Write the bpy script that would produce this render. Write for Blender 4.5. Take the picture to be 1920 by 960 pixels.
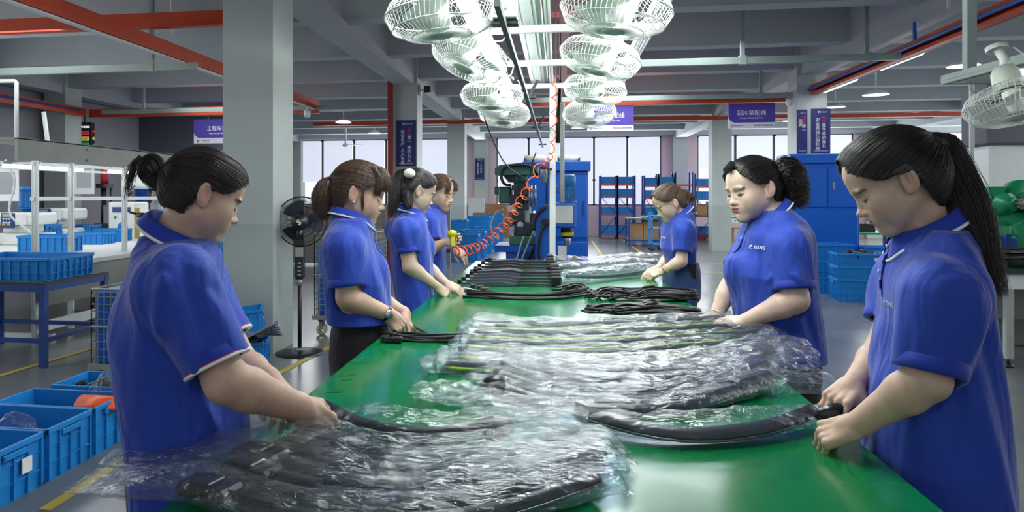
import bpy, math, random
import numpy as np
from mathutils import Vector, Matrix, Euler
C = bpy.context.scene
PI = math.pi
for o in list(bpy.data.objects):
    bpy.data.objects.remove(o)

# ------------------------------------------------------------------ camera
FPX, X0, Y0, CAMZ = 1300.0, 852.0, 367.0, 1.40
YAW = math.atan(0.15)
SA, CA = math.sin(YAW), math.cos(YAW)
cam = bpy.data.cameras.new('camera')
cam_o = bpy.data.objects.new('camera', cam)
C.collection.objects.link(cam_o)
cam_o.location = (0, 0, CAMZ)
cam_o.rotation_euler = (PI/2, 0, YAW)
cam.sensor_width = 36.0
cam.lens = FPX/1920*36
cam.shift_x = (960-X0)/1920
cam.shift_y = -(480-Y0)/1920
cam.clip_start = 0.05
cam.clip_end = 300
C.camera = cam_o
C.view_settings.view_transform = 'Standard'
C.view_settings.look = 'None'
C.view_settings.gamma = 1.0
C.view_settings.use_curve_mapping = False
C.view_settings.exposure = 0.0
C.cycles.max_bounces = 7
C.cycles.diffuse_bounces = 3
C.cycles.glossy_bounces = 3
C.cycles.transmission_bounces = 4
C.cycles.transparent_max_bounces = 24
C.cycles.caustics_reflective = False
C.cycles.caustics_refractive = False
C.cycles.sample_clamp_indirect = 6
C.cycles.use_denoising = True

# ------------------------------------------------------------------ sky outside the windows
w = bpy.data.worlds.new('sky')
C.world = w
w.use_nodes = True
bgn = w.node_tree.nodes['Background']
bgn.inputs[0].default_value = (0.86, 0.93, 1.0, 1)
bgn.inputs[1].default_value = 1.3

# ------------------------------------------------------------------ area lights: table tubes, stand-ins for hall lamps, window daylight, added fill
def area(loc, sx, sy, power, col=(0.93, 0.97, 1.0), rot=(0, 0, 0), spread=PI):
    l = bpy.data.lights.new('lamp_light', 'AREA')
    l.shape = 'RECTANGLE'; l.size = sx; l.size_y = sy
    l.energy = power; l.color = col; l.spread = spread
    o = bpy.data.objects.new('lamp_light', l)
    C.collection.objects.link(o)
    o.location = loc; o.rotation_euler = rot
    return o
LIGHTS = [
    # tubes over the green table (fixtures are built on the fan frame)
    ((-0.44, 3.9, 2.27), 0.10, 4.0, 24, 0),
    ((0.34, 3.9, 2.27), 0.10, 4.0, 24, 0),
    # broad fill panels under the beams, standing in for lamps of neighbouring and far lines
    ((-6.2, 6.0, 3.3), 1.2, 8.0, 110, 0),
    ((6.8, 6.0, 3.3), 1.2, 8.0, 130, 0),
    ((0.9, 8.6, 3.3), 2.4, 2.4, 110, 0),  # added to brighten the machines beyond the table
    ((-6.2, 16.0, 3.3), 2.0, 8.0, 240, 0),
    ((0.8, 14.5, 3.3), 2.0, 8.0, 330, 0),
    ((7.5, 16.0, 3.3), 2.0, 8.0, 280, 0),
    ((0.0, -1.0, 3.2), 5.0, 1.6, 22, 'down'),  # unseen soft fill added over the near end, behind the camera
    # daylight of the back and right windows, enlarged for fill; left and front panels added
    ((-1.5, 24.3, 2.3), 14.0, 2.0, 360, 'back'),
    ((9.0, 24.3, 2.3), 9.0, 2.0, 260, 'back'),
    ((15.3, 9.0, 2.2), 16.0, 2.2, 430, 'right'),
    ((15.3, 19.5, 2.2), 8.0, 2.2, 420, 'right'),  # second right panel, added to lift the middle and far hall
    ((-9.2, 4.0, 2.2), 10.0, 2.0, 160, 'left'),  # general fill added at the windowless left wall
    ((0.5, -2.8, 2.0), 13.0, 1.8, 60, 'front'),  # soft frontal fill added for faces and ceiling, no window there
]
ROT = {0: (0, 0, 0), 'down': (0, 0, 0), 'back': (-PI/2, 0, 0), 'front': (PI/2, 0, 0), 'right': (PI/2, 0, PI/2), 'left': (PI/2, 0, -PI/2)}
for loc, sx, sy, pw, rt in LIGHTS:
    area(loc, sx, sy, pw, rot=ROT[rt])

# ------------------------------------------------------------------ pixel to place helpers (1920 x 960 frame)
def W(px, py, d):
    xc = (px-X0)/FPX*d
    return Vector((xc*CA - d*SA, d*CA + xc*SA, CAMZ - (py-Y0)/FPX*d))
def G(px, py, z):
    return W(px, py, FPX*(CAMZ-z)/(py-Y0))
def WY(px, py, Y):
    u = (px-X0)/FPX
    return W(px, py, Y/(CA+u*SA))
def WX(px, py, X):
    u = (px-X0)/FPX
    return W(px, py, X/(u*CA-SA))

# ------------------------------------------------------------------ object helpers
def link(o):
    C.collection.objects.link(o); return o
def thing(name, label, cat, loc=(0, 0, 0), rz=0.0, group=None):
    o = link(bpy.data.objects.new(name, None))
    o.location = loc; o.rotation_euler = (0, 0, rz)
    o.empty_display_size = 0.1
    o['label'] = label; o['category'] = cat
    if group: o['group'] = group
    return o
def tag(o, label, cat, group=None, kind=None):
    o['label'] = label; o['category'] = cat
    if group: o['group'] = group
    if kind: o['kind'] = kind
    return o
def kids(o):
    return [c for c in bpy.data.objects if c.parent == o]
def dup(root, loc, rz=None, label=None, group=None):
    def cp(o, p):
        c = o.copy(); link(c)
        c.parent = p
        for ch in CH.get(o.name, []):
            d = cp(ch, c)
            CH.setdefault(c.name, []).append(d)
        return c
    r = cp(root, None)
    r.location = loc
    if rz is not None: r.rotation_euler = (0, 0, rz)
    if label: r['label'] = label
    if group: r['group'] = group
    return r
CH = {}
def mesh_obj(name, me, mats, parent=None, smooth=False, kind=None):
    o = link(bpy.data.objects.new(name, me))
    if not isinstance(mats, (list, tuple)): mats = [mats]
    for m in mats: me.materials.append(m)
    if parent is not None:
        o.parent = parent
        CH.setdefault(parent.name, []).append(o)
    if smooth:
        me.polygons.foreach_set('use_smooth', [True]*len(me.polygons))
    if kind: o['kind'] = kind
    return o

class MB:
    """collects boxes, tubes and surfaces into one mesh"""
    def __init__(s):
        s.v = []; s.f = []; s.m = []; s.sm = []; s.mi = 0
    def add(s, vs, fs, smooth=False):
        b = len(s.v)
        s.v += [tuple(p) for p in vs]
        for f in fs:
            s.f.append([b+i for i in f]); s.m.append(s.mi); s.sm.append(smooth)
        return s
    def box(s, x0, y0, z0, x1, y1, z1, bev=0.0):
        if x0 > x1: x0, x1 = x1, x0
        if y0 > y1: y0, y1 = y1, y0
        if z0 > z1: z0, z1 = z1, z0
        b = min(bev, (x1-x0)*.45, (y1-y0)*.45, (z1-z0)*.45)
        if b <= 0:
            vs = [(x, y, z) for z in (z0, z1) for y in (y0, y1) for x in (x0, x1)]
            return s.add(vs, [(0, 2, 3, 1), (4, 5, 7, 6), (0, 1, 5, 4), (2, 6, 7, 3), (0, 4, 6, 2), (1, 3, 7, 5)])
        vs = []; idx = {}
        for k, z in enumerate((z0, z1)):
            for j, y in enumerate((y0, y1)):
                for i, x in enumerate((x0, x1)):
                    sx, sy, sz = (1, -1)[i], (1, -1)[j], (1, -1)[k]
                    for a in range(3):
                        p = [x+sx*b, y+sy*b, z+sz*b]
                        p[a] = (x, y, z)[a]
                        idx[(i, j, k, a)] = len(vs); vs.append(p)
        fs = []
        for i in (0, 1):
            q = [idx[(i, j, k, 0)] for j, k in ((0, 0), (1, 0), (1, 1), (0, 1))]
            fs.append(q if i else q[::-1])
            q = [idx[(j, i, k, 1)] for j, k in ((0, 0), (1, 0), (1, 1), (0, 1))]
            fs.append(q[::-1] if i else q)
            q = [idx[(j, k, i, 2)] for j, k in ((0, 0), (1, 0), (1, 1), (0, 1))]
            fs.append(q if i else q[::-1])
        for a, b2, c in ((0, 1, 2), (1, 2, 0), (2, 0, 1)):
            for p in (0, 1):
                for q in (0, 1):
                    def key(t, ax):
                        r = [0, 0, 0]; r[a] = t; r[b2] = p; r[c] = q
                        return idx[(r[0], r[1], r[2], ax)]
                    f = [key(0, b2), key(1, b2), key(1, c), key(0, c)]
                    fs.append(f if (p ^ q) == 0 else f[::-1])
        for i in (0, 1):
            for j in (0, 1):
                for k in (0, 1):
                    f = [idx[(i, j, k, a)] for a in range(3)]
                    fs.append(f if (i+j+k) % 2 else f[::-1])
        return s.add(vs, fs)
    def bar(s, a, b, w, h=None, up=(0, 0, 1)):
        """square bar from a to b"""
        h = h or w
        a = Vector(a); b = Vector(b); d = (b-a).normalized()
        u = Vector(up)
        if abs(d.dot(u)) > .98: u = Vector((0, 1, 0))
        r = d.cross(u).normalized(); u = r.cross(d).normalized()
        vs = []
        for p in (a, b):
            for i, j in ((-1, -1), (1, -1), (1, 1), (-1, 1)):
                vs.append(p + r*(i*w/2) + u*(j*h/2))
        return s.add(vs, [(0, 1, 2, 3), (7, 6, 5, 4), (0, 4, 5, 1), (1, 5, 6, 2), (2, 6, 7, 3), (3, 7, 4, 0)])
    def tube(s, pts, r, n=8, caps=True):
        pts = [Vector(p) for p in pts]
        rs = r if isinstance(r, (list, tuple)) else [r]*len(pts)
        t0 = (pts[1]-pts[0]).normalized()
        u = Vector((0, 0, 1)) if abs(t0.z) < .9 else Vector((1, 0, 0))
        nrm = t0.cross(u).normalized()
        vs = []; fs = []
        for i, p in enumerate(pts):
            t = (pts[min(i+1, len(pts)-1)] - pts[max(i-1, 0)])
            if t.length < 1e-9: t = t0
            t = t.normalized()
            nrm = (nrm - t*nrm.dot(t))
            if nrm.length < 1e-6: nrm = t.orthogonal()
            nrm.normalize(); bn = t.cross(nrm)
            for k in range(n):
                a = 2*PI*k/n
                vs.append(p + (nrm*math.cos(a) + bn*math.sin(a))*rs[i])
        for i in range(len(pts)-1):
            for k in range(n):
                k2 = (k+1) % n
                fs.append((i*n+k, i*n+k2, (i+1)*n+k2, (i+1)*n+k))
        if caps:
            fs.append(tuple(range(n))[::-1]); fs.append(tuple(range((len(pts)-1)*n, len(pts)*n)))
        return s.add(vs, fs, True)
    def cyl(s, a, b, r, r2=None, n=20):
        return s.tube([a, b], [r, r if r2 is None else r2], n)
    def lathe(s, prof, c=(0, 0, 0), n=28, axis='z', a0=0, a1=2*PI):
        vs = []; fs = []; full = abs(a1-a0-2*PI) < 1e-6
        m = n if full else n+1
        for r, z in prof:
            for k in range(m):
                a = a0+(a1-a0)*k/n
                x, y, zz = r*math.cos(a), r*math.sin(a), z
                if axis == 'x': x, y, zz = z, r*math.cos(a), r*math.sin(a)
                if axis == 'y': x, y, zz = r*math.sin(a), z, r*math.cos(a)
                vs.append((c[0]+x, c[1]+y, c[2]+zz))
        for i in range(len(prof)-1):
            for k in range(n):
                k2 = (k+1) % m
                fs.append((i*m+k, i*m+k2, (i+1)*m+k2, (i+1)*m+k))
        return s.add(vs, fs, True)
    def prism(s, pts, h0, h1, plane='xz'):
        """extrude a 2D outline; plane xz extrudes along y, xy along z, yz along x"""
        n = len(pts); vs = []
        for h in (h0, h1):
            for p, q in pts:
                vs.append((p, h, q) if plane == 'xz' else ((p, q, h) if plane == 'xy' else (h, p, q)))
        fs = [tuple(range(n)), tuple(range(n, 2*n))[::-1]]
        for i in range(n):
            j = (i+1) % n
            fs.append((i, i+n, j+n, j))
        return s.add(vs, fs)
    def quad(s, a, b, c, d):
        return s.add([a, b, c, d], [(0, 1, 2, 3)])
    def ball(s, c, r, n=12, sc=(1, 1, 1)):
        prof = [(r*math.sin(PI*i/n), -r*math.cos(PI*i/n)) for i in range(n+1)]
        b = len(s.v); s.lathe(prof, (0, 0, 0), n*2)
        for i in range(b, len(s.v)):
            x, y, z = s.v[i]; s.v[i] = (c[0]+x*sc[0], c[1]+y*sc[1], c[2]+z*sc[2])
        return s
    def xf(s, M, start=0):
        for i in range(start, len(s.v)):
            s.v[i] = tuple(M @ Vector(s.v[i]))
        return s
    def build(s, name, mats, parent=None, kind=None, bevel=0):
        me = bpy.data.meshes.new(name)
        me.from_pydata(s.v, [], s.f)
        o = mesh_obj(name, me, mats, parent, kind=kind)
        me.polygons.foreach_set('material_index', s.m)
        me.polygons.foreach_set('use_smooth', s.sm)
        me.update()
        import bmesh
        bm = bmesh.new(); bm.from_mesh(me); bmesh.ops.recalc_face_normals(bm, faces=bm.faces); bm.to_mesh(me); bm.free()
        if bevel:
            md = o.modifiers.new('bevel', 'BEVEL'); md.width = bevel; md.segments = 2; md.limit_method = 'ANGLE'
        return o
def arr_mesh(name, V, F, mats, parent=None, smooth=True, colors=None, cname='tint'):
    """numpy verts and quads to an object"""
    me = bpy.data.meshes.new(name)
    nv, nf, k = len(V), len(F), F.shape[1]
    me.vertices.add(nv); me.vertices.foreach_set('co', np.asarray(V, np.float32).ravel())
    me.loops.add(nf*k); me.loops.foreach_set('vertex_index', F.astype(np.int32).ravel())
    me.polygons.add(nf)
    me.polygons.foreach_set('loop_start', np.arange(0, nf*k, k, dtype=np.int32))
    me.polygons.foreach_set('loop_total', np.full(nf, k, np.int32))
    me.update(calc_edges=True); me.validate()
    if colors is not None:
        at = me.color_attributes.new(cname, 'FLOAT_COLOR', 'POINT')
        c4 = np.ones((nv, 4), np.float32); c4[:, :3] = colors
        at.data.foreach_set('color', c4.ravel())
    return mesh_obj(name, me, mats, parent, smooth=smooth)
def text_mesh(name, body, size, mat, parent, M, align='CENTER', depth=0.0006, vertical=False):
    cu = bpy.data.curves.new(name, 'FONT')
    cu.body = '\n'.join(body) if vertical else body
    cu.size = size; cu.align_x = align; cu.align_y = 'CENTER'; cu.extrude = depth
    cu.resolution_u = 2
    if vertical: cu.space_line = 1.0
    o = bpy.data.objects.new(name, cu); link(o)
    dg = bpy.context.evaluated_depsgraph_get(); dg.update()
    me = bpy.data.meshes.new_from_object(o.evaluated_get(dg))
    bpy.data.objects.remove(o)
    me.transform(M)
    return mesh_obj(name, me, mat, parent)

# ------------------------------------------------------------------ materials
MATS = {}
def srgb(c):
    if isinstance(c, str):
        c = [int(c[i:i+2], 16)/255 for i in (0, 2, 4)]
    return tuple(x/12.92 if x <= .04045 else ((x+.055)/1.055)**2.4 for x in c)
def mat(name, col, rough=.5, metal=0.0, var=0.06, scale=8.0, bump=0.0, bscale=40.0, spec=.5, emit=None, es=1.0, coat=0.0, sheen=0.0, alpha=1.0):
    if name in MATS: return MATS[name]
    m = bpy.data.materials.new(name); m.use_nodes = True
    N = m.node_tree.nodes; L = m.node_tree.links
    p = N['Principled BSDF']
    c = srgb(col) if isinstance(col, str) else tuple(col)
    tc = N.new('ShaderNodeTexCoord')
    n = N.new('ShaderNodeTexNoise'); n.inputs['Scale'].default_value = scale; n.inputs['Detail'].default_value = 4
    L.new(tc.outputs['Object'], n.inputs['Vector'])
    r = N.new('ShaderNodeValToRGB')
    r.color_ramp.elements[0].position = .3; r.color_ramp.elements[1].position = .7
    r.color_ramp.elements[0].color = (*[x*(1-var) for x in c], 1)
    r.color_ramp.elements[1].color = (*[min(1, x*(1+var)) for x in c], 1)
    L.new(n.outputs['Fac'], r.inputs[0]); L.new(r.outputs[0], p.inputs['Base Color'])
    p.inputs['Roughness'].default_value = rough
    p.inputs['Metallic'].default_value = metal
    p.inputs['Specular IOR Level'].default_value = spec
    if coat: p.inputs['Coat Weight'].default_value = coat; p.inputs['Coat Roughness'].default_value = .12
    if sheen: p.inputs['Sheen Weight'].default_value = sheen
    if emit is not None:
        p.inputs['Emission Color'].default_value = (*(srgb(emit) if isinstance(emit, str) else emit), 1)
        p.inputs['Emission Strength'].default_value = es
    if bump:
        b = N.new('ShaderNodeBump'); b.inputs['Strength'].default_value = bump; b.inputs['Distance'].default_value = .01
        n2 = N.new('ShaderNodeTexNoise'); n2.inputs['Scale'].default_value = bscale; n2.inputs['Detail'].default_value = 5
        L.new(tc.outputs['Object'], n2.inputs['Vector']); L.new(n2.outputs['Fac'], b.inputs['Height']); L.new(b.outputs[0], p.inputs['Normal'])
    if alpha < 1: p.inputs['Alpha'].default_value = alpha
    MATS[name] = m
    return m
# ------------------------------------------------------------------ implicit surfaces: one continuous skin or cloth per figure
def smin(a, b, k):
    h = np.clip(.5+.5*(b-a)/k, 0, 1)
    return b+(a-b)*h-k*h*(1-h)
def rot3(yaw=0, pitch=0, roll=0):
    """columns: local x (right), y (forward), z (up). yaw about z, pitch>0 looks down, roll>0 tips to the right"""
    return np.array((Euler((0, 0, yaw)).to_matrix() @ Euler((-pitch, 0, 0)).to_matrix() @ Euler((0, roll, 0)).to_matrix()), dtype=np.float64)
class Field:
    def __init__(s): s.ops = []
    def cone(s, a, b, ra, rb, k=.01, op='add', cut=None):
        a = np.array(a, float); b = np.array(b, float)
        r = max(ra, rb)
        if op == 'sub': pad = r+k+.004
        else: pad = r+k+.02
        lo = np.minimum(a, b)-pad; hi = np.maximum(a, b)+pad
        def f(P):
            ba = b-a; t = np.clip((P-a)@ba/max(ba@ba, 1e-12), 0, 1)
            d = np.linalg.norm(P-(a+t[:, None]*ba), axis=1)-(ra+t*(rb-ra))
            if cut == 'b': d = np.maximum(d, (P-b)@(ba/np.linalg.norm(ba)))
            return d
        s.ops.append((op, f, k, lo, hi)); return s
    def ell(s, c, r, k=.01, op='add', R=None):
        c = np.array(c, float); r = np.array(r, float)
        pad = (r.max() if R is not None else r)+k+.02
        def f(P):
            q = P-c
            if R is not None: q = q@R
            k0 = np.linalg.norm(q/r, axis=1); k1 = np.linalg.norm(q/(r*r), axis=1)
            return k0*(k0-1)/np.maximum(k1, 1e-9)
        s.ops.append((op, f, k, c-pad, c+pad)); return s
    def loft(s, O, R, tab, k=.02, p=2.3, op='add'):
        """tab rows: z, cx, cy, rx, ry in the local frame O,R"""
        tab = np.array(tab, float); tab = tab[np.argsort(tab[:, 0])]
        O = np.array(O, float)
        m = max(tab[:, 3].max(), tab[:, 4].max())+abs(tab[:, 1:3]).max()+.03
        lo = O+np.array([-m, -m, tab[0, 0]-.03]); hi = O+np.array([m, m, tab[-1, 0]+.03])
        def f(P):
            q = (P-O)@R; z = q[:, 2]
            cx, cy, rx, ry = [np.interp(z, tab[:, 0], tab[:, i]) for i in (1, 2, 3, 4)]
            e = (np.abs((q[:, 0]-cx)/rx)**p+np.abs((q[:, 1]-cy)/ry)**p)**(1/p)
            d = (e-1)*np.minimum(rx, ry)
            return np.maximum(d, np.maximum(tab[0, 0]-z, z-tab[-1, 0]))
        s.ops.append((op, f, k, lo, hi)); return s
    def sub_field(s, O, R, sc, fld, rad, k=.01, op='add'):
        O = np.array(O, float)
        f = lambda P: fld((P-O)@R/sc)*sc
        s.ops.append((op, f, k, O-rad*sc, O+rad*sc)); return s
    def ridge(s, a, b, w, h):
        """a soft crease or fold: h>0 raises, h<0 sinks the surface along the line a-b"""
        a = np.array(a, float); b = np.array(b, float); pad = w*3
        def f(P):
            ba = b-a; t = np.clip((P-a)@ba/max(ba@ba, 1e-12), 0, 1)
            d = np.linalg.norm(P-(a+t[:, None]*ba), axis=1)
            return h*np.exp(-(d/w)**2)*np.sin(np.clip(.15+t*.85, 0, 1)*PI)**.5
        s.ops.append(('off', f, 0, np.minimum(a, b)-pad, np.maximum(a, b)+pad)); return s
    def __call__(s, P):
        out = np.full(len(P), .1)
        for op, f, k, lo, hi in s.ops:
            m = np.all((P > lo) & (P < hi), axis=1)
            if not m.any(): continue
            i = np.nonzero(m)[0]
            v = f(P[i])
            if op == 'add': out[i] = smin(out[i], np.minimum(v, .1), k)
            elif op == 'sub': out[i] = -smin(-out[i], v, k)
            elif op == 'cut': out[i] = np.maximum(out[i], v)
            elif op == 'off': out[i] = out[i]-v
        return out
def grad(fld, P, e=.001):
    g = np.stack([fld(P+np.eye(3)[i]*e)-fld(P-np.eye(3)[i]*e) for i in range(3)], 1)
    return g/np.maximum(np.linalg.norm(g, axis=1, keepdims=True), 1e-9)
def surface(fld, lo, hi, h):
    lo = np.array(lo, float); hi = np.array(hi, float)
    q = 4; H = q*h
    n = np.ceil((hi-lo)/H).astype(int)+1
    g = np.stack(np.meshgrid(*[np.arange(k) for k in n], indexing='ij'), -1).reshape(-1, 3)
    keep = []
    for c in np.array_split(g, max(1, len(g)//400000)):
        v = fld(lo+(c+.5)*H); keep.append(c[np.abs(v) < H*1.15])
    g = np.concatenate(keep)
    o = np.stack(np.meshgrid(*[np.arange(q)]*3, indexing='ij'), -1).reshape(-1, 3)
    cell = (g[:, None]*q+o[None]).reshape(-1, 3)
    D = n*q+2
    st = np.array([D[1]*D[2], D[2], 1], dtype=np.int64)
    cid = cell@st
    off = np.array([(i, j, k) for i in (0, 1) for j in (0, 1) for k in (0, 1)])@st
    ids = np.unique((cid[:, None]+off[None]).ravel())
    x, rem = np.divmod(ids, st[0]); y, z = np.divmod(rem, st[1])
    P = lo+np.stack([x, y, z], 1)*h
    val = np.concatenate([fld(c) for c in np.array_split(P, max(1, len(P)//300000))])
    V8 = val[np.searchsorted(ids, cid[:, None]+off[None])]
    ins = V8 < 0
    act = ins.any(1) & ~ins.all(1)
    cell = cell[act]; cid = cid[act]; V8 = V8[act]
    order = np.argsort(cid); cell = cell[order]; cid = cid[order]; V8 = V8[order]
    cor = np.array([(i, j, k) for i in (0, 1) for j in (0, 1) for k in (0, 1)], float)
    acc = np.zeros((len(cell), 3)); cnt = np.zeros(len(cell))
    for a in range(8):
        for b in range(a+1, 8):
            if bin(a ^ b).count('1') != 1: continue
            s = (V8[:, a] < 0) != (V8[:, b] < 0)
            t = np.where(s, V8[:, a]/np.where(s, V8[:, a]-V8[:, b], 1), 0)
            acc += s[:, None]*(cor[a]+(cor[b]-cor[a])*t[:, None]); cnt += s
    V = lo+(cell+acc/cnt[:, None])*h
    F = []
    for ax, (u, v) in enumerate(((1, 2), (2, 0), (0, 1))):
        b = 4 >> ax
        s0 = V8[:, 0] < 0; s1 = V8[:, b] < 0
        for flip, sel in ((False, s0 & ~s1), (True, ~s0 & s1)):
            i0 = np.nonzero(sel)[0]
            if not len(i0): continue
            c = cid[i0]
            nb = [c, c-st[u], c-st[u]-st[v], c-st[v]]
            idx = []; ok = np.ones(len(c), bool)
            for m_ in nb:
                j = np.searchsorted(cid, m_); j = np.minimum(j, len(cid)-1)
                ok &= cid[j] == m_; idx.append(j)
            q4 = np.stack(idx, 1)[ok]
            F.append(q4[:, ::-1] if flip else q4)
    return V, np.concatenate(F)

# ------------------------------------------------------------------ the head (local metres: x right, y forward, z up, origin between the ears at eye level)
def head_field(full=1.0, nose=1.0, jaw=1.0):
    F = Field()
    F.ell((0, -.012, .022), (.074, .094, .088), k=.02)                       # cranium
    F.ell((0, -.045, -.01), (.062, .058, .062), k=.03)                       # occiput
    F.ell((0, .040, .045), (.058, .044, .05), k=.03)                         # forehead
    F.ell((0, .028, -.035), (.058*full, .054, .066), k=.03)                  # mid face
    for s in (-1, 1):
        F.ell((s*.041*full, .043, -.030), (.023, .030, .026), k=.025)         # cheekbone
        F.ell((s*.033*full, .034, -.058), (.022*full, .03, .026), k=.03)      # cheek
        F.cone((s*.046*full, -.004, -.052), (s*.013, .056, -.099), .015*jaw, .014, k=.03)  # jaw line
    F.ell((0, .062, -.097), (.021, .019, .017), k=.02)                       # chin
    F.ell((0, .071, -.062), (.029, .019, .024), k=.02)                       # muzzle
    F.cone((0, .075, .006), (0, .088, -.028), .008, .0085*nose, k=.014)       # nose bridge
    F.ell((0, .096, -.036), (.0105*nose, .0105, .009), k=.009)               # tip
    for s in (-1, 1):
        F.ell((s*.0125*nose, .0865, -.040), (.0075, .0095, .007), k=.006)    # wings
        F.ell((s*.031, .091, .000), (.019, .015, .012), k=.014, op='sub')    # eye socket
        F.ell((s*.031, .0635, -.003), (.0165, .0165, .0135), k=.007)         # lids over the eyeball
        F.ell((s*.030, .080, .0165), (.021, .007, .006), k=.012)             # brow
        F.ell((s*.006, .094, -.0455), (.0035, .004, .003), k=.002, op='sub') # nostril
    F.ell((0, .0865, -.0575), (.0185, .0085, .0052), k=.005)                 # upper lip
    F.ell((0, .0840, -.0675), (.0165, .0085, .0058), k=.005)                 # lower lip
    F.ell((0, .0965, -.0622), (.023, .008, .0013), k=.003, op='sub')         # mouth line
    F.ell((0, .089, -.079), (.014, .008, .005), k=.01, op='sub')             # crease over the chin
    for s in (-1, 1):                                                         # ears
        R = rot3(s*.40, 0, 0)@rot3(0, -.15, 0)
        F.ell((s*.084, -.018, -.006), (.0065, .0195, .033), k=.006, R=R)
        F.ell((s*.0915, -.014, -.001), (.0085, .0125, .0225), k=.002, op='sub', R=R)
        F.ell((s*.078, -.006, -.008), (.005, .004, .007), k=.004, R=R)
        F.cone((s*.086, -.022, .008), (s*.086, -.018, -.016), .0032, .003, k=.003)
        F.ell((s*.079, -.008, -.031), (.0048, .008, .009), k=.006, R=R)
    return F
def gauss(q, c, r):
    return np.exp(-(((q-np.array(c))/np.array(r))**2).sum(1))
def skin_tint(q, base, lips, brow=.85, warm=1.0):
    """natural skin colours on a head; q in head space"""
    n = len(q); col = np.tile(np.array(base), (n, 1))
    def mix(w, c, a):
        w = np.clip(w*a, 0, 1)[:, None]; col[:] = col*(1-w)+np.array(c)*w
    red = np.array(base)*np.array([1.03, .72, .68])
    ax = np.abs(q[:, 0]); qa = q.copy(); qa[:, 0] = ax
    mix(gauss(qa, (.042, .065, -.035), (.022, .03, .018)), red, .35*warm)
    mix(gauss(qa, (0, .103, -.036), (.014, .012, .012)), red, .4*warm)
    mix(gauss(qa, (.085, -.02, -.01), (.012, .02, .035)), red, .55)
    lw = np.clip(1.6-np.sqrt((qa[:, 0]/.0225)**2+((q[:, 2]+.0625)/.0108)**2)*1.6, 0, 1)*(q[:, 1] > .07)
    mix(np.clip(lw*2, 0, 1), lips, .8)
    mix(np.exp(-(((q[:, 2]+.0622)/.0016)**2))*(ax < .021)*(q[:, 1] > .07), np.array(lips)*.3, .8)
    zb = .0185-.25*np.clip(ax-.036, 0, .1)-.12*np.clip(.03-ax, 0, .03)
    bw = np.exp(-((q[:, 2]-zb)/.0042)**2)*(ax > .013)*(ax < .052)*(q[:, 1] > .045)
    mix(bw, (.03, .022, .018), brow)
    return col
def hairline(z):
    return np.interp(z, [-.11, -.09, -.07, -.05, -.03, -.012, .008, .016, .022, .030, .048, .062, .074, .083, .1],
                        [-.060, -.056, -.052, -.050, -.044, -.040, -.038, -.030, .018, .034, .050, .062, .070, .068, .064])
def cranium(off=.006, low=0.0):
    F = Field()
    F.ell((0, -.014, .024), (.076+off, .097+off, .089+off), k=.02)
    F.ell((0, -.045, -.012), (.064+off, .060+off, .066+off), k=.03)
    F.ell((0, .040, .047), (.060+off, .045+off, .05+off), k=.03)
    F.ell((0, -.046, -.050), (.038+off, .030+off, .042+off), k=.02)
    return F
def hair_cap(off=.007, line=None, floor=.10):
    Fc = cranium(off)
    line = line or hairline
    def f(P):
        a = Fc(P); q = P
        g = (q[:, 1]-line(q[:, 2]))*.9-.0
        wob = .0022*np.sin(q[:, 0]*260)*np.cos(q[:, 2]*210)
        return np.maximum(a, np.maximum(g+wob, -floor-q[:, 2]))
    return f, Fc

def xform(P, O, R, sc=1.0):
    return np.asarray(P)@(np.array(R).T)*sc+np.array(O)
def strands(name, lines, radius, m, parent):
    """lines: (n, k, 3) array -> hair curves object"""
    n, k, _ = lines.shape
    hc = bpy.data.hair_curves.new(name)
    hc.add_curves([k]*n)
    hc.attributes['position'].data.foreach_set('vector', lines.astype(np.float32).ravel()) if 'position' in hc.attributes else None
    r = hc.attributes.get('radius') or hc.attributes.new('radius', 'FLOAT', 'POINT')
    t = np.linspace(0, 1, k); rr = np.tile(radius*(1-.55*t**3), n)
    r.data.foreach_set('value', rr.astype(np.float32))
    o = link(bpy.data.objects.new(name, hc))
    hc.materials.append(m)
    if parent is not None: o.parent = parent; CH.setdefault(parent.name, []).append(o)
    return o
def catmull(pts, n):
    pts = np.array(pts, float); k = len(pts)
    P = np.vstack([2*pts[0]-pts[1], pts, 2*pts[-1]-pts[-2]])
    out = []
    for t in np.linspace(0, k-1, n):
        i = min(int(t), k-2); u = t-i
        p0, p1, p2, p3 = P[i], P[i+1], P[i+2], P[i+3]
        out.append(.5*((2*p1)+(-p0+p2)*u+(2*p0-5*p1+4*p2-p3)*u*u+(-p0+3*p1-3*p2+p3)*u**3))
    return np.array(out)
def comb(Fc, starts, T, k=12, lift=.002, rng=None, sag=0.0):
    """strands lying on the scalp from their start points to the tie T"""
    t = np.linspace(0, 1, k)[None, :, None]
    L = starts[:, None]*(1-t)+np.array(T)[None, None]*t
    L = L.reshape(-1, 3)
    c = np.array([0, -.014, .01])
    for _ in range(4):
        v = Fc(L); d = L-c; d /= np.maximum(np.linalg.norm(d, axis=1, keepdims=True), 1e-6)
        L = L-d*np.clip(v, -.03, .03)[:, None]
    L = L.reshape(len(starts), k, 3)
    d = L-c; d /= np.linalg.norm(d, axis=2, keepdims=True)
    lf = np.abs(rng.normal(0, lift, (len(starts), 1, 1)))+.0006
    env = np.sin(np.clip(t*1.15, 0, 1)*PI*.5+.15)
    L = L+d*lf*env
    e_ = (np.abs(L[..., 0]) > .05) & (L[..., 1] > -.040) & (L[..., 1] < .008) & (L[..., 2] < .031) & (L[..., 2] > -.01)
    L[..., 2] = np.where(e_, .031, L[..., 2])
    L[:, -2] = L[:, -2]*.5+np.array(T)*.5+rng.normal(0, .003, (len(starts), 3))
    L[:, -1] = np.array(T)+rng.normal(0, .0035, (len(starts), 3))
    return L
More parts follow.
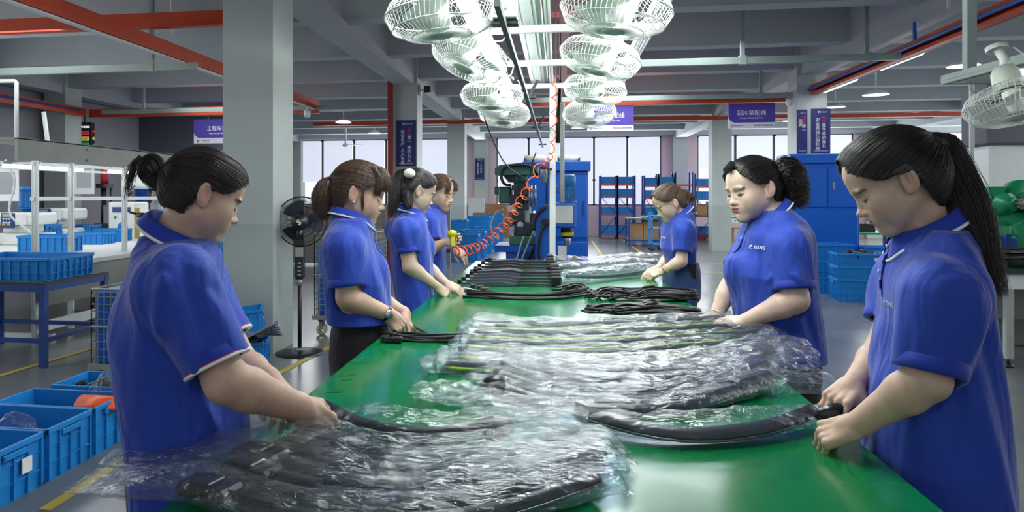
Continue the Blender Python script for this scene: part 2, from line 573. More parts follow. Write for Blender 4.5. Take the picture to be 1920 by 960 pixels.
def cap_points(cap, Fc, n, rng):
    out = []
    while sum(len(x) for x in out) < n:
        p = rng.uniform((-.085, -.115, -.1), (.085, .09, .12), (n*6, 3))
        c = np.array([0, -.014, .01]); d = p-c; d /= np.linalg.norm(d, axis=1, keepdims=True)
        p = c+d*.09
        for _ in range(4): p = p-d*Fc(p)[:, None]
        p = p[cap(p-d*.002) < .001]
        out.append(p)
    return np.concatenate(out)[:n]

# ------------------------------------------------------------------ hands
def hand(F, wrist, fwd, back, side, curls=(.5, .6, .6, .65, .7), spread=.12, s=1.0, thumb_in=.6, k=.0045, wr=.026):
    """wrist: centre of the wrist; fwd: towards the fingertips; back: out of the back of the hand; side=+1 if the thumb is on the left of fwd seen from the back"""
    f = np.array(fwd, float); f /= np.linalg.norm(f)
    b = np.array(back, float); b -= f*(b@f); b /= np.linalg.norm(b)
    r = np.cross(f, b)*side                       # towards the thumb
    w = np.array(wrist, float)
    P = lambda x, y, z: w+(f*x+r*y+b*z)*s
    F.cone(P(-.01, 0, 0), P(.02, 0, 0), wr*s*.92, .024*s, k=.012)
    for y0, y1 in ((.018, .030), (.004, .010), (-.010, -.010), (-.020, -.028)):
        F.cone(P(.012, y0, 0), P(.078-abs(y1-.01)*.25, y1, .001), .0165*s, .0115*s, k=.008)
    F.ell(P(.035, .022, -.010), np.array([.026, .026, .015])*s, k=.01, R=np.stack([f, r, b], 1))
    L = ((.040, .024, .020), (.045, .028, .021), (.041, .026, .020), (.032, .019, .018))
    base = ((.080, .030), (.084, .010), (.080, -.010), (.072, -.027))
    rad = (.0092, .0094, .0090, .0080)
    for i in range(4):
        c = curls[i+1]; a = spread*(1.2-i*.8)
        p = P(base[i][0]-.004, base[i][1], .001); ang = .0
        F.ell(P(base[i][0]-.002, base[i][1], .006), np.array([.009]*3)*s, k=.005)
        for j, ln in enumerate(L[i]):
            ang += c*(.75, 1.0, .7)[j]
            dr = f*math.cos(ang)-b*math.sin(ang)+r*math.sin(a)*(1-.5*c)
            dr /= np.linalg.norm(dr)
            q = p+dr*ln*s
            rr = rad[i]*s*(1-.1*j)
            F.cone(p, q, rr, rr*.93, k=k if j else .005)
            p = q
    c = curls[0]
    p = P(.018, .026, -.008)
    d1 = f*.72+r*(.75-.35*thumb_in)-b*(.25+.45*thumb_in); d1 /= np.linalg.norm(d1)
    q = p+d1*.040*s; F.cone(p, q, .0145*s, .0108*s, k=.009)
    d2 = f*.95+r*(.35-.55*thumb_in)-b*(.15+.5*c); d2 /= np.linalg.norm(d2)
    q2 = q+d2*.030*s; F.cone(q, q2, .0105*s, .0098*s, k=.005)
    d3 = f*1.0-r*(.25*thumb_in)-b*(.2+.6*c); d3 /= np.linalg.norm(d3)
    q3 = q2+d3*.024*s; F.cone(q2, q3, .0098*s, .0082*s, k=.005)
    return q3
# ------------------------------------------------------------------ the hall
def tile_noise(name, c1, c2, rough, scale, bump=0.0, rr=.1):
    m = mat(name, c1, rough, var=0)
    N = m.node_tree.nodes; L = m.node_tree.links; p = N['Principled BSDF']
    r = [n for n in N if n.type == 'VALTORGB'][0]
    r.color_ramp.elements[0].color = (*srgb(c1), 1); r.color_ramp.elements[1].color = (*srgb(c2), 1)
    [n for n in N if n.type == 'TEX_NOISE'][0].inputs['Scale'].default_value = scale
    n2 = N.new('ShaderNodeTexNoise'); n2.inputs['Scale'].default_value = scale*.7; n2.inputs['Detail'].default_value = 6
    tc = [n for n in N if n.type == 'TEX_COORD'][0]; L.new(tc.outputs['Object'], n2.inputs['Vector'])
    mr = N.new('ShaderNodeMapRange'); mr.inputs[3].default_value = rough-rr; mr.inputs[4].default_value = rough+rr
    L.new(n2.outputs['Fac'], mr.inputs[0]); L.new(mr.outputs[0], p.inputs['Roughness'])
    return m
M_FLOOR = tile_noise('floor_epoxy', '63676a', '74787a', .24, 1.2, rr=.10)
M_CEIL = mat('ceiling_paint', 'aeb4b8', .85, var=.04, scale=1.5)
M_BEAM = mat('beam_paint', 'b2b8bc', .8, var=.04, scale=1.5)
M_WALL = mat('wall_grey', '9c9ba2', .8, var=.04, scale=1.2)
M_WALLB = mat('wall_pink_grey', 'dcc6cb', .8, var=.05, scale=.5)
M_DARK = mat('wall_dark_grey', '60646c', .8, var=.05, scale=1)
M_COL = mat('column_paint', 'b9c2bd', .6, var=.03, scale=2, bump=.08, bscale=6)
M_COLLOW = mat('column_dado_paint', 'aab4ae', .55, var=.05, scale=3, bump=.1, bscale=8)
M_ORANGE = mat('orange_red_steel', 'c2441f', .4, var=.08, scale=3)
M_DKRED = mat('dark_red_steel', '8c2a20', .4)
M_RAIL = mat('grey_green_rail', '8f9f9a', .45, var=.05)
M_ALU = mat('aluminium', 'c9cfcd', .35, .55, var=.03)
M_WHITE = mat('white_plastic', 'e8ece6', .35, var=.02)
M_WHITEP = mat('white_paint', 'dfe3e0', .5, var=.03)
M_BLACK = mat('black_plastic', '17181a', .4)
M_BLACKM = mat('black_matte', '101112', .7)
M_DGREY = mat('dark_grey_steel', '3b3f44', .45, .3)
M_GREY = mat('grey_steel', '8b9093', .4, .4)
M_SHEET = mat('galvanised_sheet', '8f958c', .5, .25, var=.08, scale=3)
M_STEEL = mat('machined_steel', 'aab0b3', .28, .9)
M_BLUE = mat('cabinet_blue', '0f62c8', .35, var=.05, scale=2)
M_BLUED = mat('frame_blue', '1c3f86', .4, var=.08)
M_BIN = mat('crate_blue', '1480cc', .45, var=.08, scale=5)
M_BIN2 = mat('crate_teal_blue', '168ac4', .45, var=.08, scale=5)
M_MOTOR = mat('motor_blue', '2a7fc4', .4)
M_GREENM = mat('machine_dark_green', '3f7768', .45, var=.12, scale=6)
M_GREENB = mat('machine_bright_green', '129060', .35, var=.08, scale=5)
M_YELLOW = mat('yellow_line_paint', 'b8a23e', .5, var=.15, scale=6)
M_YEL = mat('yellow_plastic', 'dcd02a', .4)
M_RED = mat('red_plastic', 'c22a2e', .4)
M_CARD = mat('cardboard', 'a07c58', .85, var=.1, scale=6)
M_WOOD = mat('stool_wood', '9a7f5c', .7, var=.2, scale=12)
M_PAPER = mat('paper_white', 'e9e9ea', .7, var=.02)
M_NAVY = mat('banner_navy', '20296b', .6, var=.03)
M_PURPLE = mat('sign_purple', '46389c', .5, var=.02)
M_SIGNW = mat('sign_pale', 'dcdde8', .5, var=.01)
M_WTXT = mat('white_lettering', 'f0f0f4', .6)
M_RTXT = mat('red_lettering', 'c03246', .6)
M_NTXT = mat('navy_lettering', '2a2f6e', .6)
M_GTXT = mat('green_lettering', '3fa36a', .6)
M_HOSE_O = mat('orange_hose', 'f2581c', .35)
M_HOSE_B = mat('blue_hose', '1f63b8', .35)
M_HOSE_C = mat('clear_hose', 'c9d3cc', .3)
M_CABLE = mat('black_cable', '141517', .4)
M_BLIND = mat('roller_blind', 'c8ccdc', .9, var=.03, scale=2, emit=(.72, .75, .86), es=.80)  # daylight coming through the fabric is put in as an even glow
M_SASH = mat('window_sash', '4a4a52', .5)
M_TUBE = mat('led_tube_lit', 'ffffff', .4, emit=(.93, 1, .97), es=60)
M_TUBE2 = mat('hood_tube_lit', 'ffffff', .4, emit=(.93, 1, .97), es=9)
M_LAMP = mat('lamp_lit', 'ffffff', .4, emit=(.95, .98, 1), es=2.2)

XL, XR, YF, YB, ZC = -10.0, 15.5, -3.0, 24.7, 4.0
def struct(name, mb, m): return mb.build(name, m, None, kind='structure')
struct('floor', MB().box(XL, YF, -.1, XR, YB, 0), M_FLOOR)
struct('ceiling', MB().box(XL, YF, ZC, XR, YB, ZC+.15), M_CEIL)
struct('wall_left', MB().box(XL-.2, YF, 0, XL, YB, ZC), M_WALL)
struct('wall_right', MB().box(XR, YF, 0, XR+.2, YB, ZC), M_WALL)
struct('wall_front', MB().box(XL, YF-.2, 0, XR, YF, ZC), M_WALL)
# back wall with its window openings
wins = []
for n, (x0, x1, yt, yb) in enumerate(((546, 846, 258, 387), (931, 1240, 254, 384), (1308, 1600, 248, 384), (1660, 1808, 240, 390))):
    a = WY(x0, yt, YB); b = WY(x1, yb, YB)
    wins.append((a.x, b.x, CAMZ+2.06, 1.06 if n != 0 else 1.06))
m = MB(); xs = [XL]+[v for wn in wins for v in wn[:2]]+[XR]
for i in range(0, len(xs), 2): m.box(xs[i], YB, 0, xs[i+1], YB+.25, ZC)
for x0, x1, zt, zb in wins: m.box(x0, YB, zt, x1, YB+.25, ZC); m.box(x0, YB, 0, x1, YB+.25, zb)
struct('wall_back', m, M_WALLB)
for n, (x0, x1, zt, zb) in enumerate(wins):
    root = thing('window_%d' % (n+1), 'tall back wall window with roller blinds', 'window', ((x0+x1)/2, YB+.05, zb)); root['kind'] = 'structure'
    w_ = x1-x0; cols = max(2, round(w_/1.25)); cw = w_/cols; f = MB(); ox = -w_/2; H = zt-zb
    for i in range(cols+1): f.box(ox+i*cw-.035, -.03, 0, ox+i*cw+.035, .06, H)
    for z in (0, H-.05, H*.36, ): f.box(ox, -.03, z, -ox, .05, z+.05)
    f.build('window_frame', M_SASH, root)
    for i in range(cols):
        b = MB(); low = (H*.36 if (i+n) % 3 != 1 or n != 1 else .1) if n != 1 else .06
        if n == 2: low = H*.52
        b.box(ox+i*cw+.06, -.06, low, ox+(i+1)*cw-.06, -.055, H-.03)
        b.box(ox+i*cw+.05, -.07, low-.02, ox+(i+1)*cw-.05, -.045, low+.005)
        b.build('roller_blind', M_BLIND, root)
# dark grey wall panel across the left back bay
struct('trim_1', MB().box(XL, 15.4, 0, -6.2, 15.6, 3.4), M_DARK)
# columns
COLX = [(-2.955, -2.485), (3.87, 4.34), (10.0, 10.47), (-9.85, -9.4)]
n = 2
for ci, (x0, x1) in enumerate(COLX):
    for y in (5.8, 12.1, 18.4, YB-.25):
        if ci in (1, 2) and y < 10: continue
        if ci == 3 and y < 10: pass
        m = MB(); m.mi = 1; m.box(x0, y, 0, x1, y+.46, 1.15); m.mi = 0; m.box(x0, y, 1.15, x1, y+.46, ZC)
        o = m.build('trim_%d' % n, [M_COL, M_COLLOW], None, kind='structure'); n += 1
# beams
for k in range(-3, 10):
    y = 5.8+2.1*k+.1
    if k == 9: continue
    struct('trim_%d' % n, MB().box(XL, y, 3.5, XR, y+.26, ZC), M_BEAM); n += 1
for x0, x1 in ((-2.9, -2.54), (3.92, 4.29), (10.05, 10.42), (-9.8, -9.45)):
    struct('trim_%d' % n, MB().box(x0, YF, 3.38, x1, YB, ZC-.01), M_BEAM); n += 1
struct('trim_%d' % n, MB().box(XL, YB-.35, 3.48, XR, YB-.001, ZC-.01), M_BEAM); n += 1
# painted yellow floor lines
def floor_line(a, b, wd=.06):
    global n
    a = Vector((a.x, a.y, .002)); b = Vector((b.x, b.y, .002)); d = (b-a).normalized(); r = Vector((-d.y, d.x, 0))*wd/2
    m = MB(); up = Vector((0, 0, .002)); m.add([a-r, a+r, b+r, b-r, a-r+up, a+r+up, b+r+up, b-r+up], [(0, 1, 2, 3), (7, 6, 5, 4), (0, 4, 5, 1), (1, 5, 6, 2), (2, 6, 7, 3), (3, 7, 4, 0)])
    o = m.build('trim_%d' % n, M_YELLOW, None, kind='structure'); n += 1
for p in (((84, 957), (330, 800)), ((330, 800), (640, 640)), ((1156, 442), (1204, 475)), ((1300, 495), (1545, 495)), ((1290, 513), (1500, 511)), ((1110, 452), (1130, 482)), ((890, 482), (985, 450)), ((0, 705), (190, 648)), ((140, 583), (320, 583))):
    floor_line(G(*p[0], 0), G(*p[1], 0))

# ------------------------------------------------------------------ overhead steel
def cable_tray(label, a, b, w_=.1, h=.16, lamp=None):
    t = thing('cable_channel', label, 'ceiling rail', a)
    a = Vector(a); b = Vector(b)-a; m = MB()
    d = b.normalized(); r = d.cross(Vector((0, 0, 1)))*w_/2
    # open C channel: web and two flanges
    for z in (h/2-.008, -h/2+.008): m.bar((0, 0, z), b+Vector((0, 0, z)), w_, .012)
    m.bar(r, b+r, .012, h)
    m.bar(-r*.9+Vector((0, 0, h*.32)), b-r*.9+Vector((0, 0, h*.32)), .008, h*.3); m.bar(-r*.9-Vector((0, 0, h*.36)), b-r*.9-Vector((0, 0, h*.36)), .008, h*.2)
    m.build('channel', M_ORANGE, t)
    return t
zt = 3.12
t1 = cable_tray('long orange steel channel running down the left aisle overhead', (-4.55, 3.0, 3.12), (-4.55, 12.6, 3.12), lamp=1)
m = MB(); m.box(-.035, .1, -.10, .035, 9.5, -.085); m.build('lamp_strip', M_WHITEP, t1)
cable_tray('orange cross channel at the top left in front of the near column', (-9.9, 7.2, 3.36), (-3.0, 7.2, 3.36))
cable_tray('orange channel along the far left wall carrying a blue air hose', (-9.3, 3.0, 3.05), (-9.3, 12.5, 3.05))
cable_tray('orange cross channel behind the left work line', (-9.3, 12.7, 3.05), (-4.5, 12.7, 3.05))
cable_tray('orange cross channel spanning behind the row of fans', (-1.3, 12.5, 3.07), (4.13, 12.5, 3.07))
t2 = cable_tray('orange channel on the right with blue hose and lit tubes', (4.13, 3.0, 3.13), (4.13, 12.4, 3.13))
cable_tray('orange channel overhead along the middle of the green table line', (.06, 2.5, 3.2), (.06, 12.0, 3.2))
cable_tray('thin orange channel across the hall near the back windows', (-6.6, 18.15, 3.35), (10.0, 18.15, 3.35), .08, .10)
m = MB(); m.box(-.04, -.04, 0, .04, .04, 3.5); o = m.build('red_post', M_DKRED); o.location = (*WY(732, 300, 12.0).xy, 0); tag(o, 'dark red square upright beside the second left column', 'post')
def rail(label, a, b, s=.05, hangers=()):
    t = thing('support_rail', label, 'support rail', a); a = Vector(a)
    m = MB(); m.bar((0, 0, 0), Vector(b)-a, s, s*1.4); m.build('rail', M_RAIL, t)
    for x in hangers:
        p = a.lerp(Vector(b), x)-a
        h = MB(); h.bar(p+Vector((0, 0, -.03)), p+Vector((0, 0, ZC-a.z-.01)), .045, .045, up=(0, 1, 0)); h.box(p.x-.04, p.y-.04, -.05, p.x+.04, p.y+.04, .06); h.build('hanger', M_RAIL, t)
    return t
rail('grey green square rail crossing left of the near column', (-9.9, 7.6, 2.92), (-4.2, 7.6, 2.92), .06, (.25, .90))
rail('grey rail in front of the orange cross channel at left', (-8.9, 12.5, 3.05), (-3.0, 12.5, 3.05), .06, (.15, .62))
rail('grey green rail high behind the right row of fans', (.3, 8.9, 3.05), (4.0, 8.9, 3.05), .06, (.05, .52, .9))
rail('blue grey rail fixed along the orange cross channel', (-1.3, 12.3, 3.08), (4.0, 12.3, 3.08), .055, (.3, .88))
m = MB(); m.tube([(4.06, 3.0, 3.14), (4.06, 12.2, 3.14)], .022, 8); m.tube([(4.02, 8.6, 3.18), (4.02, 8.6, ZC)], .022, 8); o = m.build('air_hose', M_HOSE_B); tag(o, 'blue air pipe clipped along the right orange channel', 'pipe')
m = MB(); m.tube([(-9.2, 3.0, 3.07), (-9.2, 12.3, 3.07)], .02, 8); o = m.build('air_hose', M_HOSE_B); tag(o, 'blue air pipe clipped along the far left orange channel', 'pipe')
p = WY(1823, 0, 8.0); m = MB(); m.cyl((0, 0, 1.0), (0, 0, ZC), .022, n=12); o = m.build('conduit', M_WHITEP); o.location = (*WY(1822, 300, 7.4).xy, 0); tag(o, 'white vertical conduit pole dropping beside the right machines', 'conduit')
m = MB(); m.box(-.03, -.03, 2.2, .03, .03, ZC); o = m.build('frame_hanger', M_RAIL); o.location = (*WY(1818, 100, 5.2).xy, 0); tag(o, 'grey aluminium upright hanging to the right lamp frame', 'post')
for (x, y, tx) in ((322, 60, 'white'), (1778, 20, 'cream')):
    q = WY(x, y, 7.3); m = MB(); m.cyl((0, 0, 3.2), (0, 0, ZC), .016, n=10); o = m.build('conduit', M_WHITEP); o.location = (q.x, q.y, 0); tag(o, '%s conduit dropping to the orange channel' % tx+(' at the left' if x < 900 else ' at the right'), 'conduit')

# lit tubes under the right channel
for a, b, wh in (((1728, 97), (1652, 128), 'nearer'), ((1604, 148), (1546, 170), 'farther')):
    A = WX(*a, 4.22); B_ = WX(*b, 4.22)
    zc = (A.z+B_.z)/2; A.z = B_.z = zc
    t = thing('tube_lamp', '%s lit tube lamp under the right orange channel' % wh, 'lamp', A)
    m = MB(); m.tube([(0, 0, 0), B_-A], .034, 10); m.build('tube', M_TUBE2, t)
    m = MB(); m.bar((0, -.0, .035), B_-A+Vector((0, 0, .035)), .05, .02)
    for f in (.08, .92): q = (B_-A)*f; m.box(q.x-.01, q.y-.01, .03, q.x+.01, q.y+.01, .12)
    m.build('batten', M_WHITEP, t)
    l = area((A.x, (A.y+B_.y)/2, zc-.05), .05, (B_-A).length, 4)
# round ceiling lamps
def disc_lamp(px, py, Y, label, z=3.3):
    u = (px-X0)/FPX; d = Y/(CA+u*SA); z = CAMZ-(py-Y0)/FPX*d
    p = WY(px, py, Y); t = thing('ceiling_lamp', label, 'lamp', p, group='round ceiling lamps')
    m = MB(); m.lathe([(.0, .09), (.08, .085), (.20, .01), (.205, -.005), (.195, .0)], n=24); m.build('shade', M_WHITEP, t)
    m = MB(); m.lathe([(.195, 0), (0, -.012)], n=24); m.build('lens', M_LAMP, t)
    m = MB(); m.cyl((0, 0, .08), (0, 0, max(.1, ZC-p.z)), .012, n=8); m.build('stem', M_WHITEP, t)
for a in ((644, 230, 17.0, 'round lamp between near column and second left column'), (702, 250, 21.5, 'round lamp before the left window'), (1084, 240, 21.0, 'round lamp behind the right row of fans'),
          (1642, 178, 12.5, 'round lamp right of the lit tubes'), (1566, 201, 16.0, 'round lamp behind the second right column'), (1482, 227, 20.0, 'round lamp left of the andon box'), (1325, 225, 21.0, 'round lamp left of the purple sign'),
          (1806, 124, 10.5, 'round lamp beside the white conduit pole'), (1710, 212, 20.0, 'round lamp above the far right window')):
    disc_lamp(*a)
# small wall fan and dome cameras
p = WY(648, 272, 22.0); t = thing('ceiling_fan', 'small white ceiling fan in front of the left window', 'fan', p)
m = MB(); m.cyl((0, 0, .02), (0, 0, ZC-p.z-.01), .03, n=10); m.build('stem', M_WHITEP, t)
m = MB(); m.lathe([(0, -.06), (.09, -.05), (.11, 0), (.05, .05), (0, .06)], n=16); m.build('motor', M_WHITEP, t)
for k in range(3):
    m = MB(); a = k*2*PI/3; m.prism([(.1, -.05), (.6, -.07), (.62, .05), (.1, .04)], -.005, .005, 'xy'); m.xf(Matrix.Rotation(a, 4, 'Z')); m.build('blade', M_WHITEP, t)
for px, py, lab, Y in ((576, 214, 'white dome camera under the left orange channel end', 12.4), (1480, 191, 'white dome camera under the orange cross channel', 12.4)):
    p = WY(px, py, Y); t = thing('dome_camera', lab, 'camera', p)
    m = MB(); m.lathe([(0, -.07), (.04, -.06), (.058, -.02), (.06, .02)], n=18); m.build('dome', M_WHITE, t)
    m = MB(); m.lathe([(.06, .02), (.065, .06), (0, .06)], n=18); m.cyl((0, 0, .06), (0, 0, 3.1-p.z+.02 if p.z < 3.0 else .1), .02, n=8); m.build('mount', M_WHITEP, t)
p = WY(801, 168, 12.22); t = thing('security_camera', 'small bracket camera on the second left column', 'camera', p)
m = MB(); m.box(-.05, -.06, -.06, .06, .06, .06, .01); m.build('housing', M_BLACK, t); m = MB(); m.bar((-.12, .05, 0), (-.02, .05, 0), .03, .03); m.box(-.15, -.02, -.1, -.12, .12, .1); m.build('bracket', M_WHITEP, t)

# ------------------------------------------------------------------ banners and signs
def vtext(body, size, m_, parent, x, z, name='lettering', step=1.12):
    o = None
    for i, ch in enumerate(body):
        if ch == ' ': continue
    mm = Matrix.Translation((x, -.012, z)) @ Matrix.Rotation(PI/2, 4, 'X')
    return text_mesh(name, '\n'.join(body), size, m_, parent, mm)
def banner(label, px0, py0, px1, py1, Y, l1, l2, m1=M_RTXT, extra=None):
    a = WY(px0, py0, Y); b = WY(px1, py1, Y); w_ = b.x-a.x; h = a.z-b.z
    t = thing('banner', label, 'banner', ((a.x+b.x)/2, Y-.01, (a.z+b.z)/2))
    m = MB(); m.box(-w_/2, -.01, -h/2, w_/2, .01, h/2); m.build('panel', M_NAVY, t)
    n1 = len(l1); s = h*.74/8.2
    def col(body, x, top, m0, split):
        z = top
        for i, ch in enumerate(body):
            if ch != ' ': text_mesh('lettering', ch, s, m1 if i < split else m0, t, Matrix.Translation((x, -.013, z)) @ Matrix.Rotation(PI/2, 4, 'X'))
            z -= s*(1.0 if ch != ' ' else .4)
    col(l1, w_*.16, h*.30, M_WTXT, 2); col(l2, -w_*.18, h*.24, M_WTXT, 0)
    m = MB(); m.lathe([(w_*.03, 0), (w_*.06, 0), (w_*.06, .004), (w_*.03, .004)], n=14, a1=5.2); m.xf(Matrix.Translation((-w_*.12, -.014, h*.42)) @ Matrix.Rotation(PI/2, 4, 'X')); m.build('emblem', M_WTXT, t)
    text_mesh('lettering', 'MINGXIANG' if False else 'MINGCAN', w_*.09, M_WTXT, t, Matrix.Translation((w_*.12, -.014, h*.42)) @ Matrix.Rotation(PI/2, 4, 'X'))
    m = MB(); m.box(-w_*.38, -.014, -h*.44, w_*.38, -.0125, -h*.435); m.box(-w_*.34, -.014, -h*.455, w_*.34, -.0125, -h*.452); m.build('footer_line', M_WTXT, t)
    return t
banner('navy safety banner on the second left column with white characters', 744, 226, 780, 312, 12.10, '安全第一 预防为主', '安全生产 人人有责')
banner('navy safety banner on the second right column, its full front face', 1521, 204, 1556, 288, 12.10, '安全是生命的基石', '安全是快乐的阶梯')
banner('narrow navy banner on a column side behind the andon box', 1494, 206, 1513, 288, 12.10, '质量第一', '品质')
banner('small navy poster on the pilaster left of the centre windows', 891, 297, 908, 337, YB-.25, '保证产品质量', '提高工作效率', M_GTXT)
banner('small navy poster on the pink wall right of the centre windows', 1268, 287, 1285, 328, YB, '清洁文明', '节约能源环保', M_GTXT)
def hsign(label, px0, py0, px1, py1, Y, cn, en):
    a = WY(px0, py0, Y); b = WY(px1, py1, Y); w_ = b.x-a.x; h = a.z-b.z
    t = thing('hanging_sign', label, 'sign', ((a.x+b.x)/2, Y, (a.z+b.z)/2))
    m = MB(); m.box(-w_/2, -.008, -h/2, w_/2, .008, h/2); m.build('board', M_SIGNW, t)
    pts = [(-w_/2, h/2), (w_/2, h/2), (w_/2, -h*.27)]+[(-w_/2+h*.28-h*.28*math.sin(q), -h*.27+h*.28-h*.28*math.cos(q)) for q in [i*PI/16 for i in range(9)]]
    m = MB(); m.prism(pts, -.012, -.009); m.build('purple_field', M_PURPLE, t)
    RX = Matrix.Rotation(PI/2, 4, 'X')
    text_mesh('lettering', cn, h*.22, M_WTXT, t, Matrix.Translation((0, -.0135, h*.10)) @ RX)
    text_mesh('lettering', en, h*.095, M_WTXT, t, Matrix.Translation((0, -.0135, -h*.09)) @ RX)
    text_mesh('lettering', 'MINGCAN', h*.075, M_NTXT, t, Matrix.Translation((-w_*.28, -.0105, -h*.39)) @ RX)
    text_mesh('lettering', '做专业', h*.075, M_RTXT, t, Matrix.Translation((w_*.11, -.0105, -h*.39)) @ RX)
    text_mesh('lettering', '车系列雨刮制造商', h*.07, M_NTXT, t, Matrix.Translation((w_*.31, -.0105, -h*.39)) @ RX)
    m = MB(); m.lathe([(h*.02, 0), (h*.05, 0), (h*.05, .004), (h*.02, .004)], n=14, a1=5.2); m.xf(Matrix.Translation((-w_*.42, -.011, -h*.39)) @ RX); m.build('emblem', M_RTXT, t)
    for sx in (-.25, .25):
        m = MB(); m.cyl((w_*sx, 0, h/2), (w_*sx, 0, max(h/2+.05, 3.0-t.location.z)), .006, n=6); m.build('hook', M_GREY, t)
hsign('purple hanging sign reading Scraper Assembly Line', 1365, 194, 1453, 240, 12.47, '刮片装配线', 'Scraper Assembly Line')
hsign('purple hanging sign half hidden behind the right row of fans', 1101, 199, 1188, 245, 12.47, '臂杆装配线', 'Arm Assembly Line')
hsign('purple hanging sign partly hidden by the near column', 364, 224, 470, 268, 12.67, '工程车装配线', 'Engineering Vehicle Assembly')

# andon boxes
def andon(label, px, py, Y, w_, h, rz):
    p = WY(px, py, Y); t = thing('andon_box', label, 'signal box', p, rz)
    m = MB(); m.box(-w_/2, -.0, -h/2, w_/2, .12, h/2, .008); m.build('case', M_BLACK, t)
    cols = (('red', 'c0283a'), ('yellow', 'c9b457'), ('green', '1f8a58'), ('blue', '3456b8'))
    text_mesh('lettering', '工程车装配线', w_*.13, mat('andon_white_lit', 'ffffff', .5, emit=(.9, .92, 1), es=1.6), t, Matrix.Translation((0, -.004, h*.34)) @ Matrix.Rotation(PI/2, 4, 'X'))
    for i, (nm, c) in enumerate(cols):
        z = h*.34-(i+1)*h*.19
        m = MB(); m.box(-w_*.36, -.012, z-h*.065, w_*.36, .0, z+h*.065, .01); o = m.build('light_panel', mat('andon_'+nm, c, .4, emit=srgb(c), es=.5), t); o['label'] = '%s signal panel' % nm
        text_mesh('lettering', ('异常停线', '物料短缺', '正常生产', '设备故障')[i], w_*.13, M_BLACKM, o, Matrix.Translation((0, -.013, z)) @ Matrix.Rotation(PI/2, 4, 'X'))
    for i in range(3):
        m = MB(); m.ball((w_/2+.01, .05, h*.2-i*h*.22), .03, 6); m.build('side_lamp', mat('andon_'+cols[i][0], '000000'), t)
    m = MB(); m.cyl((0, .06, h/2), (0, .06, max(h/2+.03, 3.0-p.z)), .012, n=6); m.build('mount', M_DGREY, t)
andon('black andon box with coloured panels above the left work line', 156, 258, 12.6, .34, .62, .15)
andon('black andon box hanging at the end of the right channel', 1513, 222, 12.35, .32, .66, .9)

# ------------------------------------------------------------------ the green assembly table
M_TABLE = tile_noise('green_table_coating', '08683a', '0a7643', .17, 2.0, rr=.07)
def scratch(m):
    N = m.node_tree.nodes; L = m.node_tree.links; p = N['Principled BSDF']
    tc = [n for n in N if n.type == 'TEX_COORD'][0]
    w1 = N.new('ShaderNodeTexNoise'); w1.inputs['Scale'].default_value = 3; w1.inputs['Detail'].default_value = 2
    L.new(tc.outputs['Object'], w1.inputs['Vector'])
    v = N.new('ShaderNodeTexVoronoi'); v.feature = 'DISTANCE_TO_EDGE'; v.inputs['Scale'].default_value = 14; v.inputs['Randomness'].default_value = 1
    mp = N.new('ShaderNodeMapping'); mp.inputs['Rotation'].default_value = (0, 0, .5); mp.inputs['Scale'].default_value = (1, .25, 1)
    L.new(tc.outputs['Object'], mp.inputs[0]); L.new(mp.outputs[0], v.inputs['Vector'])
    b = N.new('ShaderNodeBump'); b.inputs['Strength'].default_value = .05; b.inputs['Distance'].default_value = .002
    L.new(v.outputs['Distance'], b.inputs['Height'])
    b2 = N.new('ShaderNodeBump'); b2.inputs['Strength'].default_value = .10; b2.inputs['Distance'].default_value = .02
    L.new(w1.outputs['Fac'], b2.inputs['Height']); L.new(b.outputs[0], b2.inputs['Normal']); L.new(b2.outputs[0], p.inputs['Normal'])
scratch(M_TABLE)
TX0, TX1, TY0, TY1, TZ = -.726, .703, .75, 6.12, .82
t = thing('assembly_table', 'long green topped assembly table between the two rows of women', 'table', (0, 3.4, 0))
m = MB(); m.box(TX0, TY0-3.4, TZ-.03, TX1, TY1-3.4, TZ, .004); m.build('table_top', M_TABLE, t)
m = MB(); m.box(TX0+.03, TY0-3.37, TZ-.09, TX1-.03, TY1-3.43, TZ-.03); m.build('apron', M_GREY, t)
for x in (TX0+.08, TX1-.08):
    for y in (TY0+.1, 2.6, 4.4, TY1-.12):
        m = MB(); m.box(x-.025, y-3.4-.025, 0, x+.025, y-3.4+.025, TZ-.09); m.build('leg', M_GREY, t)
m = MB(); m.box(TX0+.06, TY0-3.3, .16, TX1-.06, TY1-3.5, .18); m.build('lower_shelf', M_GREY, t)

# upright post at the far end and the overhead frame
PX = WY(1036, 480, 6.0).x
t = thing('overhead_frame', 'white aluminium lamp and fan frame above the green table', 'frame', (0, 4.2, 0))
def prof(m, a, b, w_, h, up=(0, 0, 1)):
    m.bar(a, b, w_, h, up)
    a = Vector(a); b = Vector(b); d = (b-a).normalized(); u = Vector(up) if abs(d.dot(Vector(up))) < .9 else Vector((0, 1, 0)); r = d.cross(u).normalized(); u = r.cross(d)
    for s in (-1, 1):
        m.bar(a+r*(s*w_*.5), b+r*(s*w_*.5), .006, h*.3, up); m.bar(a+u*(s*h*.5)+r*(w_*.28), b+u*(s*h*.5)+r*(w_*.28), .008, .006, up); m.bar(a+u*(s*h*.5)-r*(w_*.28), b+u*(s*h*.5)-r*(w_*.28), .008, .006, up)
m = MB(); prof(m, (PX, 1.83, TZ), (PX, 1.83, 2.36), .045, .045, (0, 1, 0)); m.box(PX-.04, 1.79, TZ, PX+.04, 1.87, TZ+.006); m.build('post', M_WHITEP, t)
m = MB(); prof(m, (-.18, -2.6, 2.43), (-.18, 2.0, 2.43), .12, .06); m.bar((-.12, -2.6, 2.46), (-.12, 2.0, 2.46), .05, .09); m.build('spine_beam', M_WHITEP, t)
m = MB(); prof(m, (-.06, -2.6, 2.40), (-.06, 2.0, 2.40), .03, .04); m.build('side_rail', M_WHITEP, t)
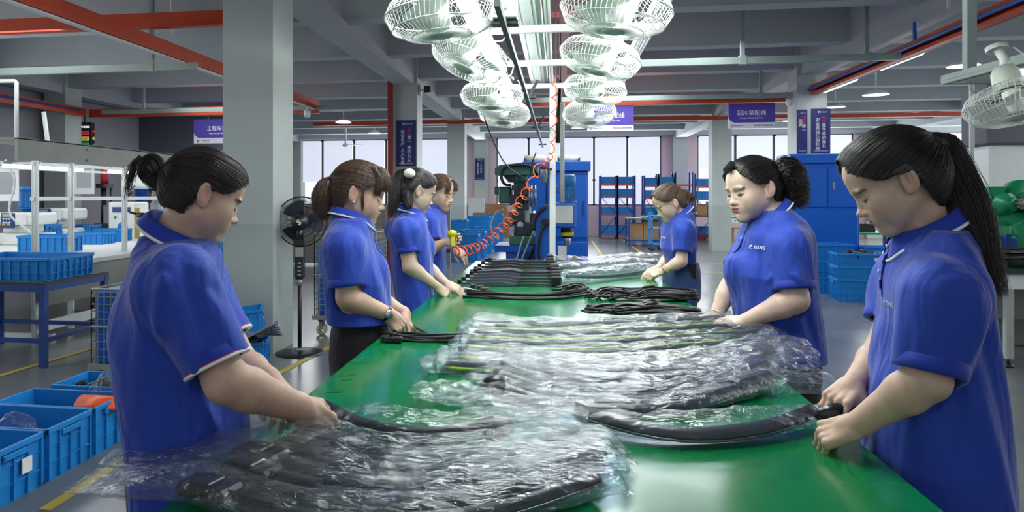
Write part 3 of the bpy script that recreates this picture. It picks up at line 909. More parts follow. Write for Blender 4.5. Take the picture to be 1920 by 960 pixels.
for x, nm in ((-.62, 'side_rail'), (.54, 'side_rail'), (.49, 'side_rail')):
    m = MB(); prof(m, (x, -2.6, 2.38), (x, 2.0, 2.38), .03, .04); m.build(nm, M_ALU, t)
for y in (-2.3, -1.25, -.22, .80, 1.85):
    m = MB(); prof(m, (-.64, y, 2.35), (.56, y, 2.35), .035, .035); m.build('cross_arm', M_WHITEP, t)
for y in (-1.2, .85):
    for x in (-.62, .54):
        m = MB(); m.cyl((x, y, 2.38), (x, y, 3.5), .008, n=6); m.build('drop_rod', M_GREY, t)
# lamp battens
for sx, lab in ((-.44, 'left'), (.34, 'right')):
    for i in range(4):
        y0 = 1.95+i*1.05
        wh = ('nearest', 'second', 'third', 'farthest')[i]
        q = thing('tube_lamp', '%s lit tube lamp above the %s row of fans' % (wh, lab), 'lamp', (sx, y0, 2.33), group='tube lamps of the overhead frame')
        m = MB(); m.box(-.05, 0, -.0, .05, .98, .03, .006); m.build('batten', M_WHITEP, q)
        m = MB(); m.tube([(-.022, .02, -.022), (-.022, .96, -.022)], .013, 8); m.tube([(.022, .02, -.022), (.022, .96, -.022)], .013, 8); m.build('tube', M_TUBE, q)
# black hanging track with end brackets
t = thing('tool_track', 'black tool track hung under the white overhead beam', 'rail', (-.22, 2.9, 2.10))
m = MB(); m.bar((0, -.4, 0), (0, 7.2, 0), .022, .03); m.build('track', mat('track_dark_green_grey', '3e4a44', .4, .3), t)
for y in (0, 2.2, 4.5, 6.9):
    m = MB(); m.box(-.055, y-.03, .012, .055, y+.03, .028); m.build('bracket', M_BLACK, t)
m = MB(); m.box(-.052, -.06, .03, .052, .02, .16, .004); m.cyl((0, -.062, .07), (0, -.06, .07), .012, n=10); m.build('end_housing', M_ALU, t)
for y in (2.2, 4.5):
    m = MB(); m.bar((0, y, .02), (.07, y, .14), .02, .02); m.build('stay', M_BLACK, t)

# ------------------------------------------------------------------ caged fans
def make_fan(label, colm=M_WHITE, R_=.225, wires=64, rough=None, group=None):
    t = thing('cage_fan', label, 'fan', (0, 0, 0), group=group)
    def wire(a, pr, w_, rr=.0016):
        pts = []
        for i, (r, z) in enumerate(pr):
            aa = a+w_*i/len(pr); pts.append((r*math.cos(aa), r*math.sin(aa), z))
        return pts
    # front grille points down (-z)
    m = MB()
    for k in range(wires): m.tube(wire(2*PI*k/wires, [(.045, -.085), (.09, -.088), (.15, -.08), (.20, -.055), (R_, -.0)], .25), .0016, 4, caps=False)
    m.lathe([(R_+.003*math.cos(q), .003*math.sin(q)) for q in [i*PI/3 for i in range(7)]], n=48)
    for r, z in ((.20, -.055), (.12, -.086)): m.lathe([(r+.002*math.cos(q), z+.002*math.sin(q)) for q in [i*PI/2 for i in range(5)]], n=40)
    m.build('front_grille', colm, t)
    m = MB()
    for k in range(wires*3//4): m.tube(wire(2*PI*k/(wires*3//4), [(.06, .085), (.13, .08), (.20, .05), (R_, .004)], -.1), .0016, 4, caps=False)
    m.lathe([(.13+.002*math.cos(q), .08+.002*math.sin(q)) for q in [i*PI/2 for i in range(5)]], n=40)
    m.build('rear_grille', colm, t)
    m = MB(); m.lathe([(0, -.094), (.035, -.093), (.048, -.088), (.048, -.083), (0, -.083)], n=24); m.build('badge', mat('fan_badge', 'b9c9b8', .4), t)
    for k in range(3):
        m = MB(); vs = []; nn = 7
        for i in range(nn+1):
            r = .04+.15*i/nn
            for j in range(7):
                a = (j/6-.5)*(.9+.75*math.sin(PI*min(1, i/nn*1.1)))+.25*i/nn
                vs.append((r*math.cos(a), r*math.sin(a), -.025+.05*(j/6)*(.5+.5*i/nn)))
        m.add(vs, [(i*7+j, (i+1)*7+j, (i+1)*7+j+1, i*7+j+1) for i in range(nn) for j in range(6)], True)
        m.xf(Matrix.Rotation(k*2*PI/3, 4, 'Z')); o = m.build('blade', mat('fan_blade', 'dfe8dd', .3), t)
    m = MB(); m.lathe([(0, -.05), (.035, -.045), (.04, .0), (.04, .06)], n=18); m.build('hub', colm, t)
    m = MB(); m.lathe([(.06, .07), (.068, .10), (.062, .17), (.045, .20), (0, .205)], n=22); m.build('motor', mat('fan_motor_shell', 'cfd8c8', .4), t)
    m = MB(); m.tube([(0, 0, .19), (.02, 0, .24), (.0, 0, .32)], .022, 10); m.lathe([(.05, .30), (.05, .325), (0, .325)], n=18); m.build('wall_bracket', colm, t)
    m = MB(); m.tube([(.07, .0, .12), (.13, .02, .16), (.15, .02, .24), (.08, .0, .31)], .005, 6); m.build('cord', M_WHITE, t)
    return t
FP = [((825, 28), 2.80, -.48), ((880, 104), 3.80, -.49), ((922, 180), 4.9, -.47), ((945, 212), 5.85, -.47), ((1155, 20), 2.8, .24), ((1125, 108), 3.8, .24), ((1115, 168), 4.9, .25), ((1105, 212), 5.85, .26)]
TILT = [(.02, -.10), (.30, .38), (.14, .03), (.26, .1), (.04, .14), (.10, .26), (.12, .16), (.26, -.05)]
WH = ('nearest', 'second', 'third', 'farthest')
fan0 = None
for i, ((px, py), d, _) in enumerate(FP):
    lab = '%s caged white fan in the %s row above the table' % (WH[i % 4], 'left' if i < 4 else 'right')
    p = W(px, py, d)
    if fan0 is None: o = fan0 = make_fan(lab, group='white fans above the table')
    else: o = dup(fan0, p, label=lab)
    o.location = p; tx, ty = TILT[i]; o.rotation_euler = (-tx, ty, random.Random(i).uniform(0, .8))
    o.rotation_euler = (-tx, ty, 0)
p = W(1902, 192, 3.55); o = dup(fan0, p, label='white caged fan at the right edge below the lit frame', group='white fans above the table'); o.rotation_euler = (-.3, -.1, 0)
del o['group']
# lit frame at the right edge
A = W(1772, 150, 4.4); B_ = W(1990, 90, 3.1); B_ = Vector((A.x+.0, A.y-1.9, A.z))
t = thing('overhead_frame', 'grey aluminium lamp frame at the upper right edge', 'frame', A)
m = MB()
E = WX(1920, 108, A.x+.55)
prof(m, (0, 0, 0), (.16, -2.2, 0), .05, .05); prof(m, (0, 0, 0), (1.4, .1, 0), .05, .05); m.build('side_rail', M_RAIL, t)
m = MB(); m.box(.1, -.12, .03, 1.4, -.06, .045); m.build('panel', M_WHITEP, t)
m = MB(); m.tube([(.22, -.2, -.02), (.34, -1.9, -.02)], .02, 8); m.build('lamp_tube', M_TUBE2, t)
m = MB(); m.tube([(.12, -.05, -.02), (.12, -.05, -.07), (.14, -.05, -.09), (.155, -.05, -.07)], .004, 5); m.build('hook', M_GREY, t)
# ------------------------------------------------------------------ plastic crates
_crates = {}
def crate(label, loc, rz=0.0, L=.55, Wd=.36, H=.26, m_=None, group=None, fill=None, sticker=None, tilt=0.0):
    """open topped ribbed plastic crate"""
    m_ = m_ or M_BIN
    t = thing('plastic_crate', label, 'crate', loc, rz, group)
    if tilt: t.rotation_euler = (0, tilt, rz)
    key = (round(L, 3), round(Wd, 3), round(H, 3))
    if key not in _crates:
        m = MB(); tp = .94; th = .006
        def ring(sx, sy, z): return [(-sx, -sy, z), (sx, -sy, z), (sx, sy, z), (-sx, sy, z)]
        a, b = L/2, Wd/2
        V = ring(a*tp, b*tp, 0)+ring(a-.012, b-.012, H-.02)+ring(a-.012-th, b-.012-th, H-.002)+ring(a*tp-th, b*tp-th, th)
        F = [(3, 2, 1, 0), (12, 13, 14, 15)]
        for i in range(4):
            j = (i+1) % 4
            F += [(i, j, 4+j, 4+i), (8+i, 8+j, 12+j, 12+i)]
        for i in range(4): j = (i+1) % 4; F.append((4+i, 4+j, 8+j, 8+i))
        m.add(V, F)
        for (x0, y0, x1, y1) in ((-a, -b, a, -b+.014), (-a, b-.014, a, b), (-a, -b, -a+.014, b), (a-.014, -b, a, b)):
            m.box(x0, y0, H-.028, x1, y1, H, .003)
        for s in (-1, 1):
            k = max(3, round(L/.09))
            for i in range(k+1):
                x = -a*tp+.01+(2*a*tp-.02)*i/k; m.box(x-.005, s*(b*tp-.002), .01, x+.005, s*(b-.001), H-.026)
            for z in (H*.32, H*.66): m.box(-a*tp, s*(b*tp-.004), z, a*tp, s*(b-.006), z+.006)
            k = max(2, round(Wd/.09))
            for i in range(k+1):
                y = -b*tp+.01+(2*b*tp-.02)*i/k; m.box(s*(a*tp-.002), y-.005, .01, s*(a-.001), y+.005, H-.026)
            for z in (H*.32, H*.66): m.box(s*(a*tp-.004), -b*tp, z, s*(a-.006), b*tp, z+.006)
            m.box(s*(a-.004), -.07, H*.78, s*(a+.008), .07, H-.03, .003)
        o = m.build('shell', m_, t); _crates[key] = o.data
    else:
        o = link(bpy.data.objects.new('shell', _crates[key])); o.parent = t
        if m_ is not M_BIN: o.material_slots[0].link = 'OBJECT'; o.material_slots[0].material = m_
        CH.setdefault(t.name, []).append(o)
    if sticker:
        fx, side, w_, h = sticker
        m = MB()
        if side == 'x': m.box(Wd*0+L/2-.002, fx-w_/2, H*.42, L/2+.003, fx+w_/2, H*.42+h)
        else: m.box(fx-w_/2, -Wd/2-.003, H*.42, fx+w_/2, -Wd/2+.004, H*.42+h)
        m.build('sticker', M_PAPER, t)
    if fill: parts_heap(fill, t, L, Wd, H)
    return t
def parts_heap(lab, t, L, Wd, H):
    rng = random.Random(hash(lab) % 1000 if False else len(lab)*7)
    m = MB()
    for i in range(34):
        x = rng.uniform(-L*.38, L*.38); y = rng.uniform(-Wd*.36, Wd*.36); a = rng.uniform(0, PI); z = H*.72+rng.uniform(-.02, .06)
        q = MB(); l = rng.uniform(.04, .11)
        q.box(-l, -.012, -.01, l, .012, .01, .004); q.box(l*.3, -.02, -.014, l*.6, .02, .018, .004)
        q.xf(Matrix.Translation((x, y, z)) @ Euler((rng.uniform(-.4, .4), rng.uniform(-.4, .4), a)).to_matrix().to_4x4())
        m.add(q.v, q.f)
    m.box(-L*.44, -Wd*.42, .02, L*.44, Wd*.42, H*.68)
    o = m.build('black_parts', M_BLACK); w0 = t.matrix_basis; o.location = t.location; o.rotation_euler = t.rotation_euler
    tag(o, lab, 'parts', kind='stuff')
    return o

# ------------------------------------------------------------------ left foreground: crates on the floor
for i, (y0, wd, lab, kw) in enumerate((
        (2.83, .38, 'blue crate nearest the camera at the lower left corner', dict(sticker=(.07, 'x', .06, .07))),
        (3.20, .34, 'blue crate second in the lower left row, holding a clear bag', {}),
        (3.53, .31, 'blue crate third in the lower left row, orange tray inside', {}),
        (3.93, .34, 'blue crate last in the lower left row behind the woman', dict(fill='black wiper clips heaped in the farthest left floor crate')))):
    crate(lab, (-2.43-.31+(-.02 if i < 3 else .03), y0, 0), 0, L=.62, Wd=wd, H=.265, group='blue crates lined up on the floor at the lower left', **kw)
m = MB(); rr = []
for i in range(9): a = -.9+1.8*i/8; rr.append((.10*math.sin(a), .10*math.cos(a)-.06))
V = []; F = []
for x in (-.13, .0, .13):
    for p in rr: V.append((x, p[0], p[1]))
for k in range(2):
    for i in range(8): F.append((k*9+i, (k+1)*9+i, (k+1)*9+i+1, k*9+i+1))
m.add(V, F, True); o = m.build('plastic_tray', M_HOSE_O); md = o.modifiers.new('t', 'SOLIDIFY'); md.thickness = .004; o.location = (-2.52, 3.55, .235); o.rotation_euler = (.1, .05, .15); tag(o, 'orange curved plastic sheet lying in the third floor crate', 'tray')
# blue table with shallow crate
t = thing('steel_table', 'low blue steel table holding a shallow blue crate at the left', 'table', (-4.62, 5.46, 0))
m = MB(); m.box(-.62, -.40, .665, .50, .42, .70, .003); m.build('table_top', M_DGREY, t)
m = MB()
for y in (-.40, .40): m.box(-.62, y-.02, .62, .50, y+.02, .668)
for x in (-.60, .48): m.box(x-.02, -.4, .62, x+.02, .4, .668)
m.build('apron', M_BLUED, t)
for x in (-.60, .48):
    for y in (-.38, .38): m = MB(); m.box(x-.025, y-.025, 0, x+.025, y+.025, .665); m.build('leg', M_BLUED, t)
m = MB()
for x in (-.60, .48): m.box(x-.015, -.38, .20, x+.015, .38, .235)
for y in (-.38, .38): m.box(-.6, y-.015, .20, .48, y+.015, .235)
m.build('stretcher', M_BLUED, t)
crate('shallow blue crate standing on the low blue table', (-4.55, 5.38, .70), .05, L=.86, Wd=.60, H=.19)
# work line with lamp hood
t = thing('work_line', 'grey framed work line with lamp hood along the left aisle', 'workbench', (-5.0, 9.0, 0))
m = MB(); m.box(-2.3, -3.0, .70, .18, 3.2, .745); m.build('bench_top', M_WHITEP, t)
m = MB(); m.box(.10, -3.0, .34, .13, 3.2, .70); m.build('side_panel', M_SHEET, t)
m = MB(); m.box(-.2, -3.0, 1.74, -.17, 3.4, 1.96); m.box(-.85, -3.0, 1.95, -.17, 3.4, 1.965)
for y in (-2.0, .2, 2.0):
    for z in (1.79, 1.91): m.cyl((-.17, y, z), (-.163, y, z), .012, n=8)
m.build('hood_panel', M_SHEET, t)
for y in (-2.95, -2.45, -1.55, -.4, .9, 2.4):
    m = MB(); prof(m, (-.02, y, 0.02 if int(y*10) % 2 == 0 else .02), (-.02, y, 1.74), .045, .045, (0, 1, 0)); m.build('post', M_ALU, t)
m = MB(); m.bar((-.02, -3.0, 1.37), (-.02, 3.3, 1.37), .03, .04); m.bar((-.8, -3.0, 1.70), (-.8, 3.3, 1.70), .03, .03); m.bar((-.02, -3.0, 1.71), (-.02, 3.3, 1.71), .03, .03)
for y in (-2.9, -1.8, -.6, .6, 1.8): m.bar((-.8, y, 1.72), (0, y, 1.72), .02, .02)
m.build('rail', M_ALU, t)
m = MB(); m.bar((.11, -3.0, .15), (.11, 3.2, .15), .04, .1)
for y in (-2.9, -.6, 2.4): m.box(-.72, y, .0, .12, y+.05, .05)
m.build('base_rail', M_ALU, t)
for i, y in enumerate((-3.0, -1.4, .3, 1.8)):
    q = thing('tube_lamp', '%s lit tube lamp under the left hood' % ('nearest', 'second', 'third', 'farthest')[i], 'lamp', (-5.35, 9.0+y, 1.71), group='tube lamps under the left hood')
    m = MB(); m.box(-.03, 0, 0, .03, 1.2, .03); m.build('batten', M_WHITEP, q); m = MB(); m.tube([(0, .03, -.02), (0, 1.17, -.02)], .016, 8); m.build('tube', M_TUBE2, q)
area((-5.35, 8.6, 1.66), .1, 4.5, 12)
# machines on the line
def control_unit(label, px, py, Y, w_, h, big=True):
    p = WY(px, py, Y); t = thing('injection_unit', label, 'machine', (p.x, Y, .745))
    H = p.z+h/2-.745
    m = MB(); m.box(-.28, 0, 0, .28, .5, H*.35, .02); m.box(-.2, .08, H*.35, .16, .42, H*.62, .02); m.box(-.34, .0, H*.62, .34, .46, H*.98, .03); m.build('housing', M_WHITE, t)
    m = MB(); m.box(-.12, -.035, H*.52, .07, -.002, H*.98, .006); pn = m.build('control_panel', M_BLUED, t)
    m = MB(); m.box(-.09, -.041, H*.86, .04, -.03, H*.95); m.build('display', mat('lcd_grey', 'a9b6a6', .3), pn)
    m = MB()
    for i in range(3):
        for j in range(2): m.cyl((-.07+.045*i, -.035, H*.80-.05*j), (-.07+.045*i, -.045, H*.80-.05*j), .013, n=10)
    m.build('button', M_PAPER, pn)
    m = MB()
    for i in range(2): m.box(-.09+.07*i, -.045, H*.60, -.04+.07*i, -.034, H*.67)
    m.build('switch', mat('switch_amber', 'd8a040', .4), pn)
    m = MB(); m.box(.09, -.03, H*.62, .24, -.002, H*.96, .004); m.build('data_sheet', M_PAPER, t)
    return t
control_unit('white machine with navy control panel at the far left edge', 20, 432, 8.2, .5, .48)
control_unit('white machine with navy control panel right of the left edge one', 88, 420, 9.3, .5, .48)
def motor(label, p, h, r, parent=None):
    t = thing('electric_motor', label, 'motor', p) if parent is None else parent
    m = MB(); m.lathe([(0, 0), (r*1.15, 0), (r*1.15, h*.06), (r*.9, h*.06), (r*.9, h*.8), (r, h*.8), (r*.98, h*.97), (r*.8, h), (0, h)], n=24)
    for i in range(26):
        a = 2*PI*i/26; m.bar((r*.95*math.cos(a), r*.95*math.sin(a), h*.1), (r*.95*math.cos(a), r*.95*math.sin(a), h*.78), .012, .012)
    m.cyl((0, 0, -.26), (0, 0, 0), r*.6); o = m.build('motor_body', M_MOTOR, t)
    m = MB(); m.box(-r*1.5, -.05, h*.3, -r*.9, .05, h*.62, .01); m.build('terminal_box', M_MOTOR, t)
    return t
p = WY(50, 392, 9.1); q = motor('blue electric motor on top of the left machine', (p.x, 9.1, p.z), .33, .1)
# red and black cylinder press, tester, drill with gooseneck lamp
p = WY(196, 470, 10.4); t = thing('cylinder_press', 'small bench press with red cylinder on the left line', 'machine', (p.x, 10.4, .745))
m = MB(); m.box(-.2, -.12, 0, .2, .2, .12, .01); m.box(-.13, -.1, .12, .13, .18, .2, .01); m.build('base', M_DGREY, t)
m = MB(); m.cyl((0, 0, .85), (0, 0, 1.16), .06); m.build('cylinder', M_RED, t)
m = MB(); m.box(-.1, -.08, .78, .1, .1, .85); m.cyl((0, 0, .5), (0, 0, .8), .03); m.cyl((-.08, .05, .2), (-.08, .05, .8), .02); m.cyl((.08, .05, .2), (.08, .05, .8), .02); m.box(-.07, -.07, 1.16, .07, .07, 1.2); m.build('frame', M_BLACK, t)
p = WY(228, 430, 9.8); t = thing('test_box', 'white tester box with round blue sticker on the left line', 'machine', (p.x, 9.8, .745))
H = p.z+.42-.745
m = MB(); m.box(-.23, 0, 0, .23, .4, H, .02); m.build('case', M_WHITE, t)
m = MB(); m.box(-.15, -.01, H*.72, .15, .005, H*.86); m.build('display', M_BLUED, t)
m = MB(); m.lathe([(0, 0), (.085, 0), (.085, .006), (0, .006)], n=24); m.xf(Matrix.Translation((.02, -.001, H*.3)) @ Matrix.Rotation(PI/2, 4, 'X')); m.build('sticker', M_MOTOR, t)
text_mesh('lettering', '60', .07, M_BLUED, t, Matrix.Translation((.02, -.009, H*.3)) @ Matrix.Rotation(PI/2, 4, 'X'))
for x, mm in ((-.1, M_GREENB), (.08, M_RED)): m = MB(); m.cyl((x, 0, H*.58), (x, -.02, H*.58), .018, n=12); m.build('button', mm, t)
m = MB(); m.box(.24, -.05, .0, .31, .0, H*.85, .01); m.build('guard_bar', mat('mustard_bar', 'a89028', .5), t)
p = WY(235, 340, 11.2)
t = thing('steel_cabinet', 'tall blue cabinet standing behind the left work line', 'cabinet', (p.x-.15, 13.3, 0)); m = MB(); m.box(-.85, -.3, 0, .75, .3, 1.98, .01); m.build('carcass', M_BLUE, t)
for s in (-1, 1): m = MB(); m.box(s*.02, -.315, .05, s*.73, -.302, 1.9, .004); m.build('door', M_BLUE, t)
p = WY(283, 400, 9.4); t = thing('bench_drill', 'white bench drill with gooseneck lamp behind the bun', 'machine', (p.x, 9.4, .745))
m = MB(); m.box(-.14, -.1, .0, .14, .25, .06, .01); m.box(-.05, .05, .06, .09, .2, .78); m.build('column', M_GREY, t)
m = MB(); m.box(-.36, -.12, .76, .22, .24, 1.06, .03); m.build('head', M_WHITE, t)
m = MB(); m.cyl((0, -.04, .55), (0, -.04, .76), .03); m.cyl((0, -.04, .45), (0, -.04, .55), .012); m.build('spindle', M_BLACK, t)
q0 = [W(245, 362, 8.6), W(232, 372, 8.6), W(232, 388, 8.6), W(245, 398, 8.6), W(258, 402, 8.6)]
m = MB(); L0 = [Vector(x)-t.location for x in q0]; m.tube(L0, .016, 8); m.tube([L0[-1], L0[-1]+Vector((.08, 0, -.03))], [.03, .055], 14); m.tube([L0[0], Vector((-.2, -.1, .8))], .016, 8); m.build('gooseneck_lamp', M_BLACK, t)
for i, (px, py, Y, L, Wd, H, lab) in enumerate(((95, 500, 7.3, .55, .4, .2, 'blue bin on the left line beside the nearest post'), (70, 466, 9.0, .5, .4, .24, 'blue bin behind the white machines on the left line'), (150, 458, 9.9, .5, .36, .2, 'blue bin in the middle of the left line'), (212, 462, 9.2, .42, .3, .18, 'blue bin in front of the white tester box'), (172, 468, 8.6, .5, .34, .16, 'blue bin between two posts on the left line'))):
    p = WY(px, py, Y); crate(lab, (p.x, Y, .745), .1, L, Wd, H)
for px, py, Y, w_, h, lab in ((12, 345, 7.6, .34, .42, 'framed drawing hanging at the far left edge'), (158, 335, 10.2, .36, .5, 'clear sleeve with drawing hanging from the left hood')):
    p = WY(px, py, Y); m = MB(); m.box(-w_/2, -.004, -h/2, w_/2, .004, h/2); o = m.build('drawing_sheet', M_PAPER); o.location = p; tag(o, lab, 'paper')
    m = MB(); m.box(-w_/2+.05, -.0055, -h*.3, w_/2-.05, -.0045, h*.35); m.build('drawing', M_GREY, o)
    for s in (-1, 1): m = MB(); m.cyl((s*w_*.4, 0, h/2), (s*w_*.4, 0, 1.72-p.z), .003, n=5); m.build('string', M_WHITE, o)
# hoses dangling at left
m = MB(); m.tube(catmull([W(10, 300, 8), W(28, 340, 8), W(18, 400, 8), W(60, 440, 8), W(62, 470, 8)], 18).tolist(), .012, 6); o = m.build('air_hose', M_HOSE_C); tag(o, 'clear hose looping in front of the left control panel', 'hose')
m = MB(); m.tube(catmull([W(64, 445, 8), W(84, 452, 8), W(84, 470, 8), W(66, 482, 8)], 14).tolist(), .02, 8); o = m.build('cable', M_CABLE); tag(o, 'thick black cable curling beside the left machines', 'cable')
m = MB(); m.tube([WY(-8, 152, 7.4), WY(28, 152, 7.4), WY(31, 154, 7.4), WY(31, 262, 7.4)], .022, 8); o = m.build('conduit', M_WHITEP); tag(o, 'white bent conduit dropping to the left hood', 'conduit')
m = MB(); m.tube([WY(82, 210, 9.0), WY(92, 285, 9.0)], .03, 8); o = m.build('conduit', M_WHITEP); tag(o, 'white slanted conduit behind the left hood', 'conduit')
# stool, small cabinet
def stool(label, p, s=1.0, H=.5):
    t = thing('wooden_stool', label, 'stool', p)
    m = MB(); m.box(-.17, -.12, H-.035, .17, .12, H, .008); m.build('seat', M_WOOD, t)
    for sx in (-1, 1):
        for sy in (-1, 1): m = MB(); m.bar((sx*.17, sy*.12, 0), (sx*.12, sy*.08, H-.035), .035, .035); m.build('leg', M_WOOD, t)
    m = MB()
    for sx in (-1, 1): m.bar((sx*.15, -.1, H*.4), (sx*.15, .1, H*.4), .02, .03)
    m.bar((-.15, 0, H*.4), (.15, 0, H*.4), .02, .03); m.build('stretcher', M_WOOD, t)
p = G(206, 580, 0); stool('wooden stool between the left work line and the mesh cage', (p.x, p.y, 0), H=.42)
p = G(232, 590, 0); t = thing('drawer_cabinet', 'small white drawer cabinet behind the wooden stool', 'cabinet', (p.x, p.y+.4, 0)); m = MB(); m.box(-.25, -.2, 0, .25, .25, .62, .01); m.build('carcass', M_WHITEP, t)
for k in range(3): m = MB(); m.box(-.22, -.215, .06+k*.18, .22, -.2, .22+k*.18, .004); d_ = m.build('drawer', M_WHITE, t); m = MB(); m.box(-.06, -.23, .15+k*.18, .06, -.215, .165+k*.18); m.build('handle', M_GREY, d_)
# mesh cage with blue tote
def mesh_cage(label, p, L, Wd, H, z0, wheels=False, rz=0, tote=True):
    t = thing('mesh_container', label, 'container', p, rz)
    m = MB(); nx = max(4, round(L/.055)); ny = max(4, round(Wd/.055)); nz = max(5, round(H/.055))
    for s in (-1, 1):
        for i in range(nx+1): x = -L/2+L*i/nx; m.bar((x, s*Wd/2, z0), (x, s*Wd/2, z0+H), .006, .006, (0, 1, 0))
        for i in range(ny+1): y = -Wd/2+Wd*i/ny; m.bar((s*L/2, y, z0), (s*L/2, y, z0+H), .006, .006, (0, 1, 0))
    for k in range(nz+1):
        z = z0+H*k/nz
        for s in (-1, 1): m.bar((-L/2, s*Wd/2, z), (L/2, s*Wd/2, z), .006, .006); m.bar((s*L/2, -Wd/2, z), (s*L/2, Wd/2, z), .006, .006)
    m.build('wire_mesh', M_SHEET, t)
    m = MB(); 
    for z in (z0+H, z0+H*.5):
        for s in (-1, 1): m.cyl((-L/2, s*Wd/2, z), (L/2, s*Wd/2, z), .008, n=8); m.cyl((s*L/2, -Wd/2, z), (s*L/2, Wd/2, z), .008, n=8)
    m.build('rim_bars', M_SHEET, t)
    m = MB(); m.box(-L/2-.02, -Wd/2-.02, z0-.04, L/2+.02, Wd/2+.02, z0); m.build('base_frame', M_SHEET, t)
    for sx in (-1, 1):
        for sy in (-1, 1):
            m = MB()
            if wheels:
                w0 = (sx*(L/2-.06), sy*(Wd/2-.05)); m.lathe([(.025, -.02), (.055, -.02), (.055, .02), (.025, .02)], (w0[0], w0[1], .055), 20, axis='y'); m.build('wheel', mat('caster_cream', 'cfcf9a', .5), t)
                m = MB(); m.box(w0[0]-.02, w0[1]-.03, .055, w0[0]+.02, w0[1]-.024, z0-.04); m.box(w0[0]-.02, w0[1]+.024, .055, w0[0]+.02, w0[1]+.03, z0-.04); m.box(w0[0]-.03, w0[1]-.03, z0-.06, w0[0]+.03, w0[1]+.03, z0-.04); m.build('caster_fork', M_GREY, t)
            else: m.box(sx*(L/2-.03)-.03, sy*(Wd/2-.03)-.03, 0, sx*(L/2-.03)+.03, sy*(Wd/2-.03)+.03, z0-.04); m.build('foot', M_SHEET, t)
    return t
p = G(166, 712, 0); mesh_cage('wire mesh container on feet behind the left woman', (p.x+.42, p.y+.28, 0), .8, .55, .57, .12)
t = thing('tote_liner', 'blue plastic liner sheets inside the left mesh container', 'liner', (p.x+.42, p.y+.28, .12)); m = MB(); m.box(-.38, -.255, .0, .38, .255, .55, .01); m.box(-.36, -.235, .50, .36, .235, .56); m.build('liner', M_BLUE, t)
# crates and bagged wipers at the column foot
p = G(480, 678, 0)
crate('blue crate on the floor at the column foot with black clips', (p.x-.12, p.y-.02, 0), .2, .42, .30, .19, fill='black wiper clips in the crate at the column foot')
crate('blue crate set askew on top at the near column foot', (p.x-.15, p.y+.0, .235), .35, .42, .30, .20, tilt=-.12, sticker=(.05, 'x', .03, .02))
crate('blue crate seen behind the left woman at chest height', (W(378, 485, 7.8).x, W(378, 485, 7.8).y, .70), 0, .4, .3, .19)
q_ = W(378, 487, 7.8); t = thing('steel_table', 'grey table behind the left woman under a blue crate', 'table', (q_.x, q_.y, 0)); m = MB(); m.box(-.4, -.3, .66, .35, .3, .70); m.build('table_top', M_GREY, t)
for sx in (-.36, .31):
    for sy in (-.26, .26): m = MB(); m.box(sx-.02, sy-.02, 0, sx+.02, sy+.02, .66); m.build('leg', M_DGREY, t)

# ------------------------------------------------------------------ pedestal fan
p = G(562, 662, 0)
t = thing('pedestal_fan', 'black pedestal fan standing beside the near column', 'fan', (p.x, p.y, 0), .25)
m = MB(); m.lathe([(0, .035), (.05, .035), (.16, .02), (.215, .006), (.215, 0), (0, 0)], n=40); m.build('base', M_BLACK, t)
m = MB(); m.lathe([(.05, .035), (.045, .045), (.02, .05), (0, .05)], n=24); m.build('base_collar', M_GREY, t)
m = MB(); m.cyl((0, 0, .04), (0, 0, .62), .018, n=16); m.build('pole', M_BLACK, t)
m = MB(); m.cyl((0, 0, .60), (0, 0, .66), .024, n=16); m.box(-.045, -.012, .60, -.02, .012, .64, .004); m.build('height_collar', M_GREY, t)
m = MB(); m.box(-.042, -.035, .66, .042, .04, .95, .012); m.box(-.05, -.03, .95, .05, .04, 1.02, .01); m.build('control_box', M_BLACK, t)
m = MB(); m.box(-.034, -.04, .86, .034, -.034, .945); m.build('timer_plate', M_SHEET, t)
for k in range(4): m = MB(); m.ball((0, -.042, .70+k*.035), .013, 6, (1.3, .6, .7)); m.build('button', M_STEEL, t)
m = MB(); m.cyl((0, 0, 1.0), (0, 0, 1.12), .03, n=14); m.lathe([(0, -.06), (.06, -.055), (.075, 0.0), (.072, .08), (.06, .12), (0, .12)], (0, 0, 1.165), 26, axis='y'); m.build('motor_housing', M_BLACK, t)
text_mesh('emblem', '$', .07, M_WTXT, t, Matrix.Translation((0, -.062, 1.165)) @ Matrix.Rotation(PI/2, 4, 'X') @ Matrix.Rotation(.5, 4, 'Z'))
m = MB(); R_ = .225; cz = 1.165
for k in range(120):
    a = 2*PI*k/120; pts = [(r*math.cos(a+.5*r), yy, cz+r*math.sin(a+.5*r)) for r, yy in ((.07, .10), (.14, .08), (.20, .10), (R_, .14))]
    m.tube(pts, .0013, 3, caps=False)
m.build('rear_grille', M_BLACK, t)
m = MB()
for k in range(120):
    a = 2*PI*k/120; pts = [(r*math.cos(a-.5*r), yy, cz+r*math.sin(a-.5*r)) for r, yy in ((.04, .235), (.14, .225), (.20, .19), (R_, .15))]
    m.tube(pts, .0013, 3, caps=False)
m.build('front_grille', M_BLACK, t)
m = MB(); m.lathe([(R_+.006*math.cos(q), .145+.006*math.sin(q)) for q in [i*PI/3 for i in range(7)]], (0, 0, cz), 56, axis='y')
for r, yy in ((.14, .08), (.14, .225), (.19, .095)): m.lathe([(r+.002*math.cos(q), yy+.002*math.sin(q)) for q in [i*PI/2 for i in range(5)]], (0, 0, cz), 48, axis='y')
m.build('grille_ring', M_BLACK, t)
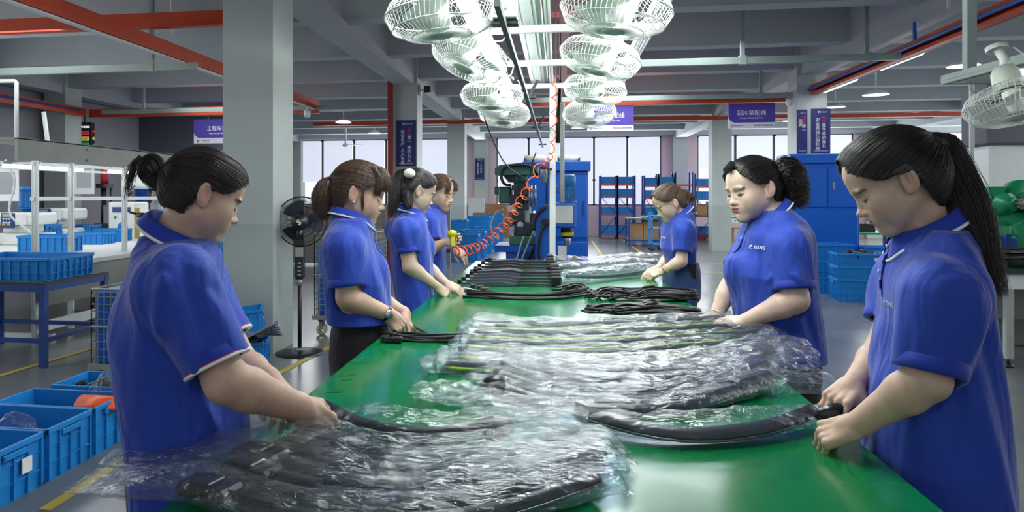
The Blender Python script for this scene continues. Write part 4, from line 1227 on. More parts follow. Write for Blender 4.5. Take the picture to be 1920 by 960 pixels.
for k in range(3):
    m = MB(); vs = []
    for i in range(7):
        r = .03+.16*i/6
        for j in range(6): a = (j/5-.5)*1.3+k*2*PI/3; vs.append((r*math.cos(a), .17+.03*(j/5-.5), cz+r*math.sin(a)))
    m.add(vs, [(i*6+j, (i+1)*6+j, (i+1)*6+j+1, i*6+j+1) for i in range(6) for j in range(5)], True); m.build('blade', mat('fan_blade_smoke', '2a3a52', .3), t)
# mesh trolley and partition behind
p = G(590, 628, 0)
tr = mesh_cage('wheeled wire mesh trolley behind the pedestal fan', (p.x+.28, p.y+.38, 0), .55, .8, .82, .20, wheels=True)
t = thing('tote_liner', 'blue tote filled with parts inside the mesh trolley', 'liner', (p.x+.28, p.y+.38, .20)); m = MB(); m.box(-.25, -.37, 0, .25, .37, .70, .01); m.build('tote', M_BLUE, t); m = MB(); m.box(-.24, -.36, .70, .24, .36, .78, .03); m.build('contents', M_CARD, t)
a = WY(500, 400, 13.4); b = WY(842, 400, 13.4)
t = thing('partition', 'low grey partition across the bay behind the left women', 'partition', ((a.x+b.x)/2, 13.4, 0)); m = MB(); m.box((a.x-b.x)/2-.3, -.03, .05, (b.x-a.x)/2, .03, 1.2, .005); m.build('panel', M_DARK, t); t.children[0].data.materials[0] = mat('partition_grey', '8d8a85', .7)
m = MB(); 
for i in range(4): x = (a.x-b.x)/2+(b.x-a.x)*i/3; m.box(x-.03, -.05, 0, x+.03, .05, 1.22)
m.build('posts', M_GREY, t)
# ------------------------------------------------------------------ bins in the middle left
def bin_row(lab, spots, L, Wd, H, fill=False, m_=None, grp=None):
    for i, (px, py, z, word) in enumerate(spots):
        p = G(px, py, z) ; crate('%s, %s' % (lab, word), (p.x, p.y+Wd/2, z), .0, L, Wd, H, m_=m_, group=grp, fill=('black parts heaped in the bin %s' % word) if fill else None)
WORDS = ['front of the row', 'second in the row', 'third in the row', 'fourth in the row']
for i in range(4):
    p = G(884+i*13-(0), 492-i*8, 0)
    for k in range(2):
        crate('blue parts bin beyond the air gun, %s, %s layer' % (WORDS[i], ('bottom', 'top')[k]), (p.x-.15, p.y+.15, k*.30), 0, .60, .42, .29, group='bins stacked beyond the air gun', fill=('dark parts heaped in the bin %s' % WORDS[i]) if k else None)
for i, (px, py, n_) in enumerate(((893, 462, 3), (928, 452, 3))):
    p = G(px, py, 0)
    for k in range(n_): crate('tall blue tote %s of the left column, %s of its stack' % (('right', 'far right')[i], ('bottom', 'middle', 'top')[k]), (p.x, p.y+.2, k*.28), 0, (.75, .45)[i], .45, .28)
for i, (px, py) in enumerate(((712, 482), (738, 470), (852, 470))):
    p = G(px, py+6, 0)
    for k in range(3): crate('blue bin %s, %s of its stack' % (('behind the ponytailed woman', 'between the second and third women', 'behind the woman with the air gun')[i], ('bottom', 'middle', 'top')[k]), (p.x, p.y+.2, k*.27), 0, .6, .42, .27, fill=('silvery parts in the bin %s' % ('behind the ponytailed woman', 'between the second and third women', 'behind the woman with the air gun')[i]) if k == 2 else None)
# cardboard sheets and white board
p = G(925, 436, 0); t = thing('cardboard_stack', 'brown cardboard sheets leaning behind the blue totes', 'cardboard', (p.x, min(p.y+1.2, 24.0), 0))
for k in range(4): m = MB(); m.box(-.75+.1*k, -.02-.12*k, 0, .65+.04*k, .0-.12*k, 1.12-.10*k); o = m.build('sheet', M_CARD, t)
p = G(888, 446, 0); m = MB(); m.box(-.28, -.02, 0, .28, .02, 1.32); o = m.build('white_board', M_WHITEP); o.location = (p.x, p.y+.8, 0); tag(o, 'pale board standing right of the third column', 'board')

# ------------------------------------------------------------------ machines beyond the table
d0 = 7.9
p = G(985, 492+90, 0)
P = WY(975, 400, 7.9); t = thing('drill_press', 'dark green pillar drill on a blue stand beyond the table', 'machine', (P.x, 7.9, 0))
px = lambda x, y: (WY(x, y, 7.9).x-P.x, WY(x, y, 7.9).z)
x0, z0 = px(945, 450); x1, _ = px(1015, 450)
m = MB(); m.box(x0+.04, -.25, 0, x1, .3, px(0, 452)[1], .01); m.box(x0-.08, -.3, px(0, 458)[1], x1, .32, px(0, 447)[1], .005); m.build('stand', M_BLUE, t)
m = MB(); m.box(px(958, 0)[0], -.28, px(0, 447)[1], px(1010, 0)[0], .3, px(0, 432)[1], .01); m.build('table_base', M_GREENM, t)
m = MB(); m.cyl((px(972, 0)[0], 0, px(0, 432)[1]), (px(972, 0)[0], 0, px(0, 330)[1]), .055, n=20); m.build('pillar', M_STEEL, t)
m = MB(); m.cyl((px(986, 0)[0], -.1, px(0, 440)[1]), (px(986, 0)[0], -.1, px(0, 410)[1]), .05, n=18); m.cyl((px(986, 0)[0], -.1, px(0, 405)[1]), (px(986, 0)[0], -.1, px(0, 385)[1]), .04, n=18); m.build('air_cylinder', M_STEEL, t)
a, b = px(931, 333), px(1006, 316)
pts = [(a[0], px(0, 333)[1]), (a[0], px(0, 322)[1]), (px(940, 0)[0], px(0, 317)[1]), (px(985, 0)[0], px(0, 313)[1]), (px(1003, 0)[0], px(0, 313)[1]), (b[0]+.02, px(0, 320)[1]), (b[0]+.02, px(0, 333)[1])]
m = MB(); m.prism(pts, -.22, .22); m.build('belt_cover', M_GREENM, t)
m = MB(); m.prism([(px(944, 0)[0], px(0, 333)[1]), (px(955, 0)[0], px(0, 345)[1]), (px(968, 0)[0], px(0, 345)[1]), (px(980, 0)[0], px(0, 333)[1])], -.1, .1); m.build('pulley_box', M_BLACK, t)
m = MB(); m.box(px(936, 0)[0], -.14, px(0, 380)[1], px(960, 0)[0], .14, px(0, 352)[1], .02); m.box(px(928, 0)[0], -.08, px(0, 365)[1], px(937, 0)[0], .08, px(0, 352)[1], .01); m.build('motor', M_GREENM, t)
for k in range(3):
    for j in range(2): pass
m = MB(); m.box(px(965, 0)[0], -.13, px(0, 380)[1], px(990, 0)[0], .16, px(0, 345)[1], .03); m.cyl((px(977, 0)[0], -.05, px(0, 345)[1]), (px(977, 0)[0], -.05, px(0, 330)[1]), .08, n=18); m.build('head', M_GREENM, t)
m = MB(); m.box(px(964, 0)[0], -.2, px(0, 409)[1], px(996, 0)[0], -.12, px(0, 384)[1], .006); m.build('control_box', M_WHITE, t)
m = MB(); m.box(px(948, 0)[0], -.1, px(0, 418)[1], px(963, 0)[0], .02, px(0, 394)[1], .01); m.build('side_box', M_GREY, t)
rg = random.Random(4)
m = MB()
for k in range(22):
    c = px(rg.uniform(966, 1006), rg.uniform(348, 440)); s_ = rg.uniform(.02, .055); m.box(c[0]-s_, -.2-rg.uniform(0, .08), c[1]-s_, c[0]+s_, -.1, c[1]+s_*rg.uniform(.6, 1.6), .005)
m.build('valves', M_DGREY, t)
m = MB()
for k in range(6):
    c = px(rg.uniform(990, 1004), 0); m.cyl((c[0], -.12-.02*k, px(0, 385)[1]), (c[0], -.12-.02*k, px(0, 350)[1]), .014, n=8)
m.cyl((px(1000, 0)[0], -.1, px(0, 428)[1]), (px(1000, 0)[0], -.1, px(0, 392)[1]), .03, n=12); m.build('guide_rods', M_STEEL, t)
m = MB(); m.lathe([(0, -.02), (.035, -.02), (.035, .02), (0, .02)], (px(978, 0)[0], -.25, px(0, 414)[1]), 18, axis='y'); m.build('gauge', M_PAPER, t)
m = MB()
for pts in ([(948, 392), (934, 398), (926, 420), (930, 440), (940, 446)], [(985, 440), (978, 460), (972, 482), (968, 496)], [(1003, 430), (992, 455), (982, 480)]):
    m.tube(catmull([(*[px(x, y)[0]], -.3, px(x, y)[1]) for x, y in pts], 14).tolist(), .012, 6)
m.build('hoses', M_HOSE_C, t)
m = MB()
for pts in ([(1010, 330), (1000, 316), (980, 312), (952, 316), (944, 332), (950, 346), (962, 348)], [(1006, 455), (995, 475), (982, 492)], [(1010, 462), (1003, 480), (994, 494)]):
    m.tube(catmull([(px(x, y)[0], -.3, px(x, y)[1]) for x, y in pts], 18).tolist(), .018, 6)
m.build('black_hoses', M_CABLE, t)
for i, (x, y) in enumerate(((929, 496), (950, 500))):
    q = WY(x, y, 8.3)
crate('blue crate of white parts on the floor left of the green drill', (WY(934, 480, 7.7).x+.02, 7.75, max(0.0, .0)), 0, .55, .42, .48, fill='white parts filling the crate left of the green drill')
# big blue cabinet
def cabinet(label, x0, y0, x1, Y, dep=.7, doors=2, panel=None):
    a = WY(x0, y0, Y); b = WY(x1, y0, Y); w_ = b.x-a.x; H = a.z
    t = thing('steel_cabinet', label, 'cabinet', ((a.x+b.x)/2, Y, 0))
    m = MB(); m.box(-w_/2, 0, 0, w_/2, dep, H*.93, .01); m.box(-w_/2-.03, -.04, H*.93, w_/2+.03, dep+.04, H, .008); m.build('carcass', M_BLUE, t)
    return t, w_, H
t, w_, H = cabinet('tall blue machine cabinet behind the centre post', 984, 303, 1103, 9.2, .9)
for a, b in ((-.10, .96),):
    m = MB(); m.box(w_*a, -.02, H*.46, w_/2*b, -.001, H*.90, .008); d_ = m.build('door', M_BLUE, t)
    m = MB(); m.box(w_/2*b-.06, -.035, H*.62, w_/2*b-.04, -.02, H*.72); m.build('handle', M_DGREY, d_)
m = MB(); m.box(-w_*.16, -.012, H*.50, -w_*.14, -.001, H*.88); m.build('slot', M_BLACKM, t)
m = MB(); m.box(w_*.0, -.02, .05, w_/2*.96, -.001, H*.43, .006); d_ = m.build('door', M_BLUE, t)
for sx in (-.35, .2): m = MB(); m.cyl((w_*(sx-.17), .3, H+.05), (w_*(sx+.17), .3, H+.05), .05, n=14); m.build('roll', mat('cream_roll', 'e8dfc8', .6), t)
m = MB()
for sx in (-.52, .03, .37): m.box(w_*sx-.01, .24, H, w_*sx+.01, .36, H+.06)
m.build('roll_stand', M_DGREY, t)
# blue tapping machine
P = WY(1060, 400, 7.3); t = thing('tapping_machine', 'blue tapping machine with yellow ringed chuck beyond the table', 'machine', (P.x, 7.3, 0))
px = lambda x, y: (WY(x, y, 7.3).x-P.x, WY(x, y, 7.3).z)
a = px(1003, 0)[0]
pts = [(px(1003, 0)[0], 0), (px(1005, 0)[0], px(0, 400)[1]), (px(1012, 0)[0], px(0, 386)[1]), (px(1030, 0)[0], px(0, 381)[1]), (px(1044, 0)[0], px(0, 381)[1]), (px(1040, 0)[0], px(0, 470)[1]), (px(1034, 0)[0], px(0, 486)[1]), (px(1103, 0)[0], px(0, 490)[1]), (px(1108, 0)[0], 0)]
m = MB(); m.prism(pts, -.14, .3); m.build('column', M_BLUE, t)
m = MB(); m.box(px(1034, 0)[0], -.22, px(0, 419)[1], px(1080, 0)[0], .2, px(0, 379)[1], .02); m.build('head', M_BLUE, t)
m = MB(); m.box(px(1039, 0)[0], -.235, px(0, 411)[1], px(1074, 0)[0], -.222, px(0, 383)[1]); m.build('instruction_sheet', M_PAPER, t)
m = MB(); c = (px(1065, 0)[0], -.03)
hm_, rm_ = px(0, 331)[1]-px(0, 378)[1], .078
m.lathe([(0, 0), (.09, 0), (.09, .02), (.066, .02), (.066, hm_*.6), (.078, hm_*.62), (.078, hm_*.93), (.06, hm_), (0, hm_)], (c[0], c[1], px(0, 379)[1]), 24)
for i in range(24): aa = 2*PI*i/24; m.bar((c[0]+.07*math.cos(aa), c[1]+.07*math.sin(aa), px(0, 377)[1]), (c[0]+.07*math.cos(aa), c[1]+.07*math.sin(aa), px(0, 352)[1]), .01, .01)
m.build('motor', M_MOTOR, t)
m = MB(); m.box(px(1041, 0)[0], -.1, px(0, 362)[1], px(1049, 0)[0], 0, px(0, 350)[1], .01); m.build('terminal_box', M_MOTOR, t)
c = (px(1063, 0)[0], -.05); zz = lambda y: px(0, y)[1]
m = MB(); m.lathe([(.06, zz(419)), (.066, zz(424)), (.066, zz(427))], (c[0], c[1], 0), 24); m.lathe([(.066, zz(432)), (.06, zz(436)), (.03, zz(437))], (c[0], c[1], 0), 24); m.build('chuck_body', M_BLACK, t)
m = MB(); m.lathe([(.067, zz(427)), (.068, zz(428)), (.068, zz(432)), (.066, zz(432.5))], (c[0], c[1], 0), 24); m.build('yellow_ring', M_YEL, t)
m = MB(); m.lathe([(.034, zz(436)), (.038, zz(440)), (.034, zz(447)), (.012, zz(449)), (.008, zz(460)), (0, zz(461))], (c[0], c[1], 0), 20); m.build('chuck', M_STEEL, t)
m = MB(); m.box(px(1046, 0)[0], -.16, zz(474), px(1062, 0)[0], -.145, zz(448)); m.build('notice', M_PAPER, t)
m = MB(); c2 = px(1077, 0)[0]; m.lathe([(.05, zz(488)), (.05, zz(481)), (.03, zz(479)), (.03, zz(468)), (.015, zz(465)), (0, zz(465))], (c2, -.05, 0), 20); m.build('fixture', mat('rusty_casting', '6b5248', .6), t)
m = MB(); m.box(px(1017, 0)[0], -.24, zz(414), px(1031, 0)[0], -.15, zz(404), .008); m.tube(catmull([(px(x, y)[0], -.22, zz(y)) for x, y in ((1022, 412), (1014, 430), (1011, 455), (1015, 478), (1018, 490))], 14).tolist(), .018, 8); m.tube(catmull([(px(x, y)[0], -.22, zz(y)) for x, y in ((1026, 384), (1012, 394), (1003, 408), (1003, 422))], 12).tolist(), .018, 8); m.build('black_pipe', M_CABLE, t)
m = MB(); m.cyl((px(1054, 0)[0], -.3, zz(378)), (px(1054, 0)[0], -.3, 2.33), .022, n=12); o = m.build('conduit', M_HOSE_C); o.location = t.location; o.data.materials[0] = M_WHITEP; tag(o, 'cream conduit pole rising behind the centre post', 'conduit')

# ------------------------------------------------------------------ racks with bins
M_SHELF = mat('rack_orange', 'd8502c', .4)
def rack(label, px0, px1, Y, H, zs, bins=True, pink=False, nb=2, words=''):
    a = WY(px0, 400, Y); b = WY(px1, 400, Y); w_ = b.x-a.x; dp = .5
    t = thing('storage_rack', label, 'rack', ((a.x+b.x)/2, Y, 0))
    for sx in (-1, 1):
        for y in (0, dp): m = MB(); m.box(sx*w_/2-.03, y-.025, 0, sx*w_/2+.03, y+.025, H); m.build('upright', M_BLUED, t)
    m = MB(); m.bar((-w_/2, .0, zs[0]), (w_/2, .0, zs[1]), .03, .02); m.bar((-w_/2, .0, zs[2]), (w_/2, .0, zs[1]), .03, .02)
    for s in (-1, 1): m.bar((s*w_/2, 0, .3), (s*w_/2, dp, .8), .02, .02); m.bar((s*w_/2, dp, .8), (s*w_/2, 0, 1.3), .02, .02)
    m.build('brace', M_BLUED, t)
    for k, z in enumerate(zs):
        m = MB(); m.box(-w_/2, -.02, z-.05, w_/2, .01, z); m.box(-w_/2, dp-.01, z-.05, w_/2, dp+.02, z); m.box(-w_/2, 0, z-.02, w_/2, dp, z-.005); m.build('shelf', M_SHELF, t)
        if bins:
            for j in range(nb):
                bw = w_/nb*.9; crate('blue bin, %s, %s shelf, %s' % (words, ('bottom', 'second', 'third', 'top')[k], 'filling it'), (a.x+w_*(j+.5)/nb, Y+.22, z), 0, bw, .42, .24 if k else .30, group='bins on the back racks')
    return t
Yr = 23.2
rack('blue and orange rack left of the centre aisle window', 1126, 1157, Yr, 2.06, (.12, .78, 1.38, 1.78), nb=1, words='first rack from the left')
rack('blue and orange rack second from the left under the windows', 1158, 1190, Yr, 2.06, (.12, .78, 1.38, 1.78), nb=1, words='second rack from the left')
rack('blue rack behind the young woman, its left bay', 1208, 1234, Yr-.3, 2.05, (.12, .78, 1.34, 1.74), nb=1, words='rack left of the young woman')
rack('blue rack behind the young woman, its middle bay', 1235, 1265, Yr-.3, 2.1, (.12, .78, 1.34, 1.76), nb=1, words='rack over the young woman')
rack('blue rack behind the young woman, its right empty bay', 1266, 1298, Yr-.3, 2.15, (.12, .78, 1.34, 1.76), bins=False)
rack('blue rack in front of the tall right window', 1303, 1342, Yr-.3, 2.1, (.12, .78, 1.30, 1.70), nb=1, words='rack at the right window')
# table with cardboard boxes, trolley
def simple_table(label, p, w_, dp, H, top, leg, th=.04, name='work_table', shelf=None):
    t = thing(name, label, 'table', p)
    m = MB(); m.box(-w_/2, 0, H-th, w_/2, dp, H, .004); m.build('table_top', top, t)
    for sx in (-1, 1):
        for y in (.04, dp-.04): m = MB(); m.box(sx*(w_/2-.04)-.025, y-.025, 0, sx*(w_/2-.04)+.025, y+.025, H-th); m.build('leg', leg, t)
    m = MB()
    for y in (.04, dp-.04): m.box(-w_/2+.04, y-.015, .14, w_/2-.04, y+.015, .18)
    for sx in (-1, 1): m.box(sx*(w_/2-.04)-.015, .04, .14, sx*(w_/2-.04)+.015, dp-.04, .18)
    m.build('stretcher', leg, t)
    if shelf: m = MB(); m.box(-w_/2+.04, .04, .18, w_/2-.04, dp-.04, .20); m.build('shelf', shelf, t)
    return t
p = G(1205, 462, 0); p2 = (p.x+.15, p.y, 0)
simple_table('blue legged table with cardboard boxes under it near the racks', p2, 1.1, 1.0, .78, M_GREENM, M_BLUED, shelf=M_GREY)
for k, (x, w_, h) in enumerate(((-.28, .34, .42), (.15, .5, .5))):
    m = MB(); m.box(-w_/2, 0, 0, w_/2, .5, h, .003); o = m.build('cardboard_box', M_CARD); o.location = (p2[0]+x, p2[1]+.2, .20); tag(o, '%s cardboard box on the lower shelf of the blue legged table' % ('narrow left', 'wide right')[k], 'box')
rg = random.Random(8)
for k in range(5):
    m = MB(); m.lathe([(0, 0), (.05, 0), (.05, .04), (.03, .06), (0, .06)], n=14); m.box(-.02, -.02, .06, .02, .02, .09); o = m.build('motor_part', M_STEEL); o.location = (p2[0]-.1+.13*k, p2[1]+.3+.1*(k % 2), .78); tag(o, 'small round metal motor part on the blue legged table', 'part', 'metal parts on the blue legged table')
p = G(1232, 470, 0); t = thing('tool_trolley', 'blue tool trolley just left of the young woman', 'trolley', (p.x, p.y, 0))
for sx in (-.13, .13):
    for y in (0, .5): m = MB(); m.box(sx-.02, y-.02, .10, sx+.02, y+.02, .98); m.build('upright', M_MOTOR, t); m = MB(); m.lathe([(.02, -.015), (.05, -.015), (.05, .015), (.02, .015)], (sx, y, .05), 16, axis='y'); m.build('wheel', M_BLACK, t)
for z in (.14, .55, .86): m = MB(); m.box(-.15, -.02, z, .15, .52, z+.03); m.build('shelf', M_MOTOR, t)
# benches right of centre
p = G(1310, 462, 0)
simple_table('long blue bench with parts behind the curly haired woman', (p.x+.2, p.y+2.0, 0), 2.0, .8, .80, M_DGREY, M_BLUED)
bx, by = p.x+.2, p.y+2.0
for k in range(9):
    m = MB(); m.lathe([(0, 0), (.045, 0), (.045, .09), (.02, .10), (.02, .13), (0, .13)], n=12); o = m.build('spring_part', M_STEEL); o.location = (bx-.75+.11*k, by+.12+(k % 2)*.1, .80); tag(o, 'small steel cylinder in the row on the long blue bench', 'part', 'steel cylinders on the long blue bench')
for k, (x, w_, h, mm, nm) in enumerate(((.32, .3, .30, M_CARD, 'brown carton on the long blue bench'), (.62, .26, .42, M_SHEET, 'grey upright tray box on the long blue bench'), (.86, .3, .2, M_CARD, 'low carton at the right end of the long blue bench'))):
    m = MB(); m.box(-w_/2, 0, 0, w_/2, .3, h, .003); o = m.build('carton', mm); o.location = (bx+x, by+.2, .80); tag(o, nm, 'box')
p = G(1372, 458, 0); t = thing('drawer_bench', 'pale workbench with drawers behind the curly haired woman', 'workbench', (p.x, p.y, 0))
m = MB(); m.box(-.55, 0, .76, .75, .8, .80, .004); m.build('worktop', M_GREENM, t)
m = MB(); m.box(-.52, .03, .60, .72, .75, .76); m.build('carcass', M_WHITEP, t)
for k in range(3): m = MB(); m.box(-.50+k*.41, .01, .62, -.12+k*.41, .03, .74, .003); d_ = m.build('drawer', M_WHITEP, t); m = MB(); m.cyl((-.31+k*.41, .01, .68), (-.31+k*.41, -.01, .68), .018, n=12); m.build('knob', M_BLACK, d_)
for x in (-.50, -.1, .3, .70):
    m = MB(); m.box(x-.025, .03, 0, x+.025, .08, .60); m.build('leg', M_WHITEP, t)
p = G(1362, 463, 0); stool('wooden stool under the pale drawer bench, left one', (p.x, p.y, 0), H=.55); p = G(1383, 468, 0); stool('wooden stool in front of the pale drawer bench, right one', (p.x, p.y, 0), H=.58)
for (x, mm, nm) in ((1311, M_RED, 'red'), (1333, mat('bin_ochre', 'a8962c', .5), 'ochre yellow')):
    p = G(x, 450, 0); crate('%s parts bin on the floor right of the young woman' % nm, (p.x, p.y+.2, 0), 0, .33, .4, .22, m_=mm)
# tall blue cabinet at right
t, w_, H = cabinet('wide blue cabinet behind the two right hand women', 1484, 289, 1612, 11.3, .6)
for a, b in ((-.46, .02), (.04, .46)):
    m = MB(); m.box(w_*a, -.02, H*.60, w_*b, -.001, H*.90, .008); d_ = m.build('door', M_BLUE, t)
    m = MB(); m.box(w_*(a+.06)-.0, -.035, H*.73, w_*(a+.06)+.03, -.02, H*.79, .004); m.build('handle', M_STEEL, d_)
m = MB(); m.box(-w_*.47, -.02, H*.22, w_*.47, -.001, H*.58, .006); m.build('lower_panel', M_BLUE, t)
m = MB(); m.box(-w_*.47, -.02, .06, w_*.47, -.001, H*.20, .006); m.build('lower_panel', M_BLUE, t)
p = WY(1462, 305, 11.5); m = MB(); m.box(-.25, -.2, 0, .25, .3, 1.80, .01); o = m.build('grey_locker', M_SHEET); o.location = (p.x-.1, 11.5, 0); tag(o, 'grey upright locker peeking left of the wide blue cabinet', 'locker')
# crate stacks
p = G(1552, 552, 0); xs_ = p.x
for k in range(3): crate('blue crate, left stack before the wide cabinet, %s' % ('lowest', 'middle', 'topmost')[k], (p.x+.12, p.y+.3, k*.235), 0, .52, .5, .235, group='crates stacked before the wide blue cabinet')
p = G(1606, 567, 0)
for k, (h, st) in enumerate(((.30, (.12, 'y', .08, .05)), (.17, None), (.17, (.17, 'y', .08, .045)))):
    crate('blue crate, right stack before the wide cabinet, %s' % ('lowest', 'middle', 'topmost')[k], (p.x+.10, p.y+.20, (0, .30, .47)[k]), -.10, .62, .44, h, group='crates stacked before the wide blue cabinet', sticker=st, fill='dark rods in the top crate of the right stack' if k == 2 else None)
p = G(1645, 545, 0); crate('blue crate half hidden behind the right foreground woman', (p.x+.1, p.y+.3, .44), 0, .5, .4, .2)
t = simple_table('dark low table behind the half hidden right crate', (p.x+.1, p.y+.1, 0), .55, .75, .435, M_DGREY, M_DGREY)
# items seen between chin and collar of the right woman
p = G(1655, 520, 0); simple_table('dark bench with green mat behind the right woman collar', (p.x+.25, p.y+.9, 0), .9, .6, .72, M_GREENB, M_BLUED)
m = MB(); m.box(-.2, 0, 0, .2, .02, .16, .004); o = m.build('instrument_case', M_BLACK); o.location = (p.x+.15, p.y+1.1, .72); o.rotation_euler = (-.1, 0, 0); tag(o, 'small black case standing on the green mat bench', 'case')
# ------------------------------------------------------------------ right bench with hoses and green machine
P = W(1860, 490, 4.45)
Z = .80
c0 = W(1852, 504, 5.66); c1 = G(1960, 505, Z)
t = thing('green_bench', 'green topped bench with aluminium legs at the right edge', 'workbench', (c0.x, c0.y, 0))
m = MB(); m.box(-.30, -.02, Z-.03, 1.2, 1.0, Z, .004); m.build('worktop', M_TABLE, t)
m = MB(); m.box(-.28, .0, Z-.16, 1.2, .96, Z-.03); m.build('apron', M_WHITEP, t)
m = MB(); m.box(-.3, -.03, Z-.035, 1.2, -.018, Z-.002); m.build('edge_band', M_DGREY, t)
for x, y in ((.17, .03), (-.24, .92), (1.1, .03), (1.1, .92)):
    m = MB(); prof(m, (x, y, .07), (x, y, Z-.03), .055, .05, (0, 1, 0)); l_ = m.build('leg', M_ALU, t)
    m = MB(); m.cyl((x, y, .03), (x, y, .07), .012, n=10); m.lathe([(0, 0), (.04, 0), (.035, .02), (.012, .035), (0, .035)], (x, y, 0), 18); m.build('levelling_foot', M_BLACK, l_)
m = MB(); m.box(-.2, .5, .32, 1.2, .9, Z-.16); m.build('lower_box', M_SHEET, t)
rg = random.Random(12)
t2_ = thing('hose_bundle', 'black hose ends heaped on the green bench at the right', 'hoses', (c0.x+.45, c0.y+.25, Z))
m = MB()
for k in range(46):
    y = rg.uniform(-.16, .2); z = .012+rg.uniform(0, .15)*(1-abs(y-.02)*2.5); x0 = rg.uniform(-.42, -.22)
    m.tube(catmull([(x0, y+rg.uniform(-.05, .05), z+rg.uniform(-.005, .02)), (x0+.15, y, z), (.1, y+.02, z+.01), (.6, y+.03, z)], 8).tolist(), .009, 6)
m.build('hoses', M_CABLE, t2_)
P = WY(1862, 440, 7.3)
t = thing('spring_machine', 'bright green lathe like machine at the right edge', 'machine', (P.x, 7.3, 0))
px = lambda x, y: (WY(x, y, 7.3).x-P.x, WY(x, y, 7.3).z)
def bx_(x0, y0, x1, y1, d0=-.15, d1=.25, b=.01, mm=None):
    a = px(x0, y0); b_ = px(x1, y1); m = MB(); m.box(a[0], d0, b_[1], b_[0], d1, a[1], b); return m
m = bx_(1838, 367, 1880, 402, b=.012); m.build('head', M_GREENB, t)
m = MB(); m.prism([px(1839, 350), px(1872, 350), px(1870, 358), (px(1868, 358)[0], px(0, 367)[1]), (px(1842, 358)[0], px(0, 367)[1]), px(1840, 358)], -.12, .2); m.build('hopper', M_GREENB, t)
c = px(1862, 381); m = MB(); m.lathe([(0, -.16), (.10, -.16), (.10, -.2), (.06, -.24), (.06, -.28), (0, -.28)], (c[0], 0, c[1]), 28, axis='y'); m.build('drum', M_GREENB, t)
c = px(1878, 381); m = MB(); 
for k in range(4): a = k*PI/4; m.bar((c[0]-.05*math.cos(a), -.29, c[1]-.05*math.sin(a)), (c[0]+.05*math.cos(a), -.29, c[1]+.05*math.sin(a)), .02, .02)
m.lathe([(0, -.27), (.03, -.27), (.03, -.31), (0, -.31)], (c[0], 0, c[1]), 14, axis='y'); m.build('star_knob', M_GREY, t)
c = px(1912, 370); m = MB(); m.lathe([(.02, -.05), (.165, -.05), (.165, .03), (.02, .03)], (c[0], 0, c[1]), 36, axis='y'); m.lathe([(0, -.09), (.05, -.09), (.05, .05), (0, .05)], (c[0], 0, c[1]), 18, axis='y'); m.build('large_pulley', M_GREENB, t)
c = px(1925, 385); m = MB(); m.lathe([(.02, -.16), (.11, -.16), (.11, -.1), (.02, -.1)], (c[0], 0, c[1]), 30, axis='y'); m.lathe([(0, -.2), (.03, -.2), (.03, -.05), (0, -.05)], (c[0], 0, c[1]), 14, axis='y'); m.build('small_pulley', M_GREENB, t)
pts = [px(1858, 402), px(1935, 395), px(1960, 420), (px(1960, 0)[0], .72), (px(1848, 0)[0], .72), px(1846, 445), px(1870, 440), px(1896, 438), px(1892, 424), px(1876, 414), px(1860, 412)]
m = MB(); m.prism(pts, -.1, .25); m.build('frame', M_GREENB, t)
m = MB(); m.box(px(1848, 0)[0], -.12, 0, px(1960, 0)[0], .3, .72, .01); m.build('stand', M_SHEET, t)
m = MB(); m.tube([(px(1894, 400)[0], -.2, px(0, 404)[1]), (px(1870, 400)[0], -.2, px(0, 412)[1]), (px(1876, 400)[0], -.2, px(0, 428)[1])], .01, 6); m.ball((px(1876, 0)[0], -.2, px(0, 429)[1]), .016, 6); m.ball((px(1894, 0)[0], -.2, px(0, 404)[1]), .02, 6); m.build('lever', M_GREENB, t)
m = MB(); m.box(px(1866, 0)[0], -.16, px(0, 450)[1], px(1886, 0)[0], -.11, px(0, 424)[1]); m.build('guard_grid', M_BLUED, t)
t = thing('machine_cover', 'white panel machine with blue base behind the green machine', 'machine', (WY(1905, 300, 9.0).x, 9.0, 0)); m = MB(); m.box(-.28, 0, 1.35, 1.2, .5, 2.0, .02); m.build('upper_panel', M_WHITEP, t); m = MB(); m.box(-.28, -.02, 0, 1.2, .5, 1.35, .01); m.build('lower_panel', M_BLUE, t); m = MB(); m.box(-.33, -.05, 2.0, 1.2, .5, 2.75, .02); m.build('top_box', M_DARK, t)

# ------------------------------------------------------------------ orange coiled air hose and gun
t = thing('coiled_hose', 'orange coiled air hose from the overhead frame to the air gun', 'hose', (0, 5.2, 1.0))
def coil(pts, r, turns, n):
    g = catmull(pts, n); out = []
    tt = np.linspace(0, 1, n); ta = np.gradient(g, axis=0); ta /= np.linalg.norm(ta, axis=1, keepdims=True)
    u = np.cross(ta, [0.1, 1, .05]); u /= np.linalg.norm(u, axis=1, keepdims=True); v = np.cross(ta, u)
    ph = np.interp(tt, np.linspace(0, 1, len(turns)), turns)*2*PI
    rr = r*np.minimum(1, np.minimum(tt, 1-tt)*25)
    return g+u*(rr*np.cos(ph))[:, None]+v*(rr*np.sin(ph))[:, None]
up_ = [W(1039, 146, 5.2), W(1039, 190, 5.4), W(1038, 240, 5.6), W(1034, 285, 5.8), W(1028, 304, 5.9)]
lo_ = [W(1014, 304, 5.85), W(996, 345, 5.5), W(975, 378, 5.3), W(955, 412, 5.1), W(930, 440, 5.0), W(900, 462, 4.95), W(872, 470, 4.85), W(845, 470, 4.75)]
m = MB(); m.tube((coil(up_, .022, [0, 7], 200)-np.array([0, 5.2, 1.0])).tolist(), .0045, 6, caps=True); m.build('hose', M_HOSE_O, t)
m = MB(); m.tube((coil(lo_, .034, [0, 1.5, 3.5, 6, 9, 12.5, 16, 18], 420)-np.array([0, 5.2, 1.0])).tolist(), .0045, 6, caps=True); m.build('hose', M_HOSE_O, t)
